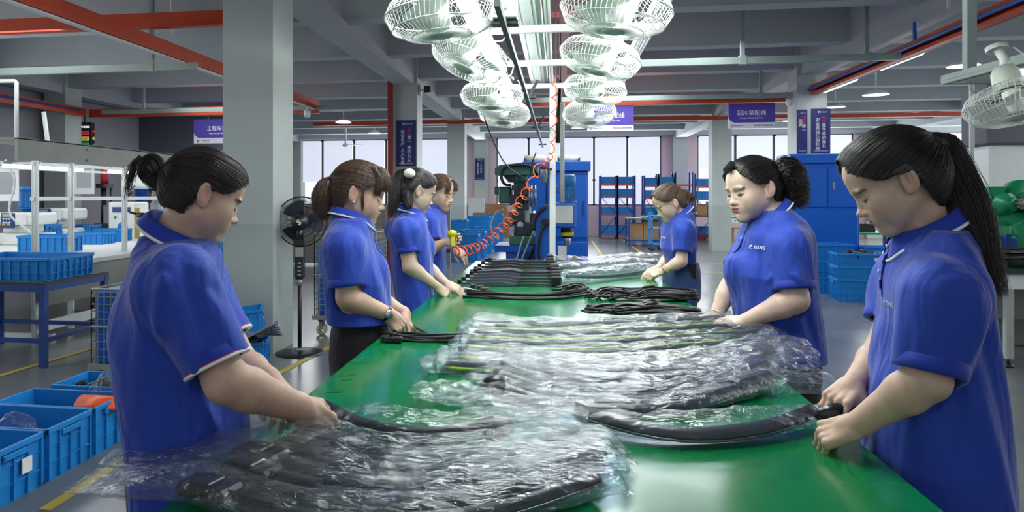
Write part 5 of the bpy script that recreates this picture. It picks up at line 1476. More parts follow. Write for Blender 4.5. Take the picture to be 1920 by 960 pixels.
p = W(1020, 318, 5.9); t = thing('air_regulator', 'red and steel air regulator on the centre post', 'regulator', p)
m = MB(); m.lathe([(0, .07), (.03, .065), (.032, -.0), (.0, .0)], n=18); m.build('cap', mat('regulator_maroon', '7c2c3c', .4), t); m = MB(); m.lathe([(.03, 0), (.03, -.06), (.02, -.07), (.02, -.11), (0, -.11)], n=18); m.build('bowl', M_STEEL, t)
m = MB(); m.bar((0, 0, 0), (.07, 0, 0), .02, .02); m.build('bracket', M_BLACK, t)
p = W(848, 438, 4.7); t = thing('air_gun', 'yellow air gun held up in a fist', 'air gun', p)
m = MB(); m.ball((0, 0, 0), .028, 8, (1.3, .7, .9)); m.box(-.012, -.012, -.085, .016, .012, 0, .005); m.build('body', M_YEL, t)
m = MB(); m.tube([(.03, 0, .005), (.10, 0, .03)], .006, 8); m.build('nozzle', M_DGREY, t); m = MB(); m.tube([(.03, -.005, -.01), (.042, -.005, -.03), (.036, -.005, -.055)], .005, 6); m.build('trigger', M_BLACK, t)
# overhead wires near the frame
m = MB(); m.tube(catmull([W(906, 206, 5.8), W(912, 232, 5.8), W(932, 280, 6.2), W(952, 312, 6.8), W(985, 336, 7.4)], 24).tolist(), .006, 6); o = m.build('cable', M_CABLE); tag(o, 'thin black cable drooping from the farthest left fan', 'cable')
m = MB(); m.tube(catmull([W(1005, 286, 6.4), W(998, 305, 6.4), W(994, 330, 7.2)], 12).tolist(), .006, 6); o = m.build('cable', M_CABLE); tag(o, 'short thin cable from the tool track to the drill', 'cable')
m = MB(); m.bar(W(1042, 180, 6.5), W(1034, 292, 6.6), .035, .035); m.bar(W(1042, 180, 6.5), (W(1042, 180, 6.5).x, W(1042, 180, 6.5).y, 3.14), .012, .012); o = m.build('balancer_tube', M_ALU); tag(o, 'slanting grey tube behind the orange coil', 'tube')
m = MB(); m.tube([W(1051, 150, 7.0), W(1047, 230, 7.0), W(1045, 268, 7.0)], [.012, .03, .026], 8); q = W(1051, 150, 7.0); m.tube([q, (q.x, q.y, 3.15)], .005, 6); o = m.build('hanging_screwdriver', M_BLACK); tag(o, 'black hanging power screwdriver behind the orange coil', 'tool')
# ------------------------------------------------------------------ clear bags, wiper blades, hoses and cables on the table
def bag_mat(name, milky=.10, gl=.35, tint=(.93, .97, 1.0)):
    m = bpy.data.materials.new(name); m.use_nodes = True
    N = m.node_tree.nodes; L = m.node_tree.links; N.clear()
    out = N.new('ShaderNodeOutputMaterial')
    tc = N.new('ShaderNodeTexCoord')
    mp = N.new('ShaderNodeMapping'); mp.inputs['Scale'].default_value = (.45, 1.3, 1); L.new(tc.outputs['Object'], mp.inputs[0])
    n = N.new('ShaderNodeTexNoise'); n.inputs['Scale'].default_value = 26; n.inputs['Detail'].default_value = 5; n.inputs['Distortion'].default_value = 2.2; L.new(mp.outputs[0], n.inputs['Vector'])
    v = N.new('ShaderNodeTexVoronoi'); v.feature = 'DISTANCE_TO_EDGE'; v.inputs['Scale'].default_value = 20; L.new(mp.outputs[0], v.inputs['Vector'])
    ad = N.new('ShaderNodeMath'); ad.operation = 'MULTIPLY_ADD'; L.new(v.outputs['Distance'], ad.inputs[0]); ad.inputs[1].default_value = .7; L.new(n.outputs['Fac'], ad.inputs[2])
    b = N.new('ShaderNodeBump'); b.inputs['Strength'].default_value = .9; b.inputs['Distance'].default_value = .012; L.new(ad.outputs[0], b.inputs['Height'])
    tr = N.new('ShaderNodeBsdfTransparent'); tr.inputs[0].default_value = (*tint, 1)
    gs = N.new('ShaderNodeBsdfGlossy'); gs.inputs['Roughness'].default_value = .10; L.new(b.outputs[0], gs.inputs['Normal'])
    df = N.new('ShaderNodeBsdfDiffuse'); df.inputs[0].default_value = (.85, .9, .93, 1); L.new(b.outputs[0], df.inputs['Normal'])
    lw = N.new('ShaderNodeLayerWeight'); lw.inputs['Blend'].default_value = .35; L.new(b.outputs[0], lw.inputs['Normal'])
    mr = N.new('ShaderNodeMapRange'); mr.inputs[3].default_value = .02; mr.inputs[4].default_value = gl*1.5; mr.inputs[1].default_value = .12; L.new(lw.outputs['Facing'], mr.inputs[0])
    m1 = N.new('ShaderNodeMixShader'); m1.inputs[0].default_value = milky; L.new(tr.outputs[0], m1.inputs[1]); L.new(df.outputs[0], m1.inputs[2])
    m2 = N.new('ShaderNodeMixShader'); L.new(mr.outputs[0], m2.inputs[0]); L.new(m1.outputs[0], m2.inputs[1]); L.new(gs.outputs[0], m2.inputs[2])
    L.new(m2.outputs[0], out.inputs[0])
    return m
BAG = bag_mat('clear_film', .028, .36); BAGM = bag_mat('milky_film', .075, .42)
M_RUB = mat('rubber_charcoal', '2b2f35', .38, var=.12, scale=20); M_RUB2 = mat('rubber_black', '141519', .3); M_LIME = mat('lime_strip', 'a6c93a', .4); M_BLADE = mat('blade_steel_grey', '5d646c', .25, .6)
def nz(P, sd, f):
    """cheap smooth noise from rotated sines"""
    rg = np.random.default_rng(sd); s = 0
    for i in range(7):
        d = rg.normal(0, 1, 3); d /= np.linalg.norm(d); s = s+np.sin(P@d*f*rg.uniform(.6, 1.9)+rg.uniform(0, 6.28)+1.3*np.sin(P@np.roll(d, 1)*f*.7))
    return s/7
def film(name, label, spine, wid, hgt, z0, seed, m_=None, crinkle=.007, nu=150, nv=56, cat='bag', group=None, parent=None, flat0=0, flat1=0, lift=None, origin=None):
    """a filled clear bag: flattened tube round a spine on the table, crumpled, its ends pressed flat"""
    g = catmull([(p[0], p[1], 0) for p in spine], nu); t = np.linspace(0, 1, nu)
    ta = np.gradient(g, axis=0); ta /= np.linalg.norm(ta, axis=1, keepdims=True); nr = np.stack([-ta[:, 1], ta[:, 0], 0*t], 1)
    wv = np.interp(t, np.linspace(0, 1, len(wid)), wid); hv = np.interp(t, np.linspace(0, 1, len(hgt)), hgt)
    lf = np.interp(t, np.linspace(0, 1, len(lift)), lift) if lift else 0*t
    rg = np.random.default_rng(seed)
    wv = wv*(1+.07*np.sin(t*19+seed)+.05*np.sin(t*41+seed*2))
    V = np.empty((nu, nv, 3))
    for j in range(nv):
        a = 2*PI*j/nv; c, s_ = math.cos(a), math.sin(a)
        off = np.sign(c)*abs(c)**.8*wv; h = (np.sign(s_)*abs(s_)**.9*.5+.5)*hv
        V[:, j] = g+nr*off[:, None]; V[:, j, 2] = z0+h+lf
    P = V.reshape(-1, 3)
    n1 = 1-np.abs(nz(P*[1, 1, .5], seed, 34))*2.4; n2 = 1-np.abs(nz(P*[.6, 1.3, .5], seed+1, 80))*2.2; n3 = nz(P, seed+2, 14)
    amp = (P[:, 2]-z0 > .002)
    P[:, 2] += amp*(crinkle*(n1+.5*n2)+crinkle*1.1*n3); P[:, 0] += crinkle*.5*nz(P, seed+5, 50); P[:, 1] += crinkle*.9*nz(P, seed+6, 45)
    P[:, 2] = np.maximum(P[:, 2], z0+.0006+.0005*np.abs(n1))
    idx = np.arange(nu*nv).reshape(nu, nv)
    F = np.stack([idx[:-1, :], np.roll(idx, -1, 1)[:-1, :], np.roll(idx, -1, 1)[1:, :], idx[1:, :]], -1).reshape(-1, 4)
    o0 = np.array([g[nu//2, 0], g[nu//2, 1], z0]) if origin is None else origin
    o = arr_mesh(name, P-o0, F, m_ or BAG, parent=parent)
    if parent is None: o.location = o0; tag(o, label, cat, group)
    return o, g, nr
def wiper(label, spine, z0, s=1.0, cap='right', lime=False, group=None, hook=True, wd=.030, parent_cat='wiper blade', lift=0.0, bow=.02):
    """flat wiper blade: long rubber spoiler, steel strip, centre adapter and end cap; spine follows the table"""
    g = catmull([(p[0], p[1], 0) for p in spine], 40); c0 = g[20].copy(); c0[2] = z0
    t = thing('windscreen_wiper', label, parent_cat, c0, group=group)
    tt = np.linspace(0, 1, 40); ta = np.gradient(g, axis=0); ta /= np.linalg.norm(ta, axis=1, keepdims=True); nr = np.stack([-ta[:, 1], ta[:, 0], 0*tt], 1)
    zz = bow*(2*tt-1)**2+lift
    m = MB(); V = []
    w_ = wd*(.55+.45*np.sin(np.clip(tt*1.05, 0, 1)*PI)**.35)
    for i in range(40):
        for a, b in ((-.5, 0), (-.5, .006), (-.15, .016), (.12, .012), (.5, .005), (.5, 0)):
            q = g[i]-c0+nr[i]*(a*w_[i]); V.append((q[0], q[1], zz[i]+b*s+.001))
    F = [(i*6+j, (i+1)*6+j, (i+1)*6+(j+1) % 6, i*6+(j+1) % 6) for i in range(39) for j in range(6)]+[tuple(range(6))[::-1], tuple(range(39*6, 40*6))]
    m.add(V, F, True); m.build('spoiler', M_RUB, t)
    m = MB(); m.tube([(g[i][0]-c0[0]+nr[i][0]*w_[i]*-.56, g[i][1]-c0[1]+nr[i][1]*w_[i]*-.56, zz[i]+.004) for i in range(0, 40, 3)], .0075 if lime else .0032, 5); m.build('rubber_edge', M_LIME if lime else M_BLADE, t)
    e = 39 if cap == 'right' else 0; sg = 1 if cap == 'right' else -1
    q = Vector(g[e]-c0)+Vector((0, 0, zz[e])); d = Vector(ta[e]*sg)
    if hook:
        m = MB(); M = Matrix.Translation(q-d*.02) @ d.to_track_quat('X', 'Z').to_matrix().to_4x4()
        m.box(-.04, -.022, 0, .035, .022, .034, .008); m.box(-.075, -.015, 0, -.035, .015, .022, .006); m.cyl((0, -.024, .018), (0, .024, .018), .006, n=8); m.xf(M); m.build('end_cap', M_RUB2, t)
    return t
def gp(*pts, z=TZ): return [(G(x, y, z).x, G(x, y, z).y) for x, y in pts]

# -- stack nearest the camera
near = [((372, 938), (560, 985), (860, 985), (1120, 925)), ((450, 902), (640, 945), (880, 945), (1125, 888)), ((470, 872), (650, 915), (900, 918), (1130, 868)), ((545, 858), (700, 893), (920, 892), (1120, 850)), ((580, 838), (720, 868), (920, 868), (1080, 838))]
LB = ('nearest the camera', 'second from the camera', 'third from the camera', 'fourth from the camera', 'farthest from the camera')
for i, pts in enumerate(near):
    z0 = TZ+.002+.004*i; zz = z0+.02; sp = gp(*pts, z=z0)
    wiper('charcoal wiper blade in the near bag stack, %s' % LB[i], sp, z0+.006, s=1.6, cap='right', wd=.046, group='blades in the near bag stack', bow=.014)
    m = MB(); a = Vector((*sp[0], z0+.012)); b = Vector((*sp[1], z0+.012)); d = (b-a).normalized(); M = Matrix.Translation(a) @ d.to_track_quat('X', 'Z').to_matrix().to_4x4()
    m.box(-.03, -.035, .004, .09, .03, .030, .008); m.box(.09, -.022, .004, .2, .012, .026, .006); m.box(.0, -.025, .030, .05, .02, .036, .003); m.xf(M.to_3x3().to_4x4()); o = m.build('blade_sleeve', M_RUB2); o.location = a; tag(o, 'black plastic end sleeve in the near bag stack, %s' % LB[i], 'sleeve', 'end sleeves in the near bag stack')
    ext = [((170, 905),), ((250, 890),), ((215, 860),), ((300, 842),), ((400, 826),)][i][0]
    e2 = gp(ext, z=z0)[0]; st = sp[0]; end = sp[-1]; dx = (end[0]-sp[-2][0], end[1]-sp[-2][1]); l_ = math.hypot(*dx)
    full = [e2, ((e2[0]+st[0])/2, (e2[1]+st[1])/2)]+list(sp)+[(end[0]+dx[0]/l_*.07, end[1]+dx[1]/l_*.05)]
    film('clear_bag', 'clear plastic bag of the near stack, %s' % LB[i], full, [.07, .075, .062, .055, .055, .06, .05, .04], [.012, .03, .062, .055, .052, .06, .05, .006], z0, 10+i, crinkle=.006, nu=190, nv=64, group='clear bags of the near stack')
# -- bag held by the left woman
sp = gp((560, 778), (660, 812), (800, 835), (950, 822)); z0 = TZ+.002
wiper('charcoal wiper blade in the bag held by the left woman', gp((612, 790), (690, 815), (800, 832), (925, 826)), z0+.006, s=1.7, cap='right', wd=.042, lift=.004)
m = MB(); m.ball((0, 0, 0), 1, 8, (.048, .028, .026)); o = m.build('end_block', M_RUB2); o.location = (*gp((930, 822))[0], z0+.026); tag(o, 'black rounded end block at the tip of the left woman bag', 'end block')
film('clear_bag', 'clear plastic bag with one blade held by the left woman', gp((520, 772), (612, 792), (690, 812), (800, 824), (960, 815), (1100, 806)), [.03, .028, .055, .065, .06, .055], [.02, .035, .06, .055, .05, .02], z0, 31, crinkle=.006)
# -- empty flap bag in the middle
film('clear_bag', 'slack empty clear bag lying diagonally in the table middle', gp((800, 742), (880, 762), (980, 785), (1110, 800)), [.085, .07, .06, .07], [.035, .04, .035, .045], z0, 37, m_=BAGM, crinkle=.009)
# -- bag of the right woman
wiper('charcoal wiper blade in the bag held by the right woman', gp((1080, 800), (1250, 830), (1400, 825), (1520, 802)), z0+.008, s=1.9, cap='right', wd=.06, lift=.002)
film('clear_bag', 'clear plastic bag with one blade held by the right woman', gp((960, 785), (1080, 800), (1230, 822), (1400, 818), (1545, 790)), [.03, .04, .06, .07, .03], [.02, .035, .05, .06, .035], z0, 41, crinkle=.006)
m = MB(); m.tube([Vector(W(1530, 778, 1.62)), Vector(W(1562, 772, 1.62)), Vector(W(1598, 766, 1.66))], [.012, .02, .018], 8); m.box(*(Vector(W(1570, 778, 1.63))-Vector((.03, .02, .02))), *(Vector(W(1592, 772, 1.66))+Vector((.02, .02, .01))), .006); o = m.build('black_sleeve', M_RUB2); tag(o, 'black plastic sleeve held by the right foreground woman', 'sleeve')
# -- middle stack
mid = [((920, 742), (1080, 778), (1280, 772), (1425, 735)), ((930, 722), (1090, 758), (1290, 750), (1420, 712)), ((940, 708), (1100, 738), (1290, 730), (1425, 696)), ((960, 695), (1110, 720), (1300, 712), (1430, 680)), ((980, 684), (1120, 705), (1300, 696), (1420, 668))]
for i, pts in enumerate(mid):
    z0 = TZ+.002+.003*i; sp = gp(*pts, z=z0)
    wiper('charcoal wiper blade in the middle bag stack, %s' % LB[i], sp, z0+.006, s=1.7, cap='left', wd=.05, group='blades in the middle bag stack', bow=.02)
    m = MB(); a = Vector((*sp[-1], z0+.02)); b = Vector((*sp[-2], z0+.012)); d = (a-b).normalized(); m.box(-.13, -.028, 0, .03, .028, .042, .008); m.box(-.26, -.022, 0, -.12, .022, .03, .006); m.xf(d.to_track_quat('X', 'Z').to_matrix().to_4x4()); o = m.build('blade_sleeve', M_RUB2); o.location = a; tag(o, 'black end sleeve at the right of the middle stack, %s' % LB[i], 'sleeve', 'end sleeves of the middle stack')
    end = sp[-1]; ex = gp(((1560, 735), (1530, 715), (1515, 690), (1505, 672), (1490, 655))[i], z=z0)[0]
    film('clear_bag', 'clear plastic bag of the middle stack, %s' % LB[i], [gp((900, 722-10*i), z=z0)[0]]+list(sp)+[((end[0]+ex[0])/2, (end[1]+ex[1])/2), ex], [.05, .06, .06, .06, .065, .06, .07], [.03, .05, .05, .05, .07, .05, .04], z0, 50+i, crinkle=.007, nu=170, group='clear bags of the middle stack', m_=BAG if i < 3 else BAGM)
m = MB(); m.ball((0, 0, 0), 1, 8, (.055, .03, .034)); o = m.build('end_block', M_RUB2); o.location = (*gp((935, 748))[0], TZ+.034); tag(o, 'black rounded end block at the left of the middle bag stack', 'end block')
# -- lime striped bags
lime = [((835, 697), (1000, 700), (1200, 694), (1360, 684)), ((860, 676), (1010, 680), (1200, 672), (1400, 660)), ((880, 655), (1020, 659), (1210, 652), (1420, 640)), ((890, 637), (1030, 640), (1220, 634), (1410, 624)), ((900, 620), (1040, 622), (1220, 616), (1350, 610))]
for i, pts in enumerate(lime):
    z0 = TZ+.002; sp = gp(*pts, z=z0)
    wiper('wiper blade with lime edge in the striped row, %s' % LB[i], sp, z0+.008, s=2.2, lime=True, wd=.05, hook=False, group='lime edged blades', bow=.004)
    e = sp[-1]; a = sp[0]
    film('clear_bag', 'clear crinkled bag with lime edged blade, %s' % LB[i], [(a[0]-.035, a[1])]+list(sp)+[(e[0]+.07, e[1])], [.05, .062, .058, .06, .064, .05], [.03, .058, .052, .05, .056, .035], z0, 70+i, crinkle=.009, nu=170, nv=60, group='clear bags of the lime striped row', m_=BAGM if i in (0, 4) else BAG)
# -- far right bags
far = [((1062, 528), (1130, 524), (1200, 516), (1225, 512)), ((1048, 512), (1110, 510), (1180, 503), (1232, 500)), ((1040, 498), (1110, 500), (1180, 494), (1238, 488))]
for i, pts in enumerate(far):
    z0 = TZ+.002; sp = gp(*pts, z=z0)
    wiper('charcoal wiper blade in the far bags, %s' % LB[i], sp, z0+.006, s=1.8, cap='left', wd=.05, group='blades in the far bags')
    film('clear_bag', 'clear plastic bag at the far right of the table, %s' % LB[i], [(sp[0][0]-.03, sp[0][1])]+list(sp), [.05, .07, .08, .08, .07], [.04, .07, .075, .08, .05], z0, 90+i, crinkle=.010, nu=120, nv=40, m_=BAGM, group='clear bags at the far end')
# -- stack of bare wiper arms, far left
rg = random.Random(6)
for k in range(2):
    for i in range(9):
        y = (4.46+.052*i) if k == 0 else (5.12+.07*i); x1 = (.02 if k == 0 else -.02)-.004*i; x0 = -.62+.02*i; z0 = TZ+.003+.014*(i if i < 5 else 9-i)
        t = thing('windscreen_wiper', 'bare black wiper arm in the %s heap beyond the cable, number' % ('nearer', 'farther')[k], 'wiper arm', ((x0+x1)/2, y, z0), group='bare wiper arms in the %s heap' % ('nearer', 'farther')[k])
        t['label'] = 'bare black wiper arm laid in the %s heap at the far left' % ('nearer', 'farther')[k]
        h = (x1-x0)/2
        m = MB(); m.prism([(-h, 0), (-h, .012), (-h*.2, .026), (h*.1, .014), (h*.1, 0)], -.024, .024); m.build('arm', M_BLADE if i < 4 and k == 0 else M_RUB, t)
        m = MB(); m.box(h*.05, -.012, .004, h*.85, .012, .016); m.build('rod', M_RUB, t)
        m = MB(); m.box(h*.78, -.022, 0, h, .022, .065, .008); m.build('head', M_RUB2, t)
        m = MB(); m.box(-h-.03, -.008, .004, -h, .008, .03, .003); m.build('hook', M_RUB2, t)
# -- cables and hose bundles
def bundle(label, cat, gp_, n_, spread, zmax, r, z0=TZ, seed=1, mat_=None, ends=.03):
    rg = random.Random(seed); g = catmull([(x, y, z0) for x, y in gp_], 26); c = Vector(g[13]); t = thing('cable_bundle', label, cat, c)
    for k in range(n_):
        a = rg.uniform(-1, 1); ph = rg.uniform(0, 6.28); zb = rg.uniform(0, 1)*(1-a*a); j0 = rg.uniform(-ends, ends)
        pts = []
        for i in range(26):
            tt = i/25; tg = g[min(25, i+1)]-g[max(0, i-1)]; tg = tg/(np.linalg.norm(tg)+1e-9); nn = np.array([-tg[1], tg[0], 0])
            o_ = a*spread*(1+.35*math.sin(tt*5+ph))
            e = max(0, .12-tt)/.12+max(0, tt-.88)/.12
            q = g[i]+nn*(o_+e*rg.uniform(-.0, .0)+e*math.sin(ph)*ends)+tg*j0*e
            pts.append((q[0]-c.x, q[1]-c.y, max(r, r+zb*zmax+.005*math.sin(tt*7+ph))))
        m = MB(); m.tube(pts, r, 6); m.build('cable', mat_ or M_CABLE, t)
    return t
t = bundle('black cable bundle with plugs in front of the ponytailed woman', 'cables', gp((728, 636), (770, 638), (850, 640), (920, 634)), 12, .035, .03, .0045, seed=2)
for k in range(7): m = MB(); q = Vector((*gp((722+rg.uniform(0, 30), 632+rg.uniform(0, 14)))[0], TZ))-t.location; m.box(q.x-.018, q.y-.012, .002, q.x+.018, q.y+.012, .026, .004); m.build('plug', M_BLACK, t)
bundle('thin black cable from the ponytailed woman hands to the bags', 'cable', gp((770, 614), (800, 628), (850, 640), (890, 632)), 1, .001, .004, .005, seed=4)
t = bundle('black cable bundle with curled loop in the table middle', 'cables', gp((880, 556), (950, 560), (1040, 560), (1090, 553), (1097, 547), (1080, 543), (1050, 547)), 14, .045, .03, .0055, seed=3)
for k in range(9): m = MB(); q = Vector((*gp((872+rg.uniform(0, 42), 546+rg.uniform(0, 12)))[0], TZ))-t.location; m.box(q.x-.016, q.y-.014, .002, q.x+.02, q.y+.014, .03+rg.uniform(0, .02), .004); m.build('plug', M_BLACK, t)
m = MB(); q = gp((868, 549), (900, 552)); m.tube([(*q[0], TZ+.03), (*q[1], TZ+.02)], .006, 6); o = m.build('white_connector', M_PAPER); tag(o, 'small white connector held over the curled cable bundle', 'connector')
def hose_heap(label, cx, cy, L, wd, n_, seed):
    rg = random.Random(seed); c = gp((cx, cy))[0]; t = thing('hose_heap', label, 'hoses', (*c, TZ))
    for k in range(n_):
        y = rg.uniform(-1, 1); z = .008+rg.uniform(0, .045)*(1-abs(y)); u = rg.uniform
        x0 = -L*u(.6, 1.2); yy = y*wd; hi = k % 15 == 3
        P_ = [(x0, yy+u(-.07, .07), .006+u(0, .035)), (x0*.7, yy+u(-.05, .05), z+u(0, .02)), (-L*.25, yy*.8+u(-.05, .05), z+u(0, .02)), (L*.15, yy*.7+u(-.05, .05), z+.01+(.05 if hi else 0)), (L*.55, yy*.8+u(-.04, .04), z+.01)]
        sg = rg.choice((-1, 1)); e = L*u(.85, 1.08)
        P_ += [(e*.93, yy*.7+sg*.01, z), (e, yy*.5+sg*.035, z+.004), (e*.88, yy*.4+sg*u(.05, .08), z+.01), (L*.3, yy*.5+sg*u(.0, .06), z+.02), (-L*u(0, .5), yy*.5+u(-.07, .07), z+.012)]
        m = MB(); m.tube(catmull(P_, 24).tolist(), .0058, 6); m.build('hose', M_CABLE, t)
    return t
hose_heap('heap of black rubber hoses nearer the lime striped bags', 1208, 592, .25, .055, 46, 5)
hose_heap('heap of black rubber hoses farther, before the young woman', 1206, 561, .27, .065, 46, 9)
# black scribbles on the table edge
m = MB(); 
for a, b in (((652, 680), (694, 680)), ((640, 712), (660, 712)), ((634, 706), (668, 702)), ((610, 735), (640, 736))):
    A = G(*a, TZ+.0006); B_ = G(*b, TZ+.0006); m.bar(A, B_, .003, .0006)
o = m.build('pen_marks', M_BLACK); tag(o, 'thin black pen marks near the left table edge', 'marks')
# wristwatch, bangles, glasses are worn: children of their wearers (built with the people)
# bagged wipers lying on the crates by the column
A = W(505, 622, 5.75)
for k in range(6):
    a = W(452, 640-3*k, 5.55+.04*k); b = W(520+2*k, 604+5*k, 5.55+.03*k)
    m = MB(); m.bar(Vector(a)-A, Vector(b)-A, .05, .006); m.bar(Vector(a)-A+Vector((0, 0, .008)), Vector(b)-A+Vector((0, 0, .008)), .016, .012); o = m.build('bagged_blade', mat('bag_grey', '8f98a4', .2, var=.3, scale=30)); o.location = A; tag(o, 'grey bagged wiper blade fanned over the crates at the column', 'wiper blade', 'bagged blades over the column crates')
film('clear_bag', 'crumpled clear bag in the second lower left crate', [(-2.95, 3.2), (-2.8, 3.22), (-2.62, 3.2)], [.02, .09, .03], [.05, .14, .05], .13, 120, crinkle=.012, nu=60, nv=40)
film('clear_bag', 'crumpled clear bag standing in the third lower left crate', [(-2.75, 3.7), (-2.62, 3.72), (-2.5, 3.7)], [.02, .07, .03], [.08, .22, .06], .15, 121, crinkle=.014, nu=60, nv=40)
# ------------------------------------------------------------------ people
def hair_mat(name, c, var=.5):
    m = bpy.data.materials.new(name); m.use_nodes = True
    N = m.node_tree.nodes; L = m.node_tree.links; p = N['Principled BSDF']
    tc = N.new('ShaderNodeTexCoord'); n = N.new('ShaderNodeTexNoise'); n.inputs['Scale'].default_value = 60; n.inputs['Detail'].default_value = 3
    L.new(tc.outputs['Object'], n.inputs['Vector'])
    hi = N.new('ShaderNodeHairInfo')
    ad = N.new('ShaderNodeMath'); ad.operation = 'ADD'; L.new(n.outputs['Fac'], ad.inputs[0]); L.new(hi.outputs['Random'], ad.inputs[1])
    r = N.new('ShaderNodeValToRGB'); e = r.color_ramp.elements
    e[0].position = .35; e[1].position = 1.3 if False else 1.0
    e[0].color = (*[x*(1-var) for x in c], 1); e[1].color = (*[x*(1+var*1.4) for x in c], 1)
    L.new(ad.outputs[0], r.inputs[0]); L.new(r.outputs[0], p.inputs['Base Color'])
    p.inputs['Roughness'].default_value = .38; p.inputs['Specular IOR Level'].default_value = .45
    return m
def skin_mat():
    m = bpy.data.materials.new('skin'); m.use_nodes = True
    N = m.node_tree.nodes; L = m.node_tree.links; p = N['Principled BSDF']
    a = N.new('ShaderNodeAttribute'); a.attribute_name = 'tint'
    tc = N.new('ShaderNodeTexCoord')
    n = N.new('ShaderNodeTexNoise'); n.inputs['Scale'].default_value = 45; n.inputs['Detail'].default_value = 5
    L.new(tc.outputs['Object'], n.inputs['Vector'])
    mx = N.new('ShaderNodeMix'); mx.data_type = 'RGBA'; mx.blend_type = 'MULTIPLY'; mx.inputs[0].default_value = .35
    r = N.new('ShaderNodeValToRGB'); r.color_ramp.elements[0].position = .3; r.color_ramp.elements[0].color = (.78, .66, .62, 1); r.color_ramp.elements[1].position = .6
    L.new(n.outputs['Fac'], r.inputs[0]); L.new(a.outputs['Color'], mx.inputs[6]); L.new(r.outputs[0], mx.inputs[7])
    L.new(mx.outputs[2], p.inputs['Base Color'])
    p.inputs['Roughness'].default_value = .48; p.inputs['Specular IOR Level'].default_value = .35
    p.inputs['Subsurface Weight'].default_value = .12; p.inputs['Subsurface Radius'].default_value = (.012, .005, .003); p.inputs['Subsurface Scale'].default_value = .6
    b = N.new('ShaderNodeBump'); b.inputs['Strength'].default_value = .12; b.inputs['Distance'].default_value = .002
    n2 = N.new('ShaderNodeTexNoise'); n2.inputs['Scale'].default_value = 350; L.new(tc.outputs['Object'], n2.inputs['Vector'])
    L.new(n2.outputs['Fac'], b.inputs['Height']); L.new(b.outputs[0], p.inputs['Normal'])
    return m
def cloth_mat(name, col, rough=.75, sheen=.25, knit=900, wr=.5):
    m = bpy.data.materials.new(name); m.use_nodes = True
    N = m.node_tree.nodes; L = m.node_tree.links; p = N['Principled BSDF']
    c = srgb(col)
    tc = N.new('ShaderNodeTexCoord')
    n = N.new('ShaderNodeTexNoise'); n.inputs['Scale'].default_value = 9; n.inputs['Detail'].default_value = 5; L.new(tc.outputs['Object'], n.inputs['Vector'])
    r = N.new('ShaderNodeValToRGB'); r.color_ramp.elements[0].color = (*[x*.9 for x in c], 1); r.color_ramp.elements[1].color = (*[x*1.1 for x in c], 1)
    L.new(n.outputs['Fac'], r.inputs[0]); L.new(r.outputs[0], p.inputs['Base Color'])
    p.inputs['Roughness'].default_value = rough; p.inputs['Sheen Weight'].default_value = sheen; p.inputs['Sheen Roughness'].default_value = .4
    p.inputs['Specular IOR Level'].default_value = .3
    # large soft drag wrinkles plus the knit
    mp = N.new('ShaderNodeMapping'); mp.inputs['Rotation'].default_value = (.3, .5, .4); mp.inputs['Scale'].default_value = (1, 1, .33); L.new(tc.outputs['Object'], mp.inputs[0])
    n2 = N.new('ShaderNodeTexNoise'); n2.inputs['Scale'].default_value = 11; n2.inputs['Detail'].default_value = 2.5; n2.inputs['Distortion'].default_value = .8; L.new(mp.outputs[0], n2.inputs['Vector'])
    b = N.new('ShaderNodeBump'); b.inputs['Strength'].default_value = wr; b.inputs['Distance'].default_value = .04
    L.new(n2.outputs['Fac'], b.inputs['Height'])
    n3 = N.new('ShaderNodeTexNoise'); n3.inputs['Scale'].default_value = knit; L.new(tc.outputs['Object'], n3.inputs['Vector'])
    b2 = N.new('ShaderNodeBump'); b2.inputs['Strength'].default_value = .15; b2.inputs['Distance'].default_value = .001
    L.new(n3.outputs['Fac'], b2.inputs['Height']); L.new(b.outputs[0], b2.inputs['Normal']); L.new(b2.outputs[0], p.inputs['Normal'])
    return m
SKIN = skin_mat()
POLO = cloth_mat('polo_blue', '2743a6')
RIB = cloth_mat('polo_rib_blue', '2039a0', knit=500, wr=.1)
BLACKPANTS = cloth_mat('black_trousers_cloth', '1b1b1e', sheen=.1)
JEANS = cloth_mat('denim', '2c4470', rough=.85, knit=1400, wr=.6)
WHITE_TRIM = mat('white_trim', 'e8e8ea', .6)
RED_TRIM = mat('red_trim', 'b5203a', .6)
SHOE = mat('shoe_black', '18181a', .5)
LASH = mat('lash_dark', (.012, .009, .008), .5)
BUTTON = mat('button_pearl', 'd8dce4', .3)
SKINBASE = (.56, .385, .29)

def torso_rows(rows, d, O, R):
    out = []
    for py, pb, pf, rx in rows:
        pm = (pb+pf)/2
        P = W(pm, py, d); th = math.atan((pm-X0)/FPX)
        q = (np.array(P)-np.array(O))@R
        ray = np.array([P.x, P.y, 0]); ray /= np.linalg.norm(ray)
        perp = np.array([ray[1], -ray[0], 0]); c = abs(R[:, 1]@perp); s2 = 1-c*c
        e = abs(pf-pb)/2*d/FPX*math.cos(th)
        ry = math.sqrt(max(e*e-rx*rx*s2, (.55*e)**2))/c
        out.append((q[2], q[0], q[1], rx, ry))
    return out

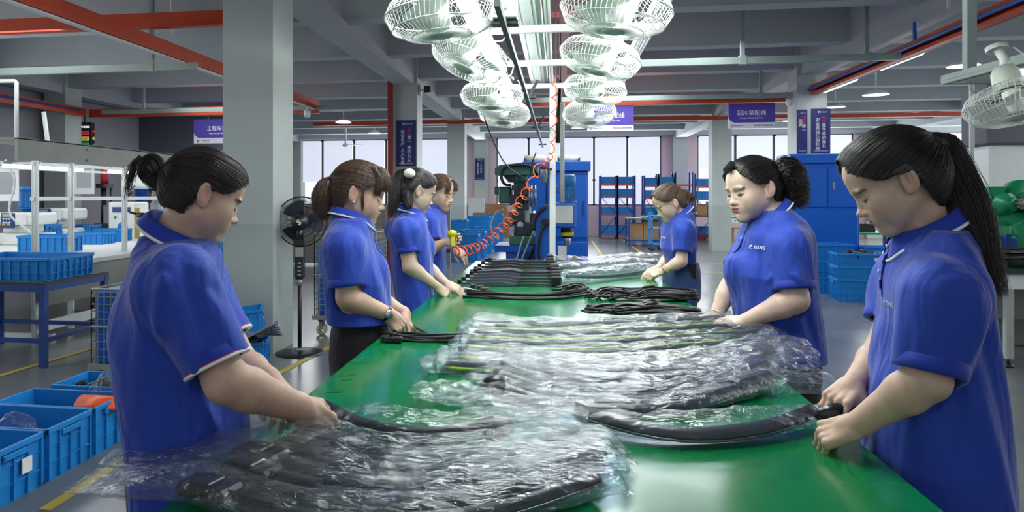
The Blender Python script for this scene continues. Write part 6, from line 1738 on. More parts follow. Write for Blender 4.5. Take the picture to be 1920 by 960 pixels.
def person(label, S):
    d = S['d']; th = math.radians(S['body']); R = rot3(th-PI/2)
    axis_px = S['axis']
    P0 = W(axis_px, Y0, d)
    O = np.array([P0.x, P0.y, 0.0])
    root = thing('person', label, 'person', (P0.x, P0.y, 0))
    T = np.array([P0.x, P0.y, 0.0])               # children are stored relative to the root
    h = S.get('h', .003)
    def put(name, V, Q, m, colors=None):
        return arr_mesh(name, V-T, Q, m, parent=root, colors=colors)
    # head frame
    hs = S['head']; hth = math.radians(hs['yaw'])
    HR = rot3(hth-PI/2, math.radians(hs['pitch']), math.radians(hs.get('roll', 0)))
    sc = hs.get('s', 1.0)
    ear = np.array(W(*hs['ear'], d+hs.get('dd', -.07)))
    HO = ear-(HR@np.array([hs['side']*.079, -.014, -.006]))*sc
    hf = head_field(hs.get('full', 1.0), hs.get('nose', 1.0), hs.get('jaw', 1.0))
    # joints
    def J(p): return np.array(W(p[0], p[1], d+p[2]))
    rows = torso_rows(S['torso'], d, O, R)
    zsh = S['torso'][0]
    nb = J(S['neck'])
    arms = []
    for a in S['arms']:
        a = dict(a); a['sh'] = J(a['sh']) if a.get('sh') else None; a['el'] = J(a['el']); a['wr'] = J(a['wr'])
        a['tip'] = J(a['tip'])
        arms.append(a)
    if arms[1]['sh'] is None:                     # far shoulder mirrors the near one across the spine
        q = (arms[0]['sh']-nb)@R; q[0] *= -1
        arms[1]['sh'] = nb+R@q
    # ---- skin
    B = Field()
    B.loft(O, R, [(z, cx, cy, max(rx-.02, .05), max(ry-.02, .05)) for z, cx, cy, rx, ry in rows], k=.03)
    B.cone(arms[0]['sh'], arms[1]['sh'], .045, .045, k=.05)
    nt = HO+HR@np.array([0, -.022, -.055])*sc
    B.cone(nt, nb, .050*sc*S.get('neckr', 1), .056*sc*S.get('neckr', 1), k=.02)
    B.cone(HO+HR@np.array([0, .02, -.085])*sc, nb+R@np.array([0, .035, 0]), .03, .04, k=.03)
    B.sub_field(HO, HR, sc, hf, .16, k=.012)
    for a in arms:
        ar = a.get('r', (.046, .040, .042, .025))
        B.cone(a['sh'], a['el'], ar[0], ar[1], k=.02)
        md = a['el']*.72+a['wr']*.28
        B.cone(a['el'], md, ar[1], ar[2], k=.018)
        B.cone(md, a['wr'], ar[2], ar[3], k=.015)
        fw = a['tip']-a['wr']
        hand(B, a['wr'], fw, a['back'], a['thumb'], curls=a.get('curls', (.5, .6, .6, .65, .7)), s=a.get('hs', .95),
             thumb_in=a.get('ti', .6), wr=ar[3], spread=a.get('spread', .12))
    pts = [HO, nb]+[a[k] for a in arms for k in ('sh', 'el', 'wr')]
    lo = np.min(pts, 0)-.24; hi = np.max(pts, 0)+.24
    lo[2] = min(rows[-1][0], lo[2]+.1)+.06 if False else max(lo[2], min(r[0] for r in rows)+.02) if min(a['wr'][2] for a in arms) > .95 else lo[2]
    V, Q = surface(B, lo, hi, h)
    q = (V-HO)@HR/sc
    near = np.linalg.norm(q, axis=1) < .17
    col = np.tile(np.array(S.get('skin', SKINBASE)), (len(V), 1))
    col[near] = skin_tint(q[near], S.get('skin', SKINBASE), S.get('lips', (.42, .16, .14)), S.get('brow', .8))
    body = put('body', V, Q, SKIN, col)
    # ---- eyelashes: thin dark line of the lowered lids, lying on the skin
    e = MB()
    for s in (-1, 1):
        for dz, amp, rad in ((0, 1, .0016),)+(((.006, .7, .0010),) if S.get('eyes_open') else ()):
            L = []
            for x in np.linspace(.0165, .046, 12):
                u = (x-.031)/.0147
                z = -.0085-.0035*(1-u*u)*amp+(.0015 if u > 0 else 0)*u+dz*(1-u*u*.9)
                p = np.array([[s*x, .12, z]])
                for _ in range(14): p = p-np.array([[0, 1, 0]])*np.clip(hf(p), -.02, .02)[:, None]
                L.append(p[0]+np.array([0, .0005, 0]))
            e.tube([Vector(xform(p[None], HO, HR, sc)[0]-T) for p in L], [rad*sc*(.4+.9*math.sin(PI*(i+1)/13)) for i in range(12)], 6)
    e.build('eyelashes', LASH, root)
    if S.get('eyes_open'):
        e = MB()
        for s in (-1, 1):
            p = np.array([[s*.031, .12, -.0085]])
            for _ in range(14): p = p-np.array([[0, 1, 0]])*np.clip(hf(p), -.02, .02)[:, None]
            c = xform(p+np.array([[0, -.0032, 0]]), HO, HR, sc)[0]-T
            e.ball(c, .0046*sc, 8)
        e.build('eyes', LASH, root)
    # ---- polo shirt
    shirt = Field()
    shirt.loft(O, R, rows, k=.03, p=2.2)
    sr = S.get('sleeve', (.075, .072)); ct = S.get('cuff', .62)
    shirt.cone(arms[0]['sh']+[0, 0, -.012], arms[1]['sh']+[0, 0, -.012], .058, .058, k=.06)
    shirt.cone(nb+[0, 0, -.035], (arms[0]['sh']+arms[1]['sh'])/2*.5+nb*.5-[0, 0, .03], .075, .08, k=.05)
    cuffs = []
    for a in arms:
        t = a.get('cuff', ct); r = a.get('sr', sr)
        b = a['sh']+(a['el']-a['sh'])*t+np.array(a.get('cshift', (0, 0, -.004)))
        shirt.cone(a['sh']+[0, 0, -.01], b, r[0], r[1], k=.035, cut='b')
        cuffs.append((a['sh'], b, r))
    for bb in S.get('bumps', []):                 # bust, belly: px, py, dd, radius
        c = J(bb[:3]); shirt.ell(c, [bb[3]]*3, k=.05)
    for a0, b0, wd, hh in S.get('folds', []):
        shirt.ridge(J(a0), J(b0), wd*.85, hh*1.7)
    for a0, b0, wd, hh in []: pass
    for a_, b, r in cuffs:
        dv = (b-a_)/np.linalg.norm(b-a_)
        shirt.cone(b-dv*.03, b+dv*.06, r[1]-.016, r[1]-.004, k=.003, op='sub')
    shirt.ell(nb+(nt-nb)*.35, (.062, .062, .05), k=.01, op='sub')
    sh = S.get('hshirt', h*1.5)
    allp = [c[0] for c in cuffs]+[c[1] for c in cuffs]
    zz = [r[0] for r in rows]
    lo = np.min([O-.30]+allp, 0)-.1; hi = np.max([O+.30]+allp, 0)+.1
    lo[2] = min(zz)-.03; hi[2] = max(max(zz), nb[2])+.08
    V, Q = surface(shirt, lo, hi, sh)
    rad = V-np.array([O[0], O[1], 0]); rad[:, 2] = 0; rad /= np.maximum(np.linalg.norm(rad, axis=1, keepdims=True), 1e-6)
    Pw = V@np.array([[1, 0, .35], [0, 1, -.25], [0, 0, .42]])
    dr = np.sin(Pw@[34., 9, 30]+2.2*np.sin(Pw@[9., 17, 11]+S.get('seed', 3)))+.7*np.sin(Pw@[-13., 41, 24]+1.9*np.sin(Pw@[21., 8, 15]))
    dr = np.sign(dr)*np.abs(dr)**1.3
    V = V+rad*dr[:, None]*S.get('drape', .0045)
    put('polo_shirt', V, Q, POLO)
    # sleeve bands
    for a_, b, r in cuffs:
        if not S.get('cuffband', True): break
        m = MB(); dv = Vector(b-a_).normalized(); cb = Vector(b-T)
        prof = [(r[1]-.012, .004), (r[1]+.0015, .006), (r[1]+.004, -.004), (r[1]+.0035, -.026), (r[1]-.004, -.029)]
        k0 = len(m.v)
        stripe = S.get('stripe')
        if stripe:
            m.mi = 0; m.lathe(prof[2:], n=40)
            m.mi = 1; m.lathe([(r[1]-.012, .004), (r[1]+.003, .005), (r[1]+.005, .002), (r[1]+.0045, -.002)], n=40)
            m.mi = 2; m.lathe([(r[1]+.0047, -.002), (r[1]+.0047, -.0045)], n=40)
        else:
            m.lathe(prof, n=40)
        M = Matrix.Translation(cb) @ dv.to_track_quat('Z', 'Y').to_matrix().to_4x4()
        m.xf(M, k0)
        o = m.build('sleeve_cuff', [RIB, WHITE_TRIM, RED_TRIM], root)
    # ---- collar
    cl = S.get('collar', {})
    cen = nb+(nt-nb)*cl.get('up', .30)
    ax = nt-nb; ax[:] = ax*.55+np.array([0, 0, 1])*np.linalg.norm(ax)*.45; ax /= np.linalg.norm(ax)
    fwd = R[:, 1]-ax*(R[:, 1]@ax); fwd /= np.linalg.norm(fwd); rt = np.cross(fwd, ax)
    nr = cl.get('r', .064)
    V = []; F = []; mi = []
    nt_, nv = 49, 9
    gap = cl.get('gap', .30)
    for i in range(nt_):
        u = i/(nt_-1); ang = PI/2+gap+(2*PI-2*gap)*u      # from front round the back
        back = .5-.5*math.cos((u-.0)*2*PI)                 # 0 at front, 1 at nape
        dirn = rt*math.cos(ang)+fwd*math.sin(ang)*1.08
        tip = math.exp(-(min(u, 1-u)/.07)**2)
        for j in range(nv):
            v = j/(nv-1)
            if v < .3:   # stand
                t = v/.3; rr = nr-.002+.001*t; z = -.022+.044*t*(.75+.25*back)
            else:        # leaf falling outwards
                t = (v-.3)/.7; rr = nr+.004+.023*t**.9*(1+.45*tip); z = .022*(.75+.25*back)-(.040+.030*tip-.004*back)*t**1.05
            z += cl.get('back', .018)*back-.012*(1-back)
            V.append(cen+dirn*rr+ax*z-T)
    for i in range(nt_-1):
        for j in range(nv-1):
            a0 = i*nv+j; F.append((a0, a0+nv, a0+nv+1, a0+1)); mi.append(0 if j < nv-3 else (0, 1, 2)[j-(nv-3)] if False else 0)
    V = np.array(V)
    mc = MB(); mc.v = [tuple(p) for p in V]; mc.f = [list(f) for f in F]; mc.m = mi; mc.sm = [True]*len(F)
    oc = mc.build('collar', [RIB, WHITE_TRIM, RED_TRIM], root)
    md = oc.modifiers.new('thick', 'SOLIDIFY'); md.thickness = .003; md.offset = 0
    # piping close to the collar edge
    for nm, m_, v0, rad in (('white_piping', WHITE_TRIM, -2, S.get('pipe', .0040)), ('red_piping', RED_TRIM, -3, .0022)):
        Pn = [V[i*nv+nv-1]*(.86 if v0 == -2 else .74)+V[i*nv+nv-2]*(.14 if v0 == -2 else .26) for i in range(nt_)]
        up = [(V[i*nv+nv-1]-V[i*nv+nv-2]) for i in range(nt_)]
        m = MB(); m.tube([Vector(p+ax*.0016) for p in Pn], rad, 6); m.build(nm, m_, oc)
    # ---- placket and buttons down the front
    if S.get('placket'):
        fr = []
        for zz_ in np.linspace(nb[2]-.01, nb[2]-.15, 8):
            p = O+R@np.array([0, .05, 0]); p[2] = zz_
            q0 = np.array([p])
            for _ in range(30): q0 = q0+R[:, 1]*np.clip(-shirt(q0), -.01, .02)[:, None]*.9
            fr.append(q0[0]-T)
        m = MB()
        for i in range(7):
            a0, b0 = fr[i], fr[i+1]; x = R[:, 0]*.015; o_ = R[:, 1]*.003
            m.quad(a0-x+o_, a0+x+o_, b0+x+o_, b0-x+o_)
        pl = m.build('placket', RIB, root); md = pl.modifiers.new('t', 'SOLIDIFY'); md.thickness = .003
        for i in (1, 4, 6)[:S['placket']]:
            m = MB(); c = Vector(fr[i]+R[:, 1]*.005); m.cyl(c, c+Vector(R[:, 1])*.003, .0055, .005, 14); m.build('button', BUTTON, pl)
    # ---- chest print
    if S.get('logo'):
        txt, px_, py_, size, mm = S['logo']
        P = np.array(W(px_, py_, d-.3)); ray = P-np.array([0, 0, CAMZ]); ray /= np.linalg.norm(ray)
        p = P.copy()[None]
        for _ in range(80):
            p = p+ray[None]*np.clip(shirt(p), -.02, .02)[:, None]*.8
        g = grad(shirt, p)[0]
        n = Vector(g); xx = Vector((0, 0, 1)).cross(n).normalized(); yy = n.cross(xx)
        M = Matrix.Translation(Vector(p[0]-T)+n*.004) @ Matrix((xx, yy, n)).transposed().to_4x4()
        text_mesh('chest_print', txt, size, mm, root, M)
        m = MB(); m.lathe([(size*.15, 0), (size*.42, 0), (size*.42, .0008), (size*.15, .0008)], n=16, a0=.6, a1=5.6)
        m.xf(M @ Matrix.Translation((-size*(.38*len(txt)+.35), 0, 0))); m.build('chest_emblem', mm, root)
    # ---- trousers and shoes
    if S.get('legs', True):
        Tz = Field()
        hz = S.get('waist', .88); wcx, wcy = [np.interp(hz-.02, [r[0] for r in rows[::-1]], [r[i] for r in rows[::-1]]) for i in (1, 2)]
        wr_, wy_ = [np.interp(hz-.02, [r[0] for r in rows[::-1]], [r[i] for r in rows[::-1]]) for i in (3, 4)]
        wr_ = min(wr_-.02, .18); wy_ = min(wy_-.022, .14)
        if S.get('hip'): wr_, wy_ = S['hip']
        Tz.loft(O, R, [(hz+.01, wcx, wcy, wr_-.01, wy_-.01), (hz-.04, wcx, wcy, wr_, wy_), (hz-.14, wcx, wcy, wr_+.008, wy_+.006), (hz-.24, wcx, wcy, wr_, wy_)], k=.04)
        for s in (-1, 1):
            a0 = O+R@np.array([wcx+s*.085, wcy, hz-.2]); b0 = O+R@np.array([wcx+s*.10, wcy+.01, .48]); c0 = O+R@np.array([wcx+s*.105, wcy-.02, .09])
            Tz.cone(a0, b0, .088, .068, k=.03); Tz.cone(b0, c0, .068, .056, k=.02)
        lo = O+[-.32, -.32, .03]; hi = O+[.32, .32, hz+.08]
        V, Q = surface(Tz, lo, hi, .009)
        put('trousers', V, Q, S.get('pants', BLACKPANTS))
        for s in (-1, 1):
            m = MB(); c = O+R@np.array([wcx+s*.105, wcy+.03, 0])-T
            m.ball((0, 0, 0), 1, 10, (.045, .125, .055)); M = Matrix.Translation(Vector(c)+Vector((0, 0, .055))) @ Matrix(R.tolist()).to_4x4(); m.xf(M)
            m.build('shoe', SHOE, root)
    # ---- hair
    rng = np.random.default_rng(S.get('seed', 3))
    hm = S['hair_mat']; hr = S['hair']
    up = hr.get('up', 0.0)
    def line(z): return hairline(z-up)+hr.get('fwd', 0)
    cap, Fc = hair_cap(hr.get('off', .007), line, hr.get('floor', .10))
    hsz = max(h, .0028)
    Vc, Qc = surface(cap, (-.13, -.14, -.13), (.13, .13, .14), hsz)
    # grooves along the combing direction
    Tt = np.array(hr.get('tie', (0, -.118, .03)))
    dv = Vc-Tt; a = np.arctan2(dv[:, 0], dv[:, 2]*1.0+1e-6)
    Vc = Vc+(.0007*np.sin(a*70)+.0005*np.sin(a*131+3))[:, None]*np.sign(Vc)*np.minimum(1, np.abs(Vc)/.05)
    cap_o = put('hair', xform(Vc, HO, HR, sc), Qc, hm)
    kk = hr.get('k', 14)
    L = []
    st = cap_points(cap, Fc, hr.get('n', 2600), rng)
    # hairline strands
    hl = cap_points(lambda p: np.abs(p[:, 1]-line(p[:, 2]))-.006+(p[:, 2] < -.07)*.5, Fc, hr.get('n', 2600)//5, rng)
    L.append(comb(Fc, np.concatenate([st, hl]), Tt, kk, hr.get('lift', .0018), rng))
    L = L[0]
    sets = [xform(L.reshape(-1, 3), HO, HR, sc).reshape(L.shape)]
    out = []
    gw = []
    def flow(guide, n, r0, r1, curl=0.0, cf=20, r2=None, k=22, end=.0, mid=None):
        """bundle of strands about a guide given in world space"""
        g = catmull(guide, k); m_ = len(g)
        tt = np.linspace(0, 1, m_)
        prof = np.interp(tt, [0, .12, .5, 1], [r0, r1, mid if mid is not None else r1, r2 if r2 is not None else r1*.5])
        ta = np.gradient(g, axis=0); ta /= np.linalg.norm(ta, axis=1, keepdims=True)
        ux = np.cross(ta, np.array([0.13, .9, .25])); ux /= np.linalg.norm(ux, axis=1, keepdims=True); uy = np.cross(ta, ux)
        an = rng.uniform(0, 2*PI, n); rr = np.sqrt(rng.uniform(0, 1, n))
        ox = (rr*np.cos(an))[:, None]*prof; oy = (rr*np.sin(an))[:, None]*prof
        if curl:
            ph = rng.uniform(0, 2*PI, n)[:, None]
            ox = ox+curl*np.sin(cf*tt[None]+ph)*np.minimum(1, tt*4); oy = oy+curl*np.cos(cf*tt[None]*1.1+ph)*np.minimum(1, tt*4)
        cut = rng.uniform(1-end, 1, n)
        Ls = np.empty((n, m_, 3))
        for i in range(n):
            ti = tt*cut[i]*(m_-1); i0 = np.minimum(ti.astype(int), m_-2); f = (ti-i0)[:, None]
            c = (g[i0]*(1-f)+g[i0+1]*f)
            Ls[i] = c+ux[i0]*ox[i][i0, None]+uy[i0]*oy[i][i0, None]
        Ls += np.cumsum(rng.normal(0, .0007, Ls.shape), axis=1)
        return Ls
    hw = lambda p: xform(np.array([p]), HO, HR, sc)[0]
    for Ls in sets: out.append(('hair_strands', Ls, cap_o))
    for tl in hr.get('tails', []):
        gd = [hw(Tt)]+[J(p) for p in tl['guide']]
        Ls = flow(gd, tl['n'], tl.get('r0', .008), tl['r1'], tl.get('curl', 0), tl.get('cf', 20), tl.get('r2'), k=tl.get('k', 22), end=tl.get('end', .2), mid=tl.get('mid'))
        core = Field(); gg = catmull(gd, 14); pr = np.interp(np.linspace(0, 1, 14), [0, .12, .5, 1], [tl.get('r0', .008), tl['r1'], tl.get('mid') or tl['r1'], (tl.get('r2') if tl.get('r2') is not None else tl['r1']*.5)])*.82
        cend = max(2, int(13*tl.get('core', .85)))
        for i in range(cend): core.cone(gg[i], gg[i+1], pr[i], pr[i+1], k=.006)
        V, Q = surface(core, gg.min(0)-.06, gg.max(0)+.06, max(h, .004))
        n1 = np.sin((V-gg[0])@np.array([310., 190, 20]))*.0012
        V = V+n1[:, None]*np.array([[.7, .7, 0]])
        tail_o = put(tl.get('name', 'ponytail'), V, Q, hm)
        out.append(('hair_strands', Ls, tail_o))
    for bn in hr.get('buns', []):                 # coils wound about a centre
        c = J(bn['c']); r = bn['r']; n = bn['n']
        Ls = np.empty((n, 26, 3))
        for i in range(n):
            a0 = rng.uniform(0, 2*PI); ti = rng.uniform(.25, 1)*r; w_ = rng.uniform(-1, 1)
            t = np.linspace(0, 1.3*PI, 26)+a0
            tilt = rng.normal(0, .28)
            x = ti*np.cos(t); z = ti*np.sin(t)*bn.get('asp', 1.0); y = w_*math.sqrt(max(0, 1-(ti/r)**2*.8))*r*.8+tilt*x
            Ls[i] = c+x[:, None]*R[:, 1]+y[:, None]*R[:, 0]+z[:, None]*np.array([0, 0, 1])
        core = Field(); core.ell(c, (r*.86, r*.86, r*.86*bn.get('asp', 1.0)), k=.01)
        core.ell(c+R[:, 1]*r*.5, (r*.5, r*.5, r*.6), k=.02)
        V, Q = surface(core, c-r*1.5, c+r*1.5, max(h, .003))
        V = V+(.0018*np.sin((V-c)@np.array([180., 240, 150])))[:, None]*(V-c)/r
        bo = put('hair_bun', V, Q, hm)
        out.append(('hair_strands', Ls, bo))
    for lk in hr.get('locks', []):                # single loose locks, guide in head space or world pixels
        gd = [hw(p) for p in lk['head']] if 'head' in lk else [J(p) for p in lk['px']]
        Ls = flow(gd, lk['n'], lk.get('r0', .004), lk['r1'], lk.get('curl', 0), lk.get('cf', 12), lk.get('r2', lk['r1']), k=14, end=lk.get('end', .3))
        out.append(('loose_hair', Ls, root))
    srad = S.get('srad', .00055)
    for nm, Ls, par in out:
        strands(nm, Ls-T, srad, hm, par)
    if hr.get('band'):
        bd = hr['band']; c = hw(bd['at']) if 'at' in bd else J(bd['px'])
        m = MB(); m.ball(Vector(c-T), bd['r'], 8, (1, 1, .8)); m.build('hair_tie', bd['mat'], root)
    return root, dict(HO=HO, HR=HR, sc=sc, T=T, R=R, O=O, arms=arms, shirt=shirt, hf=hf, J=J, hw=hw, nb=nb)
HB = hair_mat('hair_black', (.009, .0075, .007)); HDB = hair_mat('hair_dark_brown', (.015, .010, .008)); HBR = hair_mat('hair_brown', (.055, .032, .021)); HLB = hair_mat('hair_light_brown', (.07, .043, .027))
CREAM = mat('hair_tie_cream', 'e6e2cf', .7); DARKTIE = mat('hair_tie_dark', '222228', .6)
LOGO_W = mat('chest_print_pale', 'cfe0ea', .6); LOGO_D = mat('chest_print_grey', 'a9b6c8', .6)
STEEL = mat('steel_bright', 'b8bcc0', .25, 1.0); WATCHBLK = mat('watch_black', '141416', .3); GLASSFR = mat('spectacle_wire', '9aa0a6', .3, .8)

CAST = {}
# L1 woman in the left foreground
CAST['L1'] = ('woman in blue polo with messy bun leaning over bag, left foreground', dict(
    d=1.66, body=27, axis=328, h=.0025, hshirt=.004, neck=(330, 448, 0), neckr=1.12, skin=(.56, .375, .285),
    head=dict(ear=(385, 366), yaw=38, pitch=23, side=1, s=.89, full=1.06, jaw=1.05, nose=.95),
    torso=[(455, 278, 400, .15), (480, 252, 412, .19), (520, 232, 408, .20), (560, 219, 425, .20), (620, 210, 448, .195), (700, 212, 462, .19), (760, 222, 470, .19), (840, 236, 476, .195), (940, 246, 480, .20)],
    arms=[dict(sh=(338, 532, -.17), el=(425, 716, -.20), wr=(566, 766, -.09), tip=(612, 806, -.06), back=(.25, -.75, .65), thumb=-1, curls=(.5, .75, .7, .75, .8), r=(.052, .044, .046, .030), hs=1.0, cuff=.80, ti=.5),
          dict(sh=None, el=(455, 690, .14), wr=(505, 712, .03), tip=(525, 735, -.01), back=(.2, .1, .95), thumb=1, r=(.05, .044, .046, .028), cuff=.7)],
    sleeve=(.086, .068), stripe=True, waist=.90,
    folds=[((305, 520, -.26), (290, 640, -.24), .016, .007), ((300, 500, -.2), (430, 560, -.2), .02, -.006), ((268, 560, -.2), (262, 760, -.17), .02, .006), ((330, 690, -.18), (420, 820, -.15), .022, .007), ((360, 560, -.27), (402, 650, -.27), .013, .005), ((240, 520, -.1), (300, 600, -.2), .015, -.005), ((300, 740, -.2), (350, 900, -.17), .02, -.006)],
    collar=dict(up=.28, r=.063, back=.014), hair_mat=HDB, seed=11,
    hair=dict(tie=(0, -.116, .022), up=-.008, fwd=.006, n=5200, lift=.0022, off=.008, floor=.068,
              buns=[dict(c=(286, 318, 0), r=.033, n=1100, asp=1.15)],
              locks=[dict(px=[(275, 300, 0), (252, 312, .0), (240, 345, .0)], n=70, r1=.012, r2=.016), dict(px=[(262, 292, 0), (245, 330, 0), (235, 372, .0)], n=60, r1=.006, r2=.010), dict(px=[(300, 330, 0), (318, 376, -.03), (352, 398, -.05)], n=90, r1=.012, r2=.01),
                     dict(px=[(306, 338, -.02), (292, 346, -.03), (270, 326, -.02)], n=160, r1=.014, r2=.016)],
              band=dict(px=(312, 331, -.01), r=.014, mat=DARKTIE)) ))
# R1 woman in the right foreground
CAST['R1'] = ('woman in blue polo with long straight black ponytail, right foreground', dict(
    d=1.63, body=164, axis=1742, h=.0025, hshirt=.004, neck=(1752, 440, 0), skin=(.56, .39, .29), lips=(.46, .19, .17), brow=.85,
    head=dict(ear=(1700, 338), yaw=168, pitch=30, side=-1, s=.96, nose=.95, full=.98),
    torso=[(430, 1812, 1712, .15), (460, 1838, 1672, .18), (500, 1852, 1662, .20), (560, 1862, 1652, .205), (620, 1868, 1640, .20), (700, 1876, 1622, .20), (760, 1882, 1612, .20), (850, 1890, 1604, .205), (960, 1902, 1600, .21), (1080, 1912, 1604, .215)],
    arms=[dict(sh=(1765, 552, -.17), el=(1738, 712, -.19), wr=(1605, 798, -.10), tip=(1530, 822, -.04), back=(-.15, -.5, .85), thumb=1, curls=(.6, .95, .95, 1.0, 1.0), r=(.048, .042, .042, .026), hs=1.0, cuff=.86),
          dict(sh=None, el=(1655, 660, .16), wr=(1600, 722, .05), tip=(1548, 770, .0), back=(-.3, -.35, .85), thumb=-1, curls=(.3, .5, .6, .7, .7), r=(.044, .04, .04, .025), cuff=.6)],
    sleeve=(.082, .066), placket=2, logo=('XIANG', 1672, 572, .017, LOGO_D),
    folds=[((1700, 500, -.2), (1690, 620, -.22), .014, .006), ((1690, 610, -.25), (1730, 560, -.27), .016, .005), ((1660, 600, -.1), (1640, 800, -.1), .02, .007), ((1700, 700, -.2), (1650, 830, -.12), .02, -.006), ((1800, 600, -.22), (1790, 760, -.2), .022, .009), ((1840, 560, -.15), (1850, 900, -.12), .02, -.006), ((1830, 540, -.2), (1822, 640, -.2), .013, -.007), ((1760, 760, -.2), (1770, 940, -.2), .02, .006), ((1740, 600, -.27), (1760, 680, -.27), .012, -.004)],
    collar=dict(up=.30, r=.064, back=.02), hair_mat=HB, seed=5, waist=.80,
    hair=dict(tie=(0, -.128, .050), n=5200, up=-.006, fwd=.004, off=.017,
              tails=[dict(guide=[(1772, 290, -.01), (1806, 370, -.04), (1838, 460, -.09), (1868, 560, -.13)], n=2600, r0=.014, r1=.036, mid=.046, r2=.022, end=.3, core=.9)],
                            band=dict(px=(1751, 292, -.01), r=.015, mat=CREAM)) ))
# L2
CAST['L2'] = ('woman in blue polo and black trousers with brown ponytail and wristwatch', dict(
    d=3.0, body=10, axis=665, h=.0032, hshirt=.005, neck=(658, 412, 0), skin=(.58, .385, .29), lips=(.45, .17, .15),
    head=dict(ear=(665, 364), yaw=10, pitch=14, side=1, s=1.10, full=1.06),
    torso=[(410, 630, 690, .14), (430, 615, 700, .18), (460, 606, 706, .20), (500, 603, 722, .20), (530, 605, 732, .19), (565, 608, 735, .18), (600, 612, 738, .185)],
    arms=[dict(sh=(643, 462, -.17), el=(652, 558, -.18), wr=(730, 590, -.12), tip=(757, 622, -.10), back=(.25, -.7, .65), thumb=-1, curls=(.5, .7, .7, .8, .8), r=(.050, .046, .044, .028), cuff=.72),
          dict(sh=None, el=(705, 560, .12), wr=(758, 588, .04), tip=(772, 620, .0), back=(.6, .3, .7), thumb=1, curls=(.4, .6, .6, .6, .6), r=(.046, .042, .042, .026), cuff=.62)],
    sleeve=(.082, .070), placket=1, waist=.85, hip=(.165, .125),
    bumps=[(694, 508, 0, .075)],
    folds=[((660, 480, -.27), (668, 540, -.27), .02, .007), ((612, 470, -.1), (640, 570, -.15), .02, .007), ((690, 520, -.12), (640, 590, -.15), .022, -.008), ((700, 560, -.12), (620, 585, -.15), .02, .006)],
    collar=dict(up=.30, r=.066), hair_mat=HBR, seed=8, srad=.0009,
    hair=dict(tie=(0, -.128, .018), n=3000, off=.012, lift=.003,
              tails=[dict(guide=[(612, 352, 0), (603, 382, 0), (608, 416, -.0)], n=700, r0=.012, r1=.036, mid=.05, r2=.024, end=.3)],
              locks=[dict(head=[(0, .02, .112), (.02, .072, .098), (.03, .092, .062), (.03, .094, .030)], n=420, r0=.012, r1=.017, r2=.015), dict(head=[(.03, .0, .108), (.060, .055, .085), (.070, .070, .045), (.066, .066, .008)], n=420, r0=.012, r1=.018, r2=.012),
                     dict(head=[(.0, .03, .112), (.045, .065, .092), (.052, .084, .058), (.048, .088, .026)], n=420, r0=.012, r1=.018, r2=.014), dict(head=[(.078, .012, .03), (.082, .018, -.01), (.072, .03, -.06)], n=60, r1=.005, r2=.004)],
              band=dict(at=(0, -.135, .02), r=.017, mat=DARKTIE)) ))
# L3
CAST['L3'] = ('woman in blue polo wearing glasses, high black ponytail with white scrunchie', dict(
    d=4.06, body=20, axis=770, h=.004, hshirt=.006, neck=(768, 402, 0), skin=(.60, .44, .34),
    head=dict(ear=(786, 358), yaw=27, pitch=22, side=1, s=1.06),
    torso=[(400, 748, 792, .13), (415, 738, 800, .17), (445, 731, 806, .18), (490, 734, 811, .175), (540, 739, 812, .17), (590, 745, 812, .18), (640, 748, 812, .18)],
    arms=[dict(sh=(758, 432, -.16), el=(768, 500, -.17), wr=(820, 538, -.08), tip=(842, 556, -.05), back=(.3, -.6, .7), thumb=-1, curls=(.5, .7, .7, .8, .8), cuff=.56, r=(.045, .040, .040, .024)),
          dict(sh=None, el=(800, 500, .12), wr=(838, 533, .05), tip=(866, 546, .02), back=(.2, -.4, .9), thumb=1, curls=(.3, .3, .35, .4, .4), cuff=.5, r=(.042, .038, .038, .023))],
    sleeve=(.074, .058), waist=.80, bumps=[(794, 465, 0, .07)],
    folds=[((745, 470, -.1), (750, 570, -.1), .02, .007), ((780, 500, -.1), (745, 570, -.1), .02, -.007)],
    collar=dict(up=.3), hair_mat=HB, seed=21, srad=.0012,
    hair=dict(tie=(0, -.105, .075), n=2000, off=.008,
              tails=[dict(guide=[(752, 334, 0), (741, 372, -.05), (733, 408, -.08)], n=420, r0=.012, r1=.034, mid=.045, r2=.018, end=.3), dict(guide=[(762, 345, -.03), (765, 375, -.08), (768, 392, -.1)], n=260, r0=.012, r1=.035, mid=.035, r2=.02, end=.3)],
              band=dict(px=(768, 325, -.10), r=.034, mat=CREAM)) ))
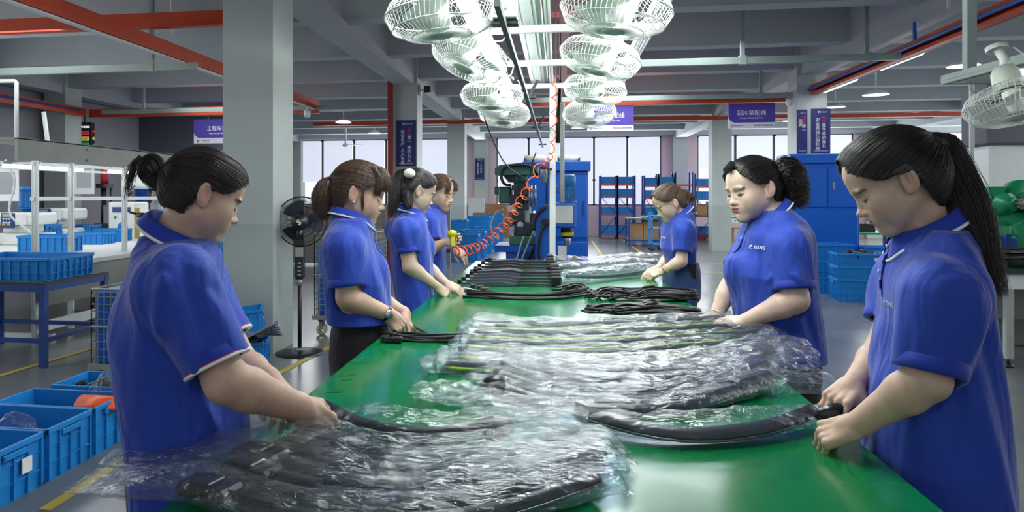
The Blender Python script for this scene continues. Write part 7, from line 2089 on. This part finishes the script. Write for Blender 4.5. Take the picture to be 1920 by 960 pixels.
# L4
CAST['L4'] = ('woman in blue polo with brown fringe holding yellow air gun', dict(
    d=4.95, body=2, axis=808, h=.0045, hshirt=.007, neck=(808, 394, 0), skin=(.56, .38, .28), eyes_open=True,
    head=dict(ear=(811, 362), yaw=-22, pitch=14, side=1, s=1.06, full=1.04),
    torso=[(392, 785, 826, .13), (405, 780, 834, .17), (440, 782, 839, .18), (470, 784, 839, .175), (505, 788, 836, .17), (560, 788, 836, .17)],
    arms=[dict(sh=(800, 415, -.16), el=(806, 466, -.18), wr=(836, 454, -.22), tip=(858, 448, -.24), back=(-.1, -.9, .1), thumb=-1, curls=(.9, 1.1, 1.1, 1.1, 1.1), cuff=.62, r=(.045, .040, .040, .025)),
          dict(sh=None, el=(830, 465, .08), wr=(852, 466, -.08), tip=(876, 484, -.1), back=(.3, -.5, .8), thumb=1, curls=(.3, .5, .5, .5, .5), cuff=.5, r=(.042, .038, .038, .023))],
    sleeve=(.074, .078), waist=.84, logo=('ABIC', 831, 414, .02, LOGO_W) if False else None,
    collar=dict(up=.3), hair_mat=HBR, seed=31, srad=.0014,
    hair=dict(tie=(0, -.11, -.02), n=1500, off=.010,
              locks=[dict(head=[(-.01, .02, .112), (-.02, .072, .092), (-.02, .090, .055), (-.02, .094, .03)], n=160, r0=.012, r1=.017, r2=.02), dict(head=[(.03, .02, .108), (.04, .068, .088), (.05, .078, .055), (.05, .080, .018)], n=160, r0=.012, r1=.016, r2=.016)]) ))
# R2
CAST['R2'] = ('older woman in blue polo with thick curly black ponytail and red lips', dict(
    d=3.02, body=186, axis=1452, h=.0032, hshirt=.005, neck=(1455, 408, 0), neckr=1.1, skin=(.66, .49, .39), lips=(.52, .09, .10), eyes_open=True, brow=.75,
    head=dict(ear=(1441, 355), yaw=205, pitch=10, side=-1, s=1.12, full=1.12, jaw=1.1, roll=3),
    torso=[(395, 1486, 1410, .15), (415, 1508, 1395, .18), (440, 1524, 1384, .20), (480, 1528, 1372, .205), (515, 1528, 1362, .20), (550, 1532, 1368, .20), (600, 1540, 1378, .20), (640, 1545, 1384, .205), (668, 1547, 1388, .21)],
    arms=[dict(sh=(1482, 462, -.18), el=(1492, 562, -.22), wr=(1398, 602, -.14), tip=(1345, 604, -.08), back=(-.1, -.35, .93), thumb=1, curls=(.3, .35, .35, .4, .4), cuff=.76, r=(.052, .050, .050, .030)),
          dict(sh=None, el=(1368, 540, .14), wr=(1342, 592, .10), tip=(1298, 606, .12), back=(-.1, -.2, .95), thumb=-1, curls=(.2, .2, .25, .3, .3), cuff=.6, r=(.044, .042, .042, .027))],
    sleeve=(.086, .078), placket=2, bumps=[(1402, 505, 0, .088)], logo=('XIANG', 1425, 465, .022, LOGO_W),
    folds=[((1440, 520, -.2), (1395, 590, -.15), .022, .008), ((1460, 600, -.2), (1500, 660, -.2), .02, -.007), ((1510, 470, -.15), (1520, 560, -.15), .018, -.007), ((1440, 470, -.22), (1448, 530, -.22), .014, -.008), ((1400, 430, -.1), (1440, 500, -.2), .016, .006), ((1470, 500, -.28), (1500, 530, -.28), .014, .006)],
    collar=dict(up=.30, r=.068, gap=.42), hair_mat=HB, seed=41, srad=.0009, waist=.78,
    hair=dict(tie=(0, -.115, .055), n=3000, off=.011, lift=.004, up=-.004,
              tails=[dict(guide=[(1478, 322, 0), (1490, 352, .0), (1495, 392, -.02)], n=1500, r0=.025, r1=.045, mid=.052, r2=.04, curl=.016, cf=30, end=.4, k=34, core=.5)],
              locks=[dict(head=[(0, .05, .115), (.0, .085, .10), (.0, .09, .075)], n=150, r1=.016, curl=.003)],
              band=dict(px=(1460, 322, .0), r=.034, mat=DARKTIE)) ))
# R3
CAST['R3'] = ('young woman in blue polo tucked into jeans with messy bun, far right side of table', dict(
    d=4.82, body=186, axis=1276, h=.0045, hshirt=.006, neck=(1281, 404, 0), skin=(.66, .49, .37),
    head=dict(ear=(1265, 381), yaw=190, pitch=30, side=-1, s=1.04),
    torso=[(400, 1298, 1262, .12), (415, 1303, 1250, .16), (440, 1306, 1243, .17), (465, 1307, 1238, .165), (492, 1303, 1250, .15), (505, 1302, 1254, .15)],
    arms=[dict(sh=(1283, 432, -.16), el=(1277, 490, -.19), wr=(1242, 508, -.15), tip=(1204, 522, -.10), back=(-.1, -.5, .85), thumb=1, curls=(.5, .7, .7, .7, .7), cuff=.66, r=(.044, .038, .038, .024)),
          dict(sh=None, el=(1252, 485, .1), wr=(1234, 504, .0), tip=(1200, 516, -.0), back=(-.1, -.3, .9), thumb=-1, curls=(.3, .5, .5, .5, .5), cuff=.6, r=(.04, .036, .036, .023))],
    sleeve=(.072, .060), waist=.93, hip=(.165, .118), pants=JEANS, logo=('XIANG', 1246, 446, .022, LOGO_W),
    folds=[((1262, 470, -.1), (1300, 500, -.1), .018, .006)],
    collar=dict(up=.3), hair_mat=HLB, seed=51, srad=.0014,
    hair=dict(tie=(0, -.10, .055), n=1500, off=.010, lift=.003,
              buns=[dict(c=(1281, 366, 0), r=.052, n=260, asp=.8)],
              locks=[dict(px=[(1285, 366, 0), (1297, 370, 0), (1296, 384, 0)], n=60, r1=.02, r2=.025, curl=.006), dict(px=[(1280, 386, -.03), (1286, 396, -.03)], n=30, r1=.01)]) ))
FIG = {}

for key, (lab, S) in CAST.items():
    FIG[key] = person(lab, S)
# ------------------------------------------------------------------ things worn
r2, I = FIG['L2']; a = I['arms'][0]; T_ = I['T']
dv = Vector(a['wr']-a['el']).normalized(); c = Vector(a['wr']-T_)-dv*.012; M = Matrix.Translation(c) @ dv.to_track_quat('Z', 'Y').to_matrix().to_4x4()
m = MB(); m.lathe([(.0300, -.009), (.0325, -.007), (.0325, .007), (.0300, .009)], n=28); m.xf(M); ws = m.build('watch_strap', WATCHBLK, r2)
m = MB(); n_ = Vector((-.1, -.95, .3)); n_ = (n_-dv*n_.dot(dv)).normalized(); m.lathe([(0, 0), (.019, 0), (.019, .006), (.016, .009), (0, .009)], n=24); m.xf(Matrix.Translation(c+n_*.031) @ n_.to_track_quat('Z', 'Y').to_matrix().to_4x4()); m.build('watch_face', STEEL, ws)
for key, cols in (('R2', ((1, 'e6cf9a'),)), ('R3', ((0, '2f6a3c'), (0, 'd8c9a0')))):
    rr, I = FIG[key]
    for i, (ai, cc) in enumerate(cols):
        a = I['arms'][ai]; dv = Vector(a['wr']-a['el']).normalized(); c = Vector(a['wr']-I['T'])-dv*(.012+.02*i)
        m = MB(); R0 = .031; m.lathe([(R0+.003*math.cos(q), .003*math.sin(q)) for q in [k*PI/3 for k in range(7)]], n=28); m.xf(Matrix.Translation(c) @ dv.to_track_quat('Z', 'Y').to_matrix().to_4x4()); m.build('bangle', mat('bangle_'+cc, cc, .4), rr)
# spectacles of the third woman
rr, I = FIG['L3']; HW = lambda p: Vector(xform(np.array([p]), I['HO'], I['HR'], I['sc'])[0]-I['T'])
m = MB()
for s in (-1, 1):
    m.tube([HW((s*(.032+.023*math.cos(q)), .098-.02*abs(math.cos(q)-1)*.3, -.006+.017*math.sin(q))) for q in [k*PI/8 for k in range(17)]], .0016, 6)
    m.tube([HW((s*.055, .092, 0)), HW((s*.080, .04, .004)), HW((s*.086, -.014, .006))], .0016, 6)
m.tube([HW((-.009, .100, -.002)), HW((.009, .100, -.002))], .0016, 6); m.build('spectacles', GLASSFR, rr)
# ear stud of the ponytailed woman, phone in the jeans pocket
rr, I = FIG['L2']; m = MB(); m.ball(Vector(xform(np.array([[.087, -.008, -.036]]), I['HO'], I['HR'], I['sc'])[0]-I['T']), .0045, 6); m.build('ear_stud', BUTTON, rr)
rr, I = FIG['R3']; p = W(1298, 509, 4.66); m = MB(); m.box(-.03, -.008, -.05, .03, .008, .05, .006); m.xf(Matrix.Translation(Vector(p)-Vector(I['T']))); m.build('phone_case', WATCHBLK, rr)
